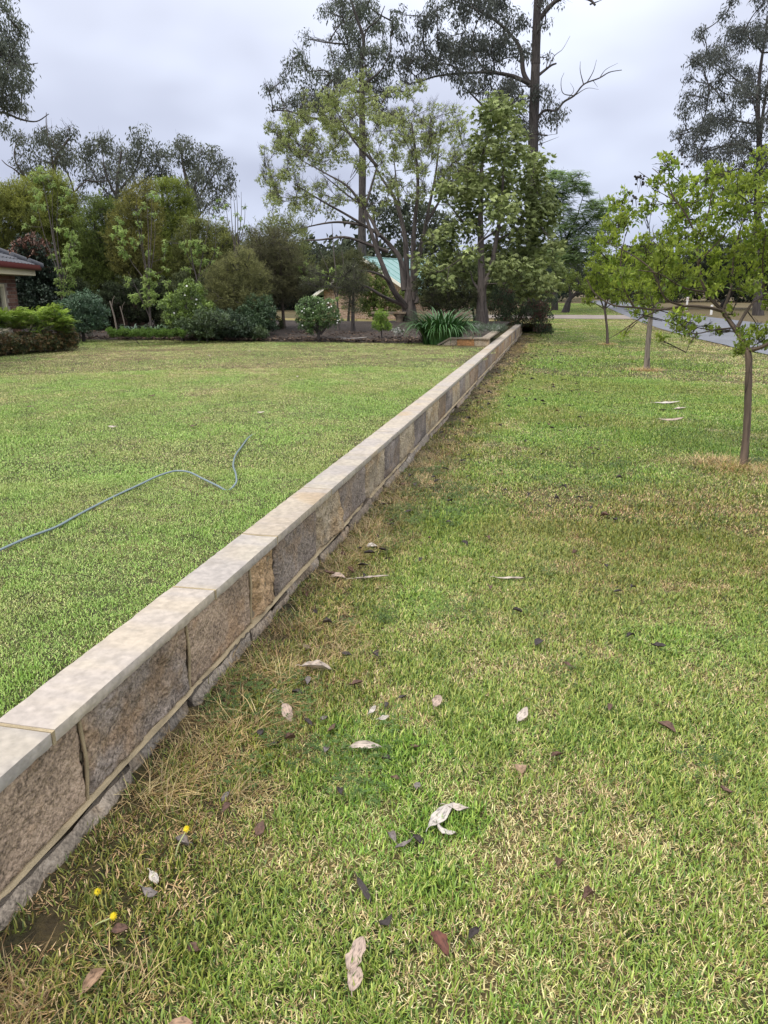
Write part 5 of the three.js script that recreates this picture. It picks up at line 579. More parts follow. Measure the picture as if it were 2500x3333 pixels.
    lobes: [[-0.33,1.86,0.2],[-0.13,1.98,0.2],[0.09,1.92,0.2],[0.28,1.77,0.17],[-0.37,1.62,0.18],[-0.13,1.65,0.2],[0.11,1.62,0.2],[-0.23,1.4,0.15],[0.01,1.4,0.17],[0.22,1.44,0.15],[-0.24,2.22,0.16],[-0.03,2.22,0.16],[0.19,2.1,0.16],[-0.46,2.04,0.15]] },
  myrtleNear: { at: [1.74, 0, -7.55], turn: -0.227,
    limbs: [[0.042,0.036,[0.0,-0.01],[-0.01,0.34],[-0.04,0.7],[-0.07,0.99],[-0.09,1.07]],[0.034,0.022,[-0.08,1.06],[-0.15,1.17],[-0.22,1.26],[-0.29,1.35],[-0.34,1.42]],[0.02,0.006,[-0.32,1.4,0.0],[-0.46,1.44,0.2],[-0.64,1.45,0.3],[-0.82,1.42,0.4],[-1.03,1.44,0.5],[-1.22,1.46,0.5],[-1.38,1.56,0.5],[-1.46,1.68,0.5]],[0.018,0.005,[-0.29,1.35],[-0.4,1.47,-0.2],[-0.57,1.66,-0.3],[-0.7,1.75,-0.3],[-0.89,1.91,-0.4],[-1.07,2.06,-0.4]],[0.02,0.005,[-0.34,1.41],[-0.48,1.57,0.2],[-0.56,1.81,0.3],[-0.6,2.02,0.3],[-0.69,2.19,0.3],[-0.81,2.34,0.3],[-0.92,2.46,0.3]],[0.028,0.007,[-0.08,1.07],[0.01,1.1,0.1],[0.12,1.18,0.2],[0.28,1.34,0.3],[0.44,1.54,0.3]],[0.024,0.006,[-0.2,1.25],[-0.16,1.36,-0.2],[-0.1,1.47,-0.3],[-0.01,1.54,-0.4],[0.12,1.74,-0.4]],[0.018,0.005,[-0.33,1.42,-0.1],[-0.3,1.61,-0.3],[-0.31,1.88,-0.4],[-0.28,2.14,-0.4],[-0.21,2.39,-0.4]],[0.014,0.004,[-0.64,1.45,0.3],[-0.78,1.52,0.5],[-0.9,1.75,0.6],[-1.1,1.89,0.6],[-1.29,1.98,0.6]],[0.012,0.004,[-0.48,1.57,0.2],[-0.65,1.61,0.5],[-0.84,1.72,0.6],[-1.01,1.75,0.6]],[0.012,0.004,[-1.03,1.44,0.5],[-1.12,1.61,0.6],[-1.16,1.82,0.6],[-1.14,2.03,0.6]],[0.012,0.003,[-0.6,2.02,0.3],[-0.52,2.17,0.4],[-0.5,2.36,0.4],[-0.42,2.51,0.4]],[0.01,0.003,[-0.22,1.26],[-0.37,1.25,0.2],[-0.5,1.22,0.3],[-0.66,1.24,0.4],[-0.75,1.31,0.4]],[0.008,0.003,[-0.5,1.22,0.3],[-0.55,1.14,0.35],[-0.57,1.06,0.4]],[0.008,0.003,[-0.82,1.42,0.4],[-0.98,1.34,0.5],[-1.14,1.22,0.5],[-1.25,1.15,0.5]],[0.01,0.003,[-0.81,2.34,0.3],[-0.86,2.45,0.3],[-0.87,2.58,0.3]],[0.012,0.004,[-0.56,1.81,0.3],[-0.44,1.93,0.5],[-0.34,2.04,0.6]],[0.012,0.004,[-0.01,1.54,-0.4],[-0.06,1.81,-0.2],[-0.07,2.07,0]],[0.008,0.003,[-0.92,2.46,0.3],[-1.0,2.49,0.3],[-1.12,2.57,0.3]],[0.008,0.003,[-0.86,2.43,0.3],[-0.95,2.54,0.3],[-1.01,2.59,0.3]]],
    lobes: [[-0.89,2.58,0.06],[-0.83,2.54,0.06],[-0.76,2.53,0.06],[-0.86,2.47,0.07],[-0.77,2.43,0.07],[-0.65,2.45,0.07],[-0.59,2.52,0.07],[-0.53,2.53,0.06],[-0.94,2.44,0.05],[-1.04,2.46,0.04],[-0.54,2.42,0.07],[-0.44,2.53,0.07],[-0.38,2.47,0.07],[-0.31,2.51,0.06],[-0.25,2.48,0.07],[-0.2,2.58,0.06],[-0.14,2.53,0.07],[-1.29,2.32,0.05],[-1.22,2.27,0.07],[-1.12,2.28,0.07],[-1.02,2.3,0.07],[-1.17,2.37,0.04],[-0.92,2.35,0.07],[-0.81,2.33,0.08],[-0.7,2.31,0.08],[-0.6,2.34,0.08],[-0.49,2.33,0.08],[-0.39,2.35,0.08],[-0.3,2.37,0.08],[-0.2,2.38,0.08],[-0.11,2.39,0.08],[-1.37,2.26,0.05],[-1.45,2.19,0.05],[-1.36,2.13,0.07],[-1.25,2.14,0.08],[-1.12,2.14,0.08],[-0.99,2.14,0.08],[-0.89,2.17,0.08],[-0.77,2.18,0.08],[-0.65,2.17,0.08],[-0.53,2.17,0.08],[-0.41,2.18,0.09],[-0.3,2.21,0.09],[-0.19,2.23,0.09],[-0.09,2.21,0.09],[-1.55,2.05,0.05],[-1.5,1.98,0.06],[-1.39,1.99,0.07],[-1.28,2.01,0.08],[-1.16,1.99,0.08],[-1.04,1.99,0.08],[-0.91,2.01,0.08],[-0.79,2.02,0.09],[-0.66,2.02,0.09],[-0.53,2.03,0.09],[-0.4,2.03,0.09],[-0.27,2.04,0.09],[-0.16,2.05,0.09],[-0.05,2.03,0.09],[-1.4,1.87,0.05],[-1.28,1.87,0.07],[-1.17,1.85,0.08],[-1.04,1.83,0.08],[-0.91,1.85,0.08],[-0.77,1.84,0.09],[-0.64,1.86,0.09],[-0.49,1.87,0.09],[-0.36,1.87,0.09],[-0.24,1.88,0.09],[-0.11,1.89,0.09],[-1.21,1.72,0.06],[-1.1,1.71,0.07],[-0.98,1.69,0.07],[-0.86,1.71,0.08],[-0.73,1.69,0.09],[-0.6,1.69,0.09],[-0.45,1.7,0.09],[-0.32,1.69,0.08],[-0.19,1.72,0.08],[-0.07,1.73,0.08],[-1.16,1.59,0.06],[-1.06,1.57,0.06],[-0.96,1.58,0.06],[-0.84,1.57,0.06],[-0.73,1.57,0.07],[-0.62,1.57,0.07],[-0.5,1.58,0.07],[-0.38,1.57,0.06],[-0.19,1.59,0.06],[-0.06,1.61,0.08],[-1.09,1.46,0.06],[-1.01,1.42,0.06],[-1.05,1.35,0.06],[-1.12,1.38,0.04],[-0.74,1.35,0.06],[-0.66,1.36,0.05],[-0.69,1.27,0.05],[-0.58,1.27,0.05],[-0.5,1.33,0.05],[-0.61,1.17,0.05],[-0.4,1.22,0.05],[-0.47,1.24,0.04],[-1.22,1.15,0.03],[-0.78,1.18,0.03],[-0.16,1.25,0.05],[-0.09,1.21,0.06],[-0.02,1.23,0.06],[0.04,1.16,0.07],[-0.11,1.13,0.06],[-0.01,1.1,0.06],[-0.16,1.08,0.03],[-0.27,1.39,0.05],[-0.01,2.51,0.1],[0.04,2.32,0.13],[0.07,2.13,0.14],[0.1,1.92,0.14],[0.1,1.71,0.12],[0.13,1.47,0.12],[0.16,1.23,0.11],[0.22,2.25,0.15],[0.25,2.0,0.17],[0.29,1.74,0.15],[0.3,1.48,0.14],[0.42,2.05,0.17],[0.46,1.8,0.15]] },
  rightThicket: { at: [12.47, 0, -68.88], turn: -0.179,
    limbs: [[0.2,0.06,[0.0,0.43],[1.78,2.76],[3.49,5.0]]],
    lobes: [[-8.34,2.96,0.84],[-7.05,2.95,0.98],[-5.83,3.57,1.11],[-4.52,2.93,1.11],[-3.31,3.17,1.11],[-2.07,2.92,1.11],[-0.92,3.4,1.25],[0.31,2.9,1.25],[1.45,3.13,1.25],[2.61,3.0,1.25],[3.7,3.35,1.39],[-1.6,4.14,1.1],[0.12,4.59,1.24],[1.97,4.56,1.24],[3.49,5.0,1.24],[-5.7,2.18,0.84],[-3.79,1.8,0.84],[-1.95,1.8,0.84],[-0.14,1.67,0.84],[1.62,1.67,0.84],[3.35,1.67,0.84],[-7.41,4.22,0.69],[-4.62,3.93,0.69],[4.72,4.04,1.66],[5.01,1.91,1.12]] },
  nandina: { at: [-10.58, 0.38, -13.69], turn: 0.658,
    limbs: [[0.02,0.006,[0.0,0.26],[0.39,0.52],[0.79,0.77]]],
    lobes: [[-0.18,0.66,0.1],[-0.06,0.71,0.11],[0.08,0.69,0.12],[0.22,0.67,0.12],[0.37,0.66,0.12],[0.51,0.67,0.13],[0.67,0.73,0.13],[0.79,0.77,0.11],[0.87,0.7,0.12],[0.95,0.62,0.12],[1.0,0.52,0.1],[-0.17,0.54,0.13],[0.01,0.54,0.13],[0.18,0.54,0.13],[0.35,0.52,0.13],[0.53,0.53,0.13],[0.71,0.56,0.14],[0.85,0.52,0.13],[0.96,0.43,0.11],[-0.06,0.45,0.1],[0.22,0.43,0.1],[0.52,0.42,0.1],[-0.32,0.67,0.13],[-0.34,0.52,0.13]] },
  groundCover: { at: [-9.16, 0.38, -16.19], turn: 0.515,
    limbs: [[0.01,0.003,[-0.0,0.22],[-0.36,0.26],[-0.71,0.3]]],
    lobes: [[-0.71,0.3,0.09],[-0.62,0.28,0.09],[-0.52,0.26,0.09],[-0.43,0.3,0.09],[-0.33,0.27,0.09],[-0.24,0.25,0.09],[-0.14,0.29,0.09],[-0.04,0.27,0.09],[0.05,0.25,0.09],[0.15,0.29,0.09],[0.25,0.26,0.09],[0.34,0.24,0.09],[0.44,0.28,0.09],[0.54,0.26,0.09],[0.64,0.24,0.09],[0.74,0.28,0.09],[0.84,0.26,0.09],[-0.68,0.24,0.07],[-0.55,0.24,0.07],[-0.41,0.24,0.07],[-0.27,0.23,0.07],[-0.14,0.23,0.07],[0.0,0.23,0.07],[0.14,0.23,0.07],[0.28,0.23,0.07],[0.42,0.22,0.07],[0.56,0.22,0.07],[0.7,0.22,0.07],[0.84,0.22,0.07]] },
  whiteFlower: { at: [-3.64, 0.38, -17.83], turn: 0.201,
    limbs: [[0.006,0.0018,[0.0,0.18],[-0.0,0.25],[-0.0,0.31]]],
    lobes: [[-0.09,0.29,0.05],[-0.0,0.31,0.06],[0.09,0.28,0.05],[-0.04,0.24,0.05],[0.05,0.23,0.04]] },
  greyPlant: { at: [-1.79, 0.5, -19.42], turn: 0.092,
    limbs: [[0.006,0.0018,[-0.0,0.03],[-0.18,0.11],[-0.36,0.18]]],
    lobes: [[-0.36,0.18,0.09],[-0.25,0.13,0.09],[-0.15,0.18,0.09],[-0.05,0.13,0.09],[0.05,0.18,0.09],[0.15,0.13,0.09],[0.25,0.18,0.09],[0.35,0.13,0.09],[0.45,0.19,0.09]] },
  backShrubA: { at: [-7.84, 0.2, -33.08], turn: 0.233,
    limbs: [[0.05,0.015,[-0.0,0.12],[0.07,1.08],[0.14,2.02]]],
    lobes: [[-0.4,1.44,0.41],[0.01,1.63,0.41],[0.41,1.44,0.37],[-0.2,0.98,0.48],[0.28,0.98,0.48],[0.68,1.11,0.31],[-0.47,0.72,0.37],[0.07,0.52,0.41],[0.62,0.59,0.34],[0.96,0.78,0.27],[1.16,1.18,0.27],[1.23,0.65,0.27],[-0.53,1.89,0.34],[0.14,2.02,0.27]] },
  backTrees: { at: [-12.35, 0.1, -56.67], turn: 0.215,
    limbs: [[0.2,0.06,[-0.0,-0.68],[-0.58,3.43],[-1.13,7.38]]],
    lobes: [[-0.57,6.44,0.68],[0.1,6.96,0.67],[0.89,6.65,0.79],[1.68,6.96,0.79],[-0.23,5.59,0.68],[0.78,5.59,0.79],[1.8,5.69,0.91],[2.58,6.43,0.79],[-1.13,7.38,0.56],[2.83,5.37,0.91],[3.72,5.9,0.91],[-3.32,3.76,0.69],[-2.41,3.54,0.69],[-1.5,3.21,0.69],[-4.02,3.22,0.69],[-4.93,3.54,0.69],[-5.83,4.19,0.69],[-6.31,3.32,0.69],[1.7,4.19,0.91],[2.85,3.98,0.91],[3.98,4.19,0.91]] },
  understoryA: { at: [-11.88, 0.4, -20.16], turn: 0.533,
    limbs: [[0.04,0.012,[0.0,0.15],[0.08,0.72],[0.16,1.3]]],
    lobes: [[0.21,0.57,0.39],[1.02,0.57,0.41],[-1.2,0.86,0.42],[0.26,0.42,0.25],[-0.12,1.07,0.34],[0.16,1.3,0.27],[-0.65,0.41,0.38],[-0.92,0.53,0.26],[0.25,1.19,0.23],[0.88,1.1,0.27],[1.11,0.43,0.29],[1.08,0.77,0.36],[-0.83,0.39,0.37],[1.07,0.41,0.29],[-0.38,1.15,0.26],[-1.1,1.02,0.35],[-1.28,0.65,0.3],[-0.56,0.51,0.32],[-0.52,0.84,0.37],[-1.19,0.36,0.24],[0.52,0.47,0.24],[0.66,0.95,0.34],[-1.21,1.26,0.27],[1.09,1.12,0.38],[0.97,0.37,0.3],[-0.42,0.79,0.38]] },
  understoryB: { at: [-9.47, 0.4, -20.19], turn: 0.439,
    limbs: [[0.04,0.012,[0.0,0.17],[0.31,0.86],[0.61,1.54]]],
    lobes: [[-0.78,0.56,0.39],[1.4,1.51,0.42],[-0.78,1.1,0.36],[1.55,1.1,0.42],[0.49,1.14,0.3],[-0.52,1.45,0.26],[0.85,0.21,0.27],[-0.96,0.24,0.35],[0.1,1.24,0.35],[1.28,0.95,0.32],[-0.94,0.33,0.24],[0.3,0.43,0.26],[0.97,0.27,0.36],[1.19,1.42,0.32],[-0.67,0.43,0.3],[0.17,0.21,0.41],[1.71,0.95,0.33],[1.0,0.92,0.29],[0.1,1.36,0.31],[1.72,0.25,0.37],[0.36,1.11,0.25],[-0.32,0.51,0.41],[-0.07,0.5,0.39],[0.88,0.67,0.39],[-0.06,0.62,0.29],[0.28,0.52,0.38],[-0.27,0.29,0.37],[0.61,1.54,0.34],[-0.37,0.66,0.33],[1.24,0.69,0.39]] },
  understoryC: { at: [-8.11, 0.4, -21.52], turn: 0.361,
    limbs: [[0.04,0.012,[0.0,0.12],[0.3,1.53],[0.59,2.89]]],
    lobes: [[-0.02,1.95,0.36],[0.73,2.54,0.38],[0.77,1.86,0.41],[0.91,2.2,0.32],[-0.32,1.56,0.4],[0.17,1.85,0.36],[0.59,2.89,0.37],[0.33,1.9,0.3],[0.39,1.69,0.35],[-0.29,2.35,0.34],[-0.22,1.86,0.34],[-0.47,2.29,0.27],[-0.03,2.87,0.26],[-0.48,2.3,0.29],[0.38,2.06,0.27],[0.09,2.68,0.3],[-0.39,1.57,0.3],[-0.49,2.01,0.24],[0.3,2.56,0.33],[0.9,1.6,0.31]] },
  lowGreen: { at: [-8.12, 0.38, -17.29], turn: 0.439,
    limbs: [[0.02,0.006,[0.0,0.15],[-0.05,0.37],[-0.09,0.59]]],
    lobes: [[0.92,0.34,0.14],[-0.34,0.38,0.16],[1.19,0.17,0.17],[0.04,0.22,0.11],[-0.41,0.39,0.17],[-0.35,0.36,0.19],[0.1,0.45,0.13],[-0.08,0.19,0.14],[1.2,0.2,0.16],[-0.13,0.18,0.15],[0.18,0.51,0.2],[0.32,0.52,0.15],[-0.38,0.36,0.15],[-0.07,0.28,0.19],[-0.58,0.41,0.14],[1.15,0.27,0.13],[-0.09,0.59,0.2],[-0.06,0.37,0.15],[0.6,0.36,0.18],[-0.39,0.29,0.14],[0.4,0.5,0.13],[0.39,0.43,0.14]] },
  backShrubC: { at: [-7.86, 0.3, -28.95], turn: 0.265,
    limbs: [[0.05,0.015,[0.0,0.12],[0.13,1.25],[0.27,2.36]]],
    lobes: [[-0.21,2.24,0.36],[0.27,2.36,0.36],[0.62,2.13,0.33],[-0.57,2.02,0.36],[-0.92,1.9,0.36],[-0.1,1.79,0.42],[0.38,1.68,0.36],[-0.58,1.5,0.42],[0.02,1.33,0.36],[-1.17,1.56,0.36],[0.97,1.96,0.21],[-1.58,1.68,0.36]] },
  backShrubB: { at: [-3.23, 0.3, -30.83], turn: 0.104,
    limbs: [[0.05,0.015,[-0.0,0.14],[-0.21,1.1],[-0.43,2.04]]],
    lobes: [[-2.01,1.92,0.37],[-1.52,1.92,0.43],[-0.97,1.98,0.43],[-0.43,2.04,0.43],[0.12,1.98,0.43],[0.66,1.98,0.43],[-1.88,1.39,0.49],[-1.27,1.39,0.49],[-0.59,1.39,0.49],[0.08,1.39,0.49],[0.75,1.45,0.49],[1.41,1.57,0.49],[-1.69,0.86,0.5],[-0.95,0.86,0.5],[-0.21,0.86,0.5],[0.52,0.92,0.5],[1.19,0.98,0.5],[1.87,1.92,0.49],[2.26,1.39,0.5]] },
};
const CAPS = [[-1.15,2.56,5],[-1.11,2.52,5],[-1.13,2.48,3],[-0.96,2.57,4],[-0.95,2.52,5],[-0.99,2.52,2],[-0.93,2.68,3],[-0.92,2.71,1],[-0.87,2.67,3],[-0.83,2.7,3],[-0.77,2.65,3],[-1.06,2.52,2],[-1.17,2.37,5],[-1.14,2.36,4],[-1.33,2.3,3],[-1.21,2.29,2],[-0.59,2.5,4]];
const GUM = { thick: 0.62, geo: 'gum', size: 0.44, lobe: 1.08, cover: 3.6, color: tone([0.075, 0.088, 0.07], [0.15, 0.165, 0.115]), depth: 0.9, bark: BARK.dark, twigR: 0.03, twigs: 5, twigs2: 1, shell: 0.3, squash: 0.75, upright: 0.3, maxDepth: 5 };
plant(D.gumLeftEdge, 'gum_tree', 'tall gum tree cut by the left picture edge, its drooping branches against the sky', 'tree', { ...GUM, size: 0.45, color: tone([0.09, 0.105, 0.085], [0.17, 0.19, 0.14]) });
plant(D.gumB1, 'gum_tree', 'gaunt distant gum with bare crooked limbs rising above the left end of the hedge trees', 'tree', { ...GUM, size: 0.55, cover: 2.2, bark: BARK.brown });
plant(D.gumB2, 'gum_tree', 'broad flat-topped distant gum, middle one behind the hedge trees on the left', 'tree', { ...GUM, size: 0.55, cover: 2.6 });
plant(D.gumB3, 'gum_tree', 'distant gum with a ragged peaked crown beside the bare pear stems', 'tree', { ...GUM, size: 0.55, cover: 2.6 });
plant(D.gumTall, 'gum_tree', 'tall grey-green gum with a long bare trunk seen through the pale spring tree', 'tree', { ...GUM, cover: 2.7, color: tone([0.075, 0.092, 0.07], [0.16, 0.18, 0.125]) });
plant(D.gumDark, 'gum_tree', 'tallest dark-trunked gum with bare dead branches reaching right into the sky', 'tree', { ...GUM, cover: 2.9, size: 0.5, color: tone([0.06, 0.07, 0.062], [0.125, 0.135, 0.11]) });
plant(D.gumRight, 'gum_tree', 'large dark gum behind the nearest young tree at the right picture edge', 'tree', { ...GUM, cover: 2.8, color: tone([0.065, 0.075, 0.068], [0.14, 0.15, 0.125]) });
plant(D.jacaranda, 'feathery_tree', 'blue-green feathery tree with tiered branches beyond the driveway', 'tree', { geo: 'feather', size: 0.7, cover: 5.5, color: tone([0.12, 0.19, 0.06], [0.3, 0.42, 0.14]), depth: 0.9, bark: BARK.dark, twigR: 0.03, twigs: 4, squash: 0.5, upright: 0.15, maxDepth: 5, thick: 0.7, lobe: 1.35 });
plant(D.darkConifer, 'conifer_hedge', 'small dark conifer clump far behind the leaning tree', 'hedge', { geo: 'fine', size: 0.4, cover: 4, color: tone([0.02, 0.035, 0.03], [0.035, 0.06, 0.045]), double: true, twigs: 0 });
plant(D.leanTree, 'leaning_tree', 'small leaning tree with a black bent trunk on the grass past the driveway', 'tree', { geo: 'small', size: 0.35, cover: 1.8, color: tone([0.13, 0.18, 0.04], [0.3, 0.36, 0.08]), bark: BARK.dark, twigR: 0.02, squash: 0.6, lobe: 1.3 });
plant(D.rightThicket, 'tree_thicket', 'dark green thicket of trees across the road behind the young trees', 'trees', { geo: 'oval', size: 0.6, cover: 2.2, color: tone([0.03, 0.04, 0.03], [0.075, 0.09, 0.05]), double: true, twigs: 2, twigR: 0.03, bark: BARK.dark, maxDepth: 5 });
const OL = (a, b, o = {}) => ({ geo: 'fine', size: 0.2, cover: 3.0, color: tone(a, b), double: true, depth: 0.7, bark: BARK.dark, twigR: 0.02, twigs: 2, maxDepth: 1.6, lobe: 1.12, ...o });
plant(D.bottlebrushA, 'hedge_tree', 'olive-green dense hedge tree above the house roof at the left edge', 'tree', OL([0.069, 0.086, 0.023], [0.336, 0.354, 0.071]));
plant(D.bottlebrushB, 'hedge_tree', 'tall rounded olive-green hedge tree behind the leftmost upright pear', 'tree', OL([0.063, 0.086, 0.023], [0.336, 0.371, 0.071]));
plant(D.bottlebrushC, 'hedge_tree', 'dark green hedge tree filling the gap between the two leafy upright pears', 'tree', OL([0.040, 0.063, 0.018], [0.195, 0.248, 0.052]));
plant(D.bottlebrushD, 'hedge_tree', 'brownish-green hedge tree directly behind the upright pear with bare grey stems', 'tree', OL([0.057, 0.067, 0.021], [0.300, 0.283, 0.067]));
plant(D.bottlebrushE, 'hedge_tree', 'bright-topped hedge tree below the peaked distant gum', 'tree', OL([0.052, 0.078, 0.021], [0.300, 0.354, 0.062]));
plant(D.bottlebrushF, 'hedge_tree', 'lower hedge tree right of the others, behind the bare upright stems', 'tree', OL([0.057, 0.069, 0.025], [0.248, 0.265, 0.071]));
plant(D.casuarinaA, 'weeping_shrub', 'wispy olive weeping shrub taller than a person beside the bright camellia', 'shrub', OL([0.063, 0.069, 0.030], [0.265, 0.265, 0.098], { geo: 'fineDroop', size: 0.17, cover: 2.6, depth: 0.6 }));
plant(D.thicketA, 'twiggy_shrub', 'brown twiggy open shrub behind the dark low shrubs in the middle of the bed', 'shrub', { geo: 'fineDroop', size: 0.16, cover: 2.8, lobe: 1.2, color: tone([0.07, 0.065, 0.04], [0.17, 0.17, 0.075]), double: true, bark: BARK.brown, twigR: 0.011, twigs: 8, twigs2: 2 });
plant(D.thicketB, 'twiggy_shrub', 'narrow dark twiggy shrub on a thin stem right of the white-flowered camellia', 'shrub', { geo: 'fineDroop', size: 0.16, cover: 2.2, lobe: 1.1, color: tone([0.06, 0.065, 0.04], [0.13, 0.14, 0.07]), double: true, bark: BARK.dark, twigR: 0.011, twigs: 8, twigs2: 2 });
plant(D.photinia, 'photinia_shrub', 'tall dark shrub with rusty red new leaves right beside the brick house', 'shrub', { geo: 'oval', size: 0.14, cover: 2.6, mat: glossM, color: (h, y) => (rnd() < 0.5 * sstep(1.4, 2.4, y) ? mix3([0.19, 0.08, 0.05], [0.12, 0.07, 0.045], rnd()) : mix3([0.015, 0.03, 0.017], [0.045, 0.07, 0.04], rnd())), double: true, bark: BARK.dark, twigs: 2 });
const PEAR = { geo: 'tuft', size: 0.13, cover: 2.8, lobe: 1.1, color: tone([0.2, 0.3, 0.07], [0.42, 0.52, 0.17]), mat: leafM2, depth: 0.35, bark: BARK.grey, twigR: 0.008, twigs: 2, limbZ: 0.6, shell: 0, maxDepth: 0.8, thick: 0.6 };
plant(D.pearA, 'pear_tree', 'upright pear with pale green leaf tufts, nearest the brick house', 'tree', PEAR);
plant(D.pearB, 'pear_tree', 'upright many-stemmed pear with leaf tufts down its trunk, middle of the hedge', 'tree', PEAR);
plant(D.pearC, 'pear_tree', 'thin upright pear with leaf tufts behind the bright camellia', 'tree', PEAR);
plant(D.pearD, 'pear_tree', 'nearly bare upright pear whose grey stems stand against the sky', 'tree', PEAR);
plant(D.pearE, 'pear_tree', 'small sparse pear with bright leaf tufts above the white-flowered camellia', 'tree', PEAR);
const SH = (a, b, o = {}) => ({ geo: 'small', size: 0.11, cover: 3.0, mat: glossM, color: tone(a, b), double: true, depth: 0.8, bark: BARK.dark, twigs: 2, twigR: 0.008, maxDepth: 0.9, lobe: 1.08, lobeVar: 0.3, sprig: 0.22, shell: 0.2, ...o });
plant(D.shrubDark, 'round_shrub', 'rounded blue-green shrub just right of the clipped hedge', 'shrub', SH([0.030, 0.066, 0.036], [0.105, 0.182, 0.091]));
const camA = plant(D.camelliaA, 'camellia', 'large bright green camellia bush with a few white flowers on the left of the bed', 'shrub', SH([0.054, 0.096, 0.024], [0.238, 0.336, 0.056]));
plant(D.shrubLow, 'low_shrub', 'low dark shrub at the bed edge in front of the weeping shrub', 'shrub', SH([0.024, 0.048, 0.024], [0.084, 0.133, 0.063]));
plant(D.shrubMidDark, 'round_shrub', 'dark green rounded shrub left of the white-flowered camellia', 'shrub', SH([0.024, 0.050, 0.022], [0.084, 0.140, 0.056]));
const camW = plant(D.camelliaWhite, 'camellia', 'dark green camellia bush dotted with white flowers at the lawn edge', 'shrub', SH([0.036, 0.072, 0.024], [0.140, 0.224, 0.063], { cover: 2.4 }));
plant(D.shrubBright, 'box_shrub', 'small upright yellow-green shrub in front of the stone bench', 'shrub', SH([0.096, 0.180, 0.030], [0.308, 0.448, 0.070], { size: 0.07, mat: leafM }));
plant(D.underTree, 'twiggy_shrub', 'dim twiggy undergrowth between the two big garden trees', 'shrub', { geo: 'small', size: 0.13, cover: 1.8, color: tone([0.04, 0.05, 0.025], [0.11, 0.12, 0.05]), double: true, bark: BARK.dark, twigs: 6, twigs2: 1, twigR: 0.012 });
plant(D.shrubWallEnd, 'oleander_shrub', 'dark narrow-leaved shrub hanging over the far end of the sandstone wall', 'shrub', { geo: 'gum', size: 0.2, cover: 3.0, color: (h) => (rnd() < 0.22 ? [0.12, 0.06, 0.05] : mix3([0.03, 0.05, 0.028], [0.085, 0.12, 0.06], rnd())), double: true, depth: 0.8, bark: BARK.red, twigs: 4, twigR: 0.012 });
plant(D.backShrubA, 'back_shrub', 'yellow-green bush in the distance left of the wide spring tree trunk', 'shrub', { geo: 'small', size: 0.2, cover: 2.6, color: tone([0.05, 0.085, 0.025], [0.2, 0.26, 0.06]), double: true, bark: BARK.dark, twigs: 2, maxDepth: 1 });
plant(D.backShrubC, 'back_shrub', 'olive bush hiding the left slope of the far house roof', 'shrub', { geo: 'fine', size: 0.22, cover: 3, color: tone([0.05, 0.06, 0.03], [0.17, 0.18, 0.07]), double: true, bark: BARK.dark, twigs: 4, maxDepth: 1 });
plant(D.understoryA, 'understory_shrub', 'shaded dark shrubbery beneath the hedge trees left of the bright camellia', 'shrub', { geo: 'small', size: 0.15, cover: 2.8, color: tone([0.025, 0.036, 0.018], [0.07, 0.09, 0.04]), double: true, bark: BARK.dark, twigs: 3, maxDepth: 0.6 });  // dark leaf colour stands in for the shade under the hedge trees
plant(D.understoryB, 'understory_shrub', 'mid-green shrubbery behind the weeping shrub and the dark low shrubs', 'shrub', { geo: 'small', size: 0.15, cover: 2.6, color: tone([0.035, 0.05, 0.025], [0.13, 0.15, 0.055]), double: true, bark: BARK.dark, twigs: 4, maxDepth: 0.7 });
plant(D.understoryC, 'understory_shrub', 'pale green wispy growth above the twiggy shrubs, left of the wide spring tree', 'shrub', { geo: 'fine', size: 0.2, cover: 1.5, color: tone([0.09, 0.11, 0.04], [0.28, 0.31, 0.11]), double: true, bark: BARK.brown, twigs: 6, maxDepth: 0.8 });
plant(D.lowGreen, 'low_shrub', 'leafy dark green low growth spilling over the bed edge right of the bright camellia', 'shrub', SH([0.03, 0.05, 0.022], [0.1, 0.15, 0.05], { cover: 2.6, lobe: 1.1 }));
plant(D.backTrees, 'back_trees', 'grey-green trees standing far behind the wide spring tree', 'trees', { geo: 'oval', size: 0.5, cover: 1.8, color: tone([0.05, 0.065, 0.045], [0.12, 0.14, 0.085]), double: true, bark: BARK.dark, twigs: 3, twigR: 0.03, maxDepth: 3 });
plant(D.backShrubB, 'back_shrub', 'dark bush filling the space behind the forked broadleaf tree', 'shrub', { geo: 'oval', size: 0.24, cover: 2.2, color: tone([0.06, 0.08, 0.035], [0.19, 0.23, 0.09]), double: true, bark: BARK.dark, twigs: 3, maxDepth: 1.5 });
plant(D.bigTree, 'spring_tree', 'wide many-stemmed tree with bare grey limbs and pale yellow-green new leaves', 'tree', { geo: 'tuft', size: 0.098, cover: 1.9, lobe: 1.1, thick: 0.6, mat: leafM2, color: tone([0.27, 0.32, 0.1], [0.5, 0.55, 0.24], 0.4), depth: 0.8, bark: BARK.grey, twigBark: BARK.grey, twigR: 0.011, twigs: 9, twigs2: 4, twigUp: 0.6, shell: 0.2, flare: 0.5 });
plant(D.flameTree, 'broadleaf_tree', 'dense tree with large lobed leaves and a forked grey trunk near the wall end', 'tree', { geo: 'lobed', size: 0.25, cover: 2.7, lobe: 1.15, thick: 0.8, mat: leafM, color: tone([0.14, 0.185, 0.06], [0.42, 0.48, 0.19], 0.4), depth: 0.85, bark: BARK.grey, twigR: 0.015, twigs: 4, shell: 0.4, maxDepth: 2.2 });
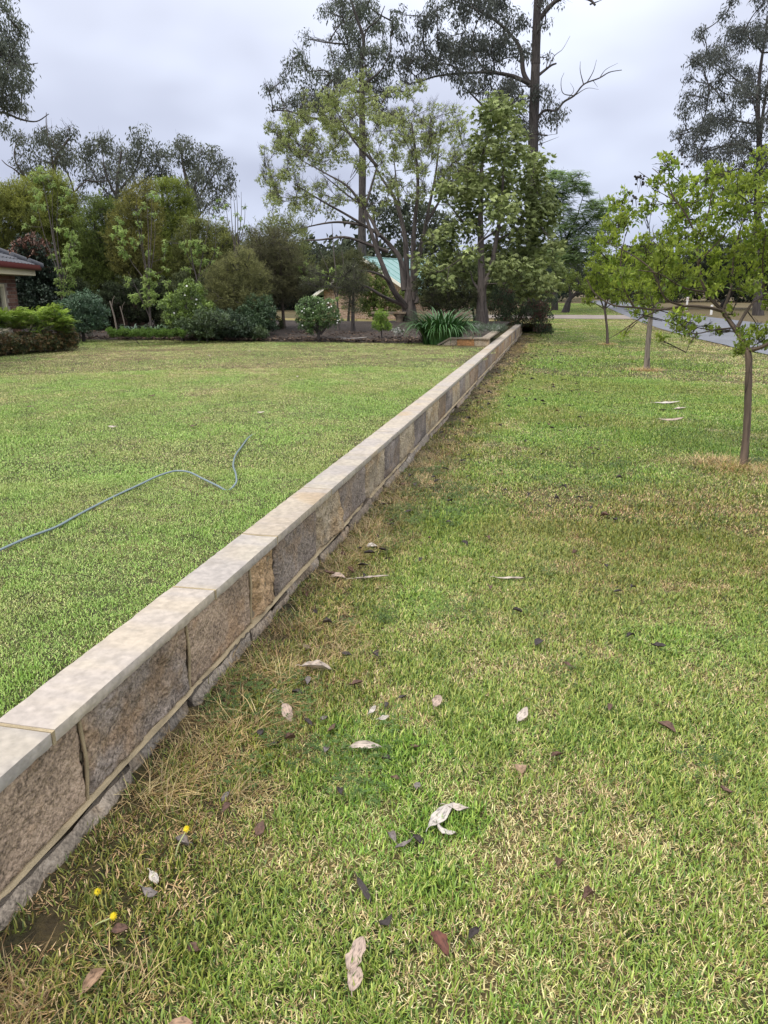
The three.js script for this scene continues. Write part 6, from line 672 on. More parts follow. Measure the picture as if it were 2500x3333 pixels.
// crepe myrtles on the verge
const MY = { geo: 'myrtle', size: 0.085, cover: 1.3, mat: leafM2, color: tone([0.15, 0.22, 0.03], [0.38, 0.46, 0.065], 0.4), depth: 0.85, bark: BARK.brown, twigR: 0.008, twigs: 6, twigUp: 0.3, flare: 0.2 };
plant(D.myrtleFar, 'young_tree', 'farthest of the three young verge trees, a thin trunk with a small round crown', 'tree', { ...MY, size: 0.1, cover: 2.4, lobe: 1.25, twigR: 0.007 });
plant(D.myrtleMid, 'young_tree', 'middle young verge tree whose pale trunk shows below the nearest crown', 'tree', { ...MY, size: 0.09, cover: 1.5, lobe: 1.2, bark: BARK.pale, twigR: 0.007 });
{
  const { g, lobes } = plant(D.myrtleNear, 'young_tree', 'nearest young verge tree with a spreading light green crown at the right edge', 'tree', { ...MY, cover: 1.75, lobe: 1.3, thick: 0.8, size: 0.068, twigs: 5, twigs2: 1, twigR: 0.0062, maxDepth: 1.1, bark: M.bark([0.2, 0.145, 0.105]), twigBark: M.bark([0.09, 0.065, 0.05]) });
  // the leaves one can pick out singly, and the black seed capsules at the top of the crown
  const shapes = []; for (let i = 0; i < 6; i++) { const gb = new GB(); leaf(gb, V3(), V3(1, rr(-0.2, 0.3), 0), UP, 0.058, 0.031, shade([0.2, 0.31, 0.05], 0.35), 0.35, 0.2); shapes.push(gb.geo()); }
  const view = V3(0, 0, 1);
  for (let i = 0; i < 260; i++) { const l = lobes[Math.floor(rnd() * 125)], d = dirRnd().multiplyScalar(l[2] * rr(0.8, 1.1)); const m = mesh('leaf', shapes[i % 6], leafM2, g); m.position.set(l[0] + d.x, l[1] + d.y * 0.85, l[3] + Math.abs(d.z)); m.rotation.set(gauss() * 0.6, rr(0, 6.28), gauss() * 0.6 - 0.2); m.scale.setScalar(rr(0.8, 1.3)); }
  const cap = new THREE.IcosahedronGeometry(0.0105, 1), stalk = new GB(); const cm = std({ color: rgb(0.02, 0.015, 0.012), roughness: 0.8 });
  for (const [x, y, n] of CAPS) { const tip = V3(x, y, 0.2); for (let i = 0; i < n; i++) { const p = tip.clone().add(V3(gauss() * 0.055, gauss() * 0.06, gauss() * 0.05)); const m = mesh('seed_capsule', cap, cm, g); m.position.copy(p); stalk.tube([tip.clone().add(V3(0.01, -0.07, 0)), tip.clone().lerp(p, 0.4), p], [0.0014, 0.001, 0.0007], 4, null, false); } }
  mesh('seed_stalks', stalk.geo(), BARK.brown, g).userData.kind = 'stuff';
}
// white flowers on the camellias
{
  const gb = new GB(); for (let i = 0; i < 9; i++) { const a = i / 9 * 6.283, t = i % 2 ? 0.5 : 0.2; leaf(gb, V3(), V3(Math.cos(a), t, Math.sin(a)), UP, 0.045, 0.038, [0.85, 0.84, 0.78], 0.3, 0.1); } const fl = gb.geo(), fm = M.leaf(0.2);
  for (const [pl, n, sz] of [[camW, 15, 0.45], [camA, 8, 0.6]]) { const ls = pl.lobes.filter((l) => l[3] > 0); for (let i = 0; i < n; i++) { const l = ls[Math.floor(rnd() * ls.length)], d = V3(gauss(), gauss(), Math.abs(gauss()) + 0.8).normalize().multiplyScalar(l[2] * 1.02); const m = mesh('flower', fl, fm, pl.g); m.position.set(l[0] + d.x, Math.max(0.1, l[1] + d.y * 0.8), l[3] + d.z); m.rotation.set(1.2 + gauss() * 0.4, gauss(), gauss() * 0.4); m.scale.setScalar(sz * rr(0.7, 1.1)); } }
}
// clipped hedge and the bright shrubs behind it, left
{
  const h = thing('clipped_hedge', 'low clipped hedge with bronze and dark green leaves at the lawn edge left', 'hedge', [-9.62, LAWN, -14.25]), L = [];
  const put = []; const ux = -0.27, uz = 0.963, n = 24; for (let i = 0; i <= n; i++) for (const w of [0.12, 0.34, 0.56]) put.push([(ux * i * 0.15) - uz * w * 1 + (i > n - 2 ? 0 : 0), rr(0.14, 0.26), 0.16, uz * i * 0.15 + ux * w]);
  for (let i = 0; i < 5; i++) put.push([-0.1 - 0.12 * i, 0.42, 0.13, 0.02 - 0.1 * i], [-0.08 - 0.1 * i, 0.24, 0.16, -0.05 - 0.1 * i]);
  crown(h, put, { geo: 'small', size: 0.075, cover: 5.5, mat: glossM, shell: 0.6, squash: 1, color: (q) => (rnd() < 0.5 ? mix3([0.11, 0.07, 0.03], [0.24, 0.16, 0.06], rnd()) : mix3([0.025, 0.04, 0.015], [0.1, 0.12, 0.035], rnd())) }, 'foliage');
  const stem = new GB(); for (let i = 0; i < 12; i++) { const x = ux * i * 0.3 - uz * 0.34, z = uz * i * 0.3 + ux * 0.34; stem.tube([V3(x, -0.05, z), V3(x + 0.02, 0.12, z), V3(x - 0.02, 0.3, z + 0.04)], [0.012, 0.01, 0.005], 5); } mesh('stems', stem.geo(), BARK.dark, h).userData.kind = 'stuff';
  plant(D.nandina, 'nandina_shrub', 'bright lime-green feathery shrub behind the clipped hedge and below the house window', 'shrub', { geo: 'frond', size: 0.2, cover: 5, lobe: 1.25, color: tone([0.13, 0.22, 0.03], [0.42, 0.55, 0.08], 0.4), double: true, depth: 0.6, twigs: 2, twigR: 0.006, upright: 0.3, bark: BARK.brown, maxDepth: 0.7 });
}
// strap-leaved clumps
function strapLeaf(len, wid, arch, col) { const gb = new GB(), n = 7; let y = 0, x = 0, a = rr(0.05, 0.35); const L = [], R = []; for (let i = 0; i <= n; i++) { const t = i / n, w = wid / 2 * Math.sin(Math.PI * Math.min(1, 0.35 + t * 0.65)) * (t > 0.97 ? 0.2 : 1) , c = col.map((q) => q * mix(0.8, 1.1, t)); L.push(gb.v(x, y + 0.15 * w, -w, c)); const C = gb.v(x, y - 0.1 * w, 0, c); R.push([C, gb.v(x, y + 0.15 * w, w, c)]); x += Math.sin(a) * len / n; y += Math.cos(a) * len / n; a += arch / n * (0.6 + t); } for (let i = 0; i < n; i++) { gb.q(L[i], R[i][0], R[i + 1][0], L[i + 1]); gb.q(R[i][0], R[i][1], R[i + 1][1], R[i + 1][0]); } return gb.geo(); }
function strapClump(name, label, category, pos, w, d, n, len, wid, col, single, group) {
  const g = thing(name, label, category, pos, 0, group), geos = [], rest = []; for (let i = 0; i < 8; i++) geos.push(strapLeaf(len * rr(0.8, 1.1), wid, rr(1.5, 3.2), shade(col, 0.25)));
  const m = M.gloss(0.42), o = new THREE.Object3D();
  for (let i = 0; i < n; i++) { const a = rr(0, 6.283), r = Math.sqrt(rnd()), k = i % 8; o.position.set(Math.cos(a) * r * w, 0, Math.sin(a) * r * d); const out = Math.atan2(-Math.sin(a) * d, Math.cos(a) * w); o.rotation.set(gauss() * 0.1, out + gauss() * (r < 0.5 ? 2 : 0.7), 0); o.scale.setScalar(rr(0.75, 1.15)); if (i < single) { const l = mesh('leaf', geos[k], m, g); l.position.copy(o.position); l.rotation.copy(o.rotation); l.scale.copy(o.scale); } else { o.updateMatrix(); rest.push(geos[k].clone().applyMatrix4(o.matrix)); } }
  if (rest.length) mesh('leaves', mergeGeometries(rest), m, g).userData.kind = 'stuff'; return g;
}
strapClump('strap_leaf_clump', 'big clump of dark green strap leaves beside the raked garden wall', 'plant', [-2.62, LAWN, -17.75], 0.42, 0.34, 520, 0.98, 0.04, [0.05, 0.13, 0.03], 280);
strapClump('strap_leaf_clump', 'small strap-leaf clump under the pear, left of the bright camellia', 'plant', [-9.75, LAWN + 0.1, -17.9], 0.28, 0.25, 90, 0.5, 0.035, [0.05, 0.1, 0.03], 60);
strapClump('strap_leaf_clump', 'small blue-green strap-leaf clump in front of the pale stakes', 'plant', [-10.25, LAWN + 0.1, -17.6], 0.28, 0.25, 80, 0.42, 0.04, [0.06, 0.11, 0.06], 50);
plant(D.groundCover, 'ground_cover', 'low clipped green groundcover along the bed edge left of the bright camellia', 'plant', { geo: 'small', size: 0.08, cover: 5, color: tone([0.05, 0.1, 0.015], [0.13, 0.22, 0.035]), double: true, twigs: 0, squash: 0.6, kind: undefined, depth: 0.7 });
plant(D.whiteFlower, 'daisy_plant', 'tiny plant covered in white flowers beside the yellow-green shrub', 'plant', { geo: 'small', size: 0.06, cover: 3, color: () => (rnd() < 0.5 ? [0.75, 0.74, 0.7] : [0.06, 0.1, 0.04]), double: true, twigs: 3, twigR: 0.004 });
plant(D.greyPlant, 'silver_plant', 'low grey-green plant with small white flowers above the garden wall', 'plant', { geo: 'fine', size: 0.1, cover: 3, color: () => (rnd() < 0.08 ? [0.6, 0.6, 0.58] : mix3([0.1, 0.14, 0.09], [0.2, 0.25, 0.17], rnd())), double: true, twigs: 3, twigR: 0.004, squash: 0.6 });
// dense planting that reads as one mass far behind
{
  const w = stuffGroup('woodland', 'dark woodland belt far behind the gardens'), put = [];
  for (let i = 0; i < 150; i++) { const t = rr(0, 1), x = mix(-62, -8, t), z = mix(-34, -66, t) - rr(0, 8), h = rr(2.5, 5.5); put.push([x, h * 0.55, h * 0.55, z], [x + rr(-2, 2), 1.2, 1.7, z + 1]); }
  for (let i = 0; i < 60; i++) { const x = rr(-8, 34), z = -100 - rr(0, 14) - (x > 0 && x < 6 ? 25 : 0), h = rr(4, 8); put.push([x * 1.5, h * 0.5, h * 0.55, z], [x * 1.5, 1.4, 2, z + 2]); }
  crown(w, put, { geo: 'oval', size: 1.1, cover: 2.2, color: tone([0.03, 0.04, 0.028], [0.075, 0.09, 0.05]), kind: 'stuff' }, 'foliage');
}
// ---------------------------------------------------------------- brick house, left
{
  const h = thing('brick_house', 'brick house corner with dark tiled roof, maroon gutter and cream window frame', 'house', [-12.8, -0.28, -16.86], 1.973);
  const add = (n, g, m, x, y, z, p = h) => { const o = mesh(n, g, m, p); o.position.set(x, y, z); return o; };
  const brickM = ['0.26,0.125,0.085', '0.31,0.16,0.11', '0.21,0.10,0.075', '0.34,0.19,0.135'].map((s) => std({ color: rgb(...s.split(',').map(Number)), map: rep(tGrain, 2), bumpMap: tGrainB, bumpScale: 0.004 })), cream = std({ color: rgb(0.72, 0.64, 0.45), roughness: 0.6 }), mor = std({ color: rgb(0.5, 0.43, 0.36), map: tGrain });
  const winR = -0.92, winL = -2.9, winT = 1.98, winB = 0.95, wallT = 2.2, soffit = 2.2;
  // wall body with the window opening
  const w = mesh('wall', boxUV(new THREE.BoxGeometry(-winR, wallT + 0.4, 0.22)), mor, h); w.position.set(winR / 2, wallT / 2 - 0.2, -0.11 - 0.008);
  add('wall', boxUV(new THREE.BoxGeometry(4.2, wallT + 0.4, 0.22)), mor, winL - 2.1, wallT / 2 - 0.2, -0.118);
  add('wall', boxUV(new THREE.BoxGeometry(winR - winL, wallT - winT, 0.22)), mor, (winL + winR) / 2, (wallT + winT) / 2, -0.118);
  add('wall', boxUV(new THREE.BoxGeometry(winR - winL, winB + 0.4, 0.22)), mor, (winL + winR) / 2, winB / 2 - 0.2, -0.118);
  const back = add('wall', boxUV(new THREE.BoxGeometry(0.22, wallT + 0.4, 6)), mor, -0.118, wallT / 2 - 0.2, -3.24);
  const shapes = [0, 1, 2].map((i) => boxUV(rbox(0.23, 0.076, 0.1, 0.006), 1.5, i * 0.3)), half = boxUV(rbox(0.11, 0.076, 0.1, 0.006), 1.5);
  for (let r = 0; r < 27; r++) { const y = 0.06 + r * 0.086; if (y > wallT - 0.03) break; const odd = r % 2, xs = []; let x = odd ? -0.055 : -0.115; xs.push([x, odd]); x = odd ? -0.235 : -0.355; while (x > winR - (y > winT ? 2 : 0) + 0.1) { xs.push([x, 0]); x -= 0.24; }
    for (const [bx, hf] of xs) add('brick', hf ? half : shapes[r % 3], brickM[Math.floor(hash(bx * 50, r, 5) * 4)], bx - w.position.x, y - w.position.y, -0.05 + 0.004 * hash(bx * 9, r, 2) - w.position.z, w); }
  // window
  const win = new THREE.Group(); win.name = 'window'; win.position.set(winR, winB, -0.06); h.add(win);
  const ww = winR - winL, wh = winT - winB;
  add('frame', rbox(0.06, wh, 0.08, 0.006), cream, -0.03, wh / 2, 0, win); add('frame', rbox(ww, 0.06, 0.08, 0.006), cream, -ww / 2, wh - 0.03, 0.002, win); add('frame', rbox(ww, 0.06, 0.1, 0.006), cream, -ww / 2, 0.03, 0.004, win); add('mullion', rbox(0.05, wh - 0.12, 0.06, 0.006), cream, -0.98, wh / 2, 0, win); add('frame', rbox(0.06, wh, 0.08, 0.006), cream, -ww + 0.03, wh / 2, 0, win);
  add('pane', new THREE.BoxGeometry(ww - 0.1, wh - 0.1, 0.006), new THREE.MeshPhysicalMaterial({ color: rgb(0.9, 0.93, 0.93), transmission: 1, thickness: 0, roughness: 0.03 }), -ww / 2, wh / 2, -0.01, win);
  { const gb = new GB(); for (let i = 0; i <= 60; i++) { const x = -0.25 - i / 60 * (ww - 0.3), z = 0.02 * Math.sin(i * 1.25) + 0.008 * Math.sin(i * 0.5), sc = 0.03 * Math.abs(Math.sin(i * 0.3)); gb.v(x, 0.04, z, null, 0, 0); gb.v(x, wh * 0.66 + sc, z, null, 0, 1); gb.v(x, wh * 0.66 + 0.001 + sc, z + 0.02, null, 0, 1); gb.v(x, wh - 0.05, z + 0.02, null, 0, 1); } for (let i = 0; i < 60; i++) for (const k of [0, 2]) gb.q(i * 4 + k, i * 4 + 4 + k, i * 4 + 5 + k, i * 4 + k + 1); add('curtain', gb.geo(), new THREE.MeshPhysicalMaterial({ color: rgb(0.62, 0.68, 0.72), roughness: 0.95, transmission: 0.3, thickness: 0, side: THREE.DoubleSide }), 0, 0, -0.1, win); }
  add('room', boxUV(new THREE.BoxGeometry(ww + 0.3, wh + 0.3, 0.05)), std({ color: rgb(0.04, 0.04, 0.045) }), -ww / 2, wh / 2, -1.2, win);
  // eaves
  const ov = 0.38, gl = 9;
  add('soffit', boxUV(new THREE.BoxGeometry(gl, 0.02, ov + 0.1)), std({ color: rgb(0.62, 0.55, 0.4) }), ov - gl / 2 - 0.02, soffit - 0.012, ov / 2 - 0.06);
  add('soffit', boxUV(new THREE.BoxGeometry(ov + 0.1, 0.02, 6)), std({ color: rgb(0.62, 0.55, 0.4) }), ov / 2 - 0.06, soffit - 0.0135, -3.2);
  add('fascia', rbox(gl, 0.16, 0.025, 0.004), cream, ov - gl / 2, soffit + 0.055, ov - 0.012);
  add('fascia', rbox(0.025, 0.16, 6, 0.004), cream, ov + 0.0135, soffit + 0.0545, ov - 3.0);
  { const pr = new THREE.Shape(); pr.moveTo(0, 0); pr.lineTo(0.1, 0.0); pr.quadraticCurveTo(0.13, 0.02, 0.13, 0.07); pr.lineTo(0.13, 0.12); pr.lineTo(0.118, 0.12); pr.lineTo(0.118, 0.07); pr.quadraticCurveTo(0.115, 0.03, 0.09, 0.012); pr.lineTo(0.012, 0.012); pr.lineTo(0.012, 0.12); pr.lineTo(0, 0.12); const g = new THREE.ExtrudeGeometry(pr, { depth: gl + 0.13, bevelEnabled: false, curveSegments: 4 }); g.rotateY(-Math.PI / 2); g.translate(ov + 0.13, 0, 0);
    const gm = std({ color: rgb(0.15, 0.028, 0.035), roughness: 0.4 }); g.rotateY(0); const o = add('gutter', g, gm, 0, soffit + 0.1, ov + 0.004); const g2 = new THREE.ExtrudeGeometry(pr, { depth: 6, bevelEnabled: false, curveSegments: 4 }); const e = add('gutter', g2, gm, ov + 0.03, soffit + 0.099, ov - 6); }
  // roof tiles: hip to the corner, individually laid
  const pitch = 0.4, up = Math.tan(pitch), roofY = soffit + 0.2, e0 = ov + 0.07;
  { const gb = new GB(), H = 4; const a = gb.v(-gl + e0, roofY - 0.03, e0), b = gb.v(e0, roofY - 0.03, e0), c = gb.v(e0 - H, roofY - 0.03 + H * up, e0 - H), d = gb.v(-gl + e0, roofY - 0.03 + H * up, e0 - H), f = gb.v(e0, roofY - 0.03, e0 - 2 * H); gb.q(a, b, c, d); gb.t(b, f, c); gb.q(d, c, f, gb.v(-gl + e0, roofY - 0.03, e0 - 2 * H)); add('roof', gb.geo(), std({ color: rgb(0.05, 0.05, 0.06) }), 0, 0, 0); }
  const tg = new GB(), tw = 0.3, tl = 0.36, ns = 10; for (let j = 0; j <= 2; j++) for (let i = 0; i <= ns; i++) { const u = i / ns, prof = 0.028 * Math.pow(Math.abs(Math.sin(u * Math.PI * 2)), 0.7) * (Math.sin(u * Math.PI * 2) > 0 ? 1 : 0.15); tg.v((u - 0.5) * tw, prof + (j === 2 ? 0 : 0.018), j === 0 ? 0.004 : j === 1 ? 0 : -tl, null, u, j); if (j === 0) { tg.p[tg.p.length - 2] -= 0.02; } }
  for (let j = 0; j < 2; j++) for (let i = 0; i < ns; i++) tg.q(j * (ns + 1) + i, j * (ns + 1) + i + 1, (j + 1) * (ns + 1) + i + 1, (j + 1) * (ns + 1) + i); const tile = tg.geo(), tm = [0.085, 0.1, 0.115].map((k) => std({ color: rgb(k * 0.95, k * 0.97, k * 1.12), roughness: 0.6, map: tGrain }));
  for (let r = 0; r < 9; r++) { const s = r * 0.32, y = roofY + s * Math.sin(pitch), z = e0 - s * Math.cos(pitch), xr = e0 - s * Math.cos(pitch) - 0.12; for (let i = 0; i < 24; i++) { const x = xr - 0.15 - i * tw - (xr % tw); if (x < -gl + 1.2) break; const o = add('roof_tile', tile, tm[Math.floor(hash(i, r, 9) * 3)], x, y, z); o.rotation.x = pitch - 0.03; } }
  for (let i = 0; i < 14; i++) { const s = 0.05 + i * 0.3, g = new THREE.CylinderGeometry(0.09, 0.1, 0.34, 10, 1, false, 0, Math.PI); g.rotateZ(Math.PI / 2); const o = add('ridge_tile', g, tm[i % 3], e0 - s, roofY + s * up + 0.02, e0 - s); const d = V3(-1, up, -1).normalize(); o.quaternion.setFromUnitVectors(V3(1, 0, 0), d); o.rotateX(0.3); }
}
// ---------------------------------------------------------------- far house with green roof
{
  const f = thing('far_house', 'distant brick house with a pale green metal roof seen between the tree limbs', 'house', [-8.9, 0.0, -41.2], -0.32), bw = std({ map: tex(512, (u, v) => { const r = Math.floor(v * 24), x = (u * 8 + (r % 2) * 0.5) % 1, y = (v * 24) % 1, m = x < 0.05 || y < 0.13, k = hash(Math.floor(u * 8 + (r % 2) * 0.5), r, 3); return m ? [0.5, 0.44, 0.36] : [0.22 + 0.1 * k, 0.14 + 0.07 * k, 0.09 + 0.05 * k]; }) });
  const gable = new THREE.Shape(); gable.moveTo(-4.2, -0.3); gable.lineTo(1.5, -0.3); gable.lineTo(1.5, 1.45); gable.lineTo(-1.35, 3.1); gable.lineTo(-4.2, 1.45); gable.closePath();
  const g = new THREE.ExtrudeGeometry(gable, { depth: 7, bevelEnabled: false }); g.translate(0, 0, -7); const bg = boxUV(g, 0.5); mesh('wall', bg, bw, f);
  const rm = std({ color: rgb(0.2, 0.36, 0.33), roughness: 0.4 }), cr = std({ color: rgb(0.7, 0.68, 0.6) });
  for (const s of [-1, 1]) { const r = mesh('roof', rbox(3.9, 0.05, 8, 0.01), rm, f); r.position.set(-1.35 + s * 1.62, 2.22, -3.6); r.rotation.z = -s * 0.525; for (let i = 0; i < 10; i++) { const rib = mesh('roof_rib', rbox(3.9, 0.03, 0.03, 0.006), rm, r); rib.position.set(0, 0.035, -3.6 + i * 0.8); } const b = mesh('barge_board', rbox(3.9, 0.16, 0.04, 0.008), cr, f); b.position.set(-1.35 + s * 1.62, 2.13, 0.43); b.rotation.z = -s * 0.525; }
  
}
// ---------------------------------------------------------------- brick gate pier and low brick wall behind the planting
{
  const bm = [0.9, 1.05, 0.75].map((k) => std({ color: rgb(0.08 * k, 0.042 * k, 0.032 * k), map: tGrain })), mor = std({ color: rgb(0.05, 0.04, 0.035) });  // wall bricks and mortar darkened, deep shade painted into their colour
  const bricks = (root, nx, ny, x0, z) => { const b = boxUV(rbox(0.23, 0.076, 0.1, 0.005)); for (let r = 0; r < ny; r++) for (let i = 0; i < nx; i++) { const o = mesh('brick', b, bm[Math.floor(hash(i, r, 8) * 3)], root); o.position.set(x0 + i * 0.24 + (r % 2) * 0.12, 0.05 + r * 0.086, z); } };
  const p = thing('brick_pier', 'brick gate pier with a pale capstone half hidden by the overhanging shrub', 'pier', [-0.86, 0.0, -40.5], 0.05); mesh('core', boxUV(new THREE.BoxGeometry(0.44, 1.0, 0.44)), mor, p).position.y = 0.5; const b2 = boxUV(rbox(0.215, 0.076, 0.46, 0.005)); for (let r = 0; r < 11; r++) for (const s of [-1, 1]) { const o = mesh('brick', b2, std({ color: rgb(0.34, 0.24, 0.17) }), p); o.position.set(s * 0.113, 0.05 + r * 0.086, 0); o.rotation.y = r % 2 ? Math.PI / 2 : 0; if (r % 2) o.position.set(0, 0.05 + r * 0.086, s * 0.113); }
  const c = new THREE.ConeGeometry(0.36, 0.14, 4); c.rotateY(Math.PI / 4); const cap = mesh('capstone', c, std({ color: rgb(0.78, 0.72, 0.66) }), p); cap.position.y = 1.05;
  const w = thing('brick_fence', 'brick garden wall coloured dark for the shade behind the pale stakes', 'wall', [-13.1, LAWN, -20.6], 0.55); mesh('core', boxUV(new THREE.BoxGeometry(1.5, 0.85, 0.1)), mor, w).position.set(0.66, 0.42, -0.065); bricks(w, 6, 9, 0, -0.05);
  [[-11.45, 0.85, 'thick pale stake leaning before the darkened brick garden wall', 0.026, 0.13], [-11.2, 0.72, 'thinner pale stake right of the thick one before the brick garden wall', 0.017, 0.1]].forEach(([x, hh, l, r, lean]) => { const s = thing('garden_stake', l, 'stake', [x, LAWN + 0.05, -18.9]); const gb = new GB(); limbTube(gb, [V3(0, -0.1, 0), V3(-lean * 0.4, hh * 0.5, 0), V3(-lean, hh, 0.02)], r, r * 0.7, 8, 8, 0.12); mesh('shaft', gb.geo(), std({ color: rgb(0.3, 0.25, 0.2), map: tBark }), s); const g2 = new GB(); limbTube(g2, [V3(-lean * 0.8, hh * 0.8, 0), V3(-lean + 0.08, hh * 1.05, 0), V3(-lean + 0.14, hh * 1.15, 0)], r * 0.5, r * 0.3, 6, 6); mesh('fork', g2.geo(), std({ color: rgb(0.25, 0.2, 0.16), map: tBark }), s); });
}
// ---------------------------------------------------------------- bench, bollards, hose, stick
{
  const b = thing('stone_bench', 'pale stone bench on two pedestals under the wide spring tree', 'bench', [-5.55, 0.36, -25.6], 0.2), m = std({ color: rgb(0.55, 0.5, 0.43), map: tCap, bumpMap: tGrainB, bumpScale: 0.005 });
  mesh('seat', boxUV(rbox(1.15, 0.075, 0.42, 0.02, 3)), m, b).position.y = 0.46; for (const s of [-1, 1]) { const g = new THREE.LatheGeometry([[0.0, 0], [0.19, 0], [0.19, 0.06], [0.13, 0.1], [0.11, 0.22], [0.14, 0.33], [0.18, 0.37], [0.18, 0.42], [0, 0.42]].map(([x, y]) => new THREE.Vector2(x, y)), 14); const q = mesh('pedestal', g, m, b); q.position.x = s * 0.36; }
  const wp = std({ color: rgb(0.78, 0.77, 0.74), roughness: 0.6 }), cap = std({ color: rgb(0.5, 0.1, 0.08) });
  [[9.15, -63, 1, 'white roadside post across the road, the taller and farther one'], [9.25, -53.4, 0.62, 'short white roadside post across the road, the nearer one']].forEach(([x, z, hh, l]) => { const p = thing('roadside_post', l, 'post', [x, 0, z]); mesh('shaft', rbox(0.14, hh, 0.07, 0.015, 2), wp, p).position.y = hh / 2 - 0.02; mesh('reflector', rbox(0.06, 0.08, 0.01, 0.003), cap, p).position.set(0, hh - 0.16, 0.04); });
  // garden hose dipping in and out of the grass
  const ptsA = [[-2.6, -2.2], [-2.57, -2.6], [-2.55, -3.0], [-2.55, -3.2], [-2.53, -3.4], [-2.55, -3.6], [-2.57, -3.84], [-2.58, -4.09], [-2.56, -4.32], [-2.53, -4.52], [-2.47, -4.63], [-2.38, -4.62], [-2.2, -4.48], [-2.05, -4.38], [-1.99, -4.38], [-1.97, -4.46], [-2.04, -4.64], [-2.18, -4.92], [-2.31, -5.27], [-2.4, -5.59], [-2.52, -6.05], [-2.56, -6.3]], yy = [.016, .016, .015, .012, .008, .006, .004, .003, .012, .026, .034, .036, .03, .014, -.012, .012, .024, .024, .02, .012, .004, -.012];
  const path = curve(ptsA.map(([x, z], i) => V3(x, LAWN + yy[i] + 0.004, z)), 220), gb = new GB(); gb.tube(path, path.map(() => 0.0065), 9);
  tag(mesh('garden_hose', gb.geo(), std({ color: rgb(0.17, 0.22, 0.23), roughness: 0.35 })), 'thin blue-grey garden hose snaking across the lawn left of the wall', 'hose');
  const st = new GB(); limbTube(st, [V3(0, 0.03, 0), V3(0.2, 0.05, -0.03), V3(0.45, 0.07, 0.02), V3(0.62, 0.09, -0.04)], 0.018, 0.008, 7, 12, 0.15); limbTube(st, [V3(0.2, 0.05, -0.03), V3(0.06, 0.08, 0.05), V3(-0.06, 0.09, 0.08)], 0.01, 0.005, 6, 6); const so = tag(mesh('fallen_stick', st.geo(), std({ color: rgb(0.5, 0.46, 0.42), map: tBark })), 'pale forked stick lying on the mulch by the lawn edge', 'stick'); so.position.set(-5.05, LAWN + 0.03, -17.95);
}
// ---------------------------------------------------------------- things lying on the verge
function deadLeaf(len, wid, curl, twist, s, notch = 0) { // a dry leaf with thickness, curled along and across
  const gb = new GB(), n = 9, m = 4, top = [];
  for (let side = 0; side < 2; side++) for (let i = 0; i <= n; i++) for (let j = 0; j <= m; j++) {
    const t = i / n, v = j / m * 2 - 1, w = wid / 2 * Math.pow(Math.sin(Math.PI * clamp(0.04 + t * 0.94)), 0.75) * (1 + 0.18 * vn(t * 6, s + v, 3)) * (1 - notch * 0.7 * sstep(0.12, 0, Math.abs(t - 0.5)));
    const a = (t - 0.5) * curl, R = curl ? 1 / curl : 0, x = curl ? Math.sin(a) * R * len : (t - 0.5) * len, y0 = curl ? (1 - Math.cos(a)) * R * len : 0, y = y0 + twist * w * v * v + 0.004 * vn(t * 7, v * 2 + s, 5) - side * 0.0012;
    gb.v(x, y, v * w, null, t, v); }
  const W = m + 1, N = (n + 1) * W; for (let i = 0; i < n; i++) for (let j = 0; j < m; j++) { const a = i * W + j; gb.q(a, a + 1, a + W + 1, a + W); gb.q(N + a, N + a + W, N + a + W + 1, N + a + 1); }
  gb.tube([V3(-len * 0.5, gb.p[1] * 1 + 0.0, 0), V3(-len * 0.62, gb.p[1] + 0.004, wid * 0.06), V3(-len * 0.72, gb.p[1] + 0.002, wid * 0.15)], [0.0014, 0.0012, 0.001], 4, null, false);
  return gb.geo();
}
const tLeaf = tex(256, (u, v) => 0.75 + 0.4 * fbm(u * 8, v * 8, 4, 111, 8) - 0.12 * sstep(0.06, 0.02, Math.abs(v - 0.5)) - 0.28 * sstep(0.3, 0.5, fbm(u * 5, v * 5, 3, 113, 5)));
const lm = (r, g, b) => std({ color: rgb(r, g, b), map: tLeaf, roughness: 0.7 });
const LM = { pale: lm(0.62, 0.52, 0.43), white: lm(0.64, 0.57, 0.49), pink: lm(0.55, 0.41, 0.32), tan: lm(0.45, 0.29, 0.18), brown: lm(0.16, 0.085, 0.055), dark: lm(0.055, 0.04, 0.035), red: lm(0.17, 0.06, 0.035), grey: lm(0.24, 0.2, 0.18) };
function litter(x, z, len, wid, mat, turn, label, o = {}) {
  const g = deadLeaf(len, wid, o.curl ?? rr(-1.1, 0.9), o.twist ?? rr(-0.5, 0.6), rnd() * 50, o.notch ?? 0), m = mesh(o.name ?? 'dead_leaf', g, LM[mat]); tag(m, label, o.cat ?? 'leaf', o.group);
  m.position.set(x, vH(x, z) - 0.006 + (o.y ?? 0.03), z); m.rotation.set(o.rx ?? gauss() * 0.25, turn, o.rz ?? gauss() * 0.2); return m;
}
litter(-0.59, -2.33, 0.125, 0.028, 'pale', 0.1, 'long curled cream leaf lying crosswise in the middle foreground', { curl: -0.9, twist: 0.5, rx: 0.5, y: 0.042 });
litter(-0.27, -2.02, 0.13, 0.042, 'white', 1.15, 'long white leaf, the largest of the pale cluster in the foreground', { curl: 0.2, twist: 0.1, rx: 0.25, y: 0.04 });
litter(-0.225, -2.075, 0.075, 0.036, 'pale', 0.0, 'short grey-pale leaf touching the right side of the long white leaf', { y: 0.036 });
litter(-0.245, -1.965, 0.07, 0.028, 'white', -0.45, 'small white leaf below the long white leaf in the foreground', { y: 0.034 });
litter(-0.93, -2.85, 0.13, 0.045, 'pale', 0.25, 'crumpled pale leaf near the wall foot, beside a pair of dark leaves', { twist: 1.1, y: 0.04 });
litter(-0.93, -2.47, 0.09, 0.04, 'pink', -0.9, 'pinkish tan leaf standing on edge left of the dark leaf trio', { rx: 0.6, y: 0.042 });
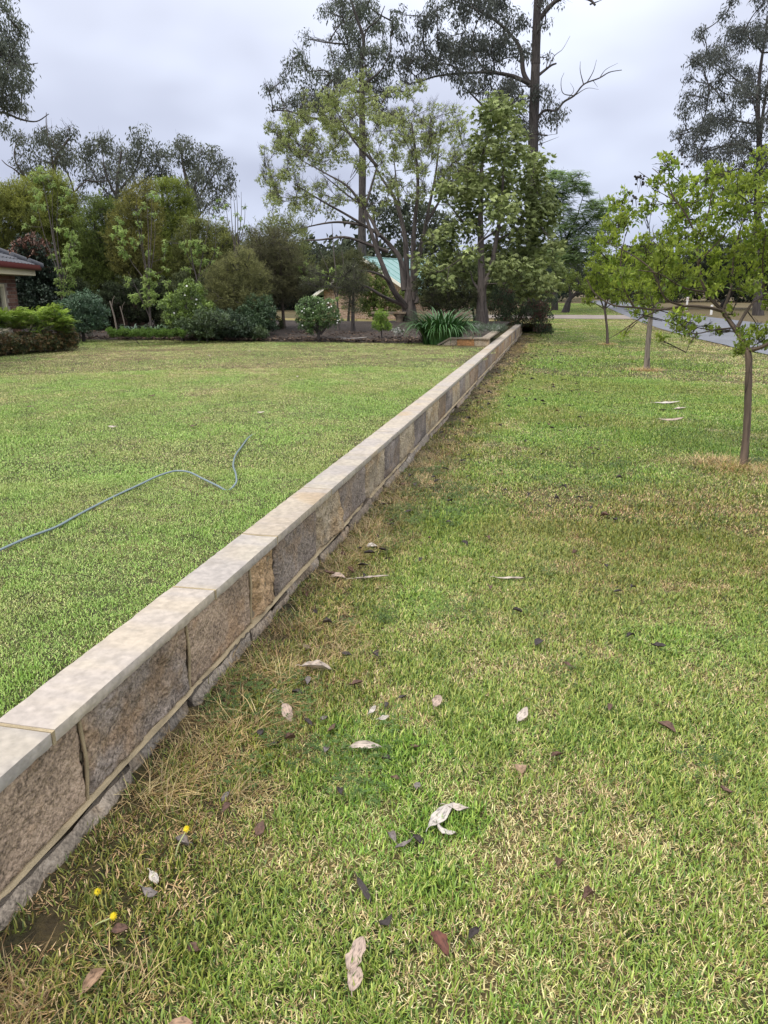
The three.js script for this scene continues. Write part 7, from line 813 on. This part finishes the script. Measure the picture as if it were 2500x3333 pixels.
litter(-0.385, -2.7, 0.052, 0.04, 'pink', 1.2, 'small square pink leaf alone in the green grass', { curl: 0.2, rx: 0.7, y: 0.042 });
litter(-0.62, -2.58, 0.042, 0.018, 'white', 1.0, 'small whitish leaf, left one of the upright pair above the long curled leaf', { rx: 0.8, y: 0.04 });
litter(-0.565, -2.53, 0.045, 0.018, 'white', 0.5, 'small whitish leaf, right one of the upright pair above the long curled leaf', { rx: 0.7, y: 0.04 });
litter(-0.05, -2.66, 0.068, 0.036, 'pale', 1.1, 'single oval cream leaf in the grass right of centre', { curl: 0.3, rx: 0.5, y: 0.042 });
litter(-0.395, -1.46, 0.082, 0.046, 'pink', 1.35, 'two-lobed pale pink leaf near the bottom of the picture, upper part', { notch: 0.6, curl: 0.2, twist: 0.2, rx: 0.3, y: 0.042 });
litter(-0.38, -1.395, 0.058, 0.038, 'pink', 1.5, 'small pale pink leaf piece touching the lower end of the two-lobed leaf', { curl: 0.2, rx: 0.2, y: 0.036 });
litter(-0.2, -1.54, 0.08, 0.034, 'red', -0.9, 'glossy red-brown leaf right of the two-lobed pink leaf', { twist: 0.7, y: 0.038 });
litter(-0.35, -1.58, 0.05, 0.022, 'dark', 0.8, 'dark curled leaf above the two-lobed pink leaf', { curl: 1.8, y: 0.036 });
litter(-0.43, -1.68, 0.09, 0.02, 'dark', -0.9, 'long narrow black leaf above and left of the two-lobed pink leaf', { y: 0.036 });
litter(-0.97, -1.24, 0.062, 0.03, 'tan', 1.1, 'cupped brown leaf near the lower left corner', { twist: 1.2, rx: 0.5, y: 0.04 });
litter(-1.0, -1.575, 0.055, 0.022, 'white', -0.7, 'torn whitish leaf beside the dandelions near the wall', { y: 0.036 });
litter(-0.985, -1.525, 0.05, 0.028, 'grey', -0.2, 'grey-brown leaf just below the torn whitish leaf', { y: 0.034 });
litter(-0.99, -1.385, 0.042, 0.03, 'brown', 0.4, 'dark brown leaf under the lowest dandelion', { twist: 0.9, y: 0.034 });
litter(-0.73, -1.19, 0.06, 0.03, 'tan', 0.4, 'brown leaf cut by the bottom picture edge', { twist: 0.8, y: 0.036 });
litter(-0.8, -1.85, 0.045, 0.03, 'brown', 1.4, 'dark brown leaf alone left of the bright green strip', { rx: 0.6, y: 0.036 });
litter(-0.04, -2.33, 0.042, 0.034, 'tan', 0.3, 'tent-shaped reddish leaf right of the pale cluster', { twist: -1.2, y: 0.042 });
litter(0.48, -2.7, 0.07, 0.034, 'brown', -0.6, 'rumpled brown leaf at the right, in bright green grass', { twist: 0.9, y: 0.036 });
litter(0.09, -1.89, 0.05, 0.024, 'brown', 1.4, 'rolled brown leaf low in the right half', { twist: 1.4, y: 0.036 });
litter(0.17, -1.79, 0.04, 0.024, 'brown', 0.7, 'dark hollow leaf low in the right half, nearest the camera', { twist: 1.6, y: 0.036 });
litter(-0.95, -3.94, 0.2, 0.02, 'pale', 0.35, 'long pale strip of bark near the wall foot', { name: 'bark_strip', cat: 'bark', curl: 0.15, twist: 0.6, rx: 0.1, rz: 0.02, y: 0.036 });
litter(-0.19, -4.14, 0.16, 0.02, 'pale', 0.1, 'pale strip of bark alone in the middle of the verge', { name: 'bark_strip', cat: 'bark', curl: 0.15, twist: 0.6, rx: 0.1, rz: 0.02, y: 0.03 });
litter(-1.13, -3.88, 0.09, 0.055, 'pink', 0.1, 'flat pinkish leaf against the wall foot left of the bark strip', { y: 0.03 });
litter(-1.07, -4.45, 0.08, 0.04, 'white', 0.4, 'small white leaf beyond the bark strip near the wall', { y: 0.03 });
litter(1.58, -11.77, 0.34, 0.1, 'white', 0.1, 'pale bark scrap, the largest of the four on the verge before the middle tree', { name: 'bark_scrap', cat: 'bark', y: 0.03, curl: 0.3, rx: 0.1 });
litter(1.42, -11.0, 0.14, 0.08, 'white', 0.8, 'pale bark scrap, leftmost of the four on the verge', { name: 'bark_scrap', cat: 'bark', y: 0.03 });
litter(1.68, -11.2, 0.16, 0.07, 'pale', 0.3, 'pale bark scrap just right of the leftmost scrap', { name: 'bark_scrap', cat: 'bark', y: 0.03 });
litter(1.44, -10.2, 0.3, 0.08, 'pink', 0.1, 'brownish pink bark scrap, the nearest of the four on the verge', { name: 'bark_scrap', cat: 'bark', y: 0.03, rx: 0.1 });
for (const [x, z] of [[-0.74, -2.78], [-0.58, -2.65], [-0.53, -2.72], [-0.42, -2.38], [-0.45, -2.19], [-0.37, -2.17], [-0.72, -2.29], [-0.87, -2.33], [-0.91, -2.27], [-0.98, -2.32], [-0.84, -2.45], [-0.79, -2.49], [-0.74, -2.43], [-0.96, -1.96], [-0.93, -1.91], [-0.61, -2.08], [-0.4, -1.91], [-0.36, -1.88], [-0.32, -1.91], [-0.94, -2.76], [-0.95, -2.64], [-1.03, -2.61], [-0.85, -3.04], [0.28, -2.8], [0.08, -2.44], [0.12, -3.14], [0.62, -2.35], [-0.12, -1.59], [-0.99, -1.72], [-0.8, -1.4], [-0.5, -2.28]])
  litter(x, z, rr(0.032, 0.065), rr(0.014, 0.026), pick(['dark', 'dark', 'brown', 'grey', 'brown']), rr(0, 6.28), 'small dark curled leaf among the grass of the foreground', { group: 'small dark leaves in the foreground grass', twist: rr(0.2, 1.3), y: rr(0.026, 0.038) });
for (let i = 0; i < 260; i++) { const z = -3.0 - 23 * Math.pow(rnd(), 1.25), x = -1.2 + Math.pow(rnd(), 1.7) * 1.9; litter(x, z, rr(0.034, 0.07), rr(0.018, 0.038), pick(['dark', 'dark', 'dark', 'brown']), rr(0, 6.28), 'small black leaf in the drift lying along the wall', { group: 'black leaves drifted along the wall', twist: rr(0.3, 1.5), y: rr(0.04, 0.052), name: 'black_leaf' }); }
for (let i = 0; i < 10; i++) { const p = [[-3.2, -6.4], [-2.9, -7.3], [-3.9, -6.2], [-4.6, -8.2], [-6.3, -13.4], [-6.0, -14.6], [-3.1, -14.2], [-2.6, -15.9], [-3.6, -10.5], [-5.4, -7.1]][i], m = litter(p[0], p[1], 0.07, 0.035, i % 3 ? 'pale' : 'brown', rr(0, 6), 'small fallen leaf lying on the open lawn', { group: 'fallen leaves on the lawn', name: 'lawn_leaf' }); m.position.y = lawnH(p[0], p[1]) + 0.028; }
// pebble and dandelions
{ const g = new THREE.IcosahedronGeometry(0.016, 3), p = g.attributes.position; for (let i = 0; i < p.count; i++) { const k = 1 + 0.15 * vn(p.getX(i) * 90, p.getY(i) * 90, 4); p.setXYZ(i, p.getX(i) * k * 1.15, p.getY(i) * k * 0.8, p.getZ(i) * k); } g.computeVertexNormals(); const o = tag(mesh('pebble', g, std({ color: rgb(0.3, 0.22, 0.15), map: tGrain })), 'round brown pebble on the grass near the wall foot', 'pebble'); o.position.set(-1.04, 0.035, -3.03); }
[[-1.11, -1.48, -0.02, 0.05, 0.02, 'yellow dandelion closest to the wall, no stem showing'], [-1.02, -1.41, -0.07, 0.055, 0.03, 'yellow dandelion on a pale bent stem, lowest of the three'], [-0.97, -1.72, -0.02, 0.085, 0.05, 'open yellow dandelion on an upright pale stem, highest of the three']].forEach(([x, z, dx, y, dz, l]) => {
  const d = thing('dandelion', l, 'flower', [x, 0.005, z]), s = new GB(); limbTube(s, [V3(dx, 0, dz), V3(dx * 0.7, y * 0.6, dz * 0.7), V3(0, y, 0)], 0.0022, 0.0018, 6, 8); mesh('stem', s.geo(), std({ color: rgb(0.42, 0.45, 0.2) }), d);
  const gb = new GB(); for (let i = 0; i < 46; i++) { const a = i * 2.4, t = i / 46; leaf(gb, V3(0, 0, 0), V3(Math.cos(a), 0.25 + 1.4 * (1 - t), Math.sin(a)), UP, 0.0125, 0.0028, mix3([0.9, 0.78, 0.06], [0.8, 0.62, 0.02], rnd()), 0, 0.1); } const f = mesh('flower_head', gb.geo(), M.leaf(0.2), d); f.position.y = y; f.rotation.x = 0.5;
  const b = new GB(); for (let i = 0; i < 8; i++) { const a = i * 0.785; leaf(b, V3(0, 0, 0), V3(Math.cos(a), -0.25, Math.sin(a)), UP, 0.007, 0.003, [0.1, 0.18, 0.04], 0, 0.2); } const bm = mesh('bract', b.geo(), leafM, d); bm.position.y = y; });

renderer.render(scene, camera);
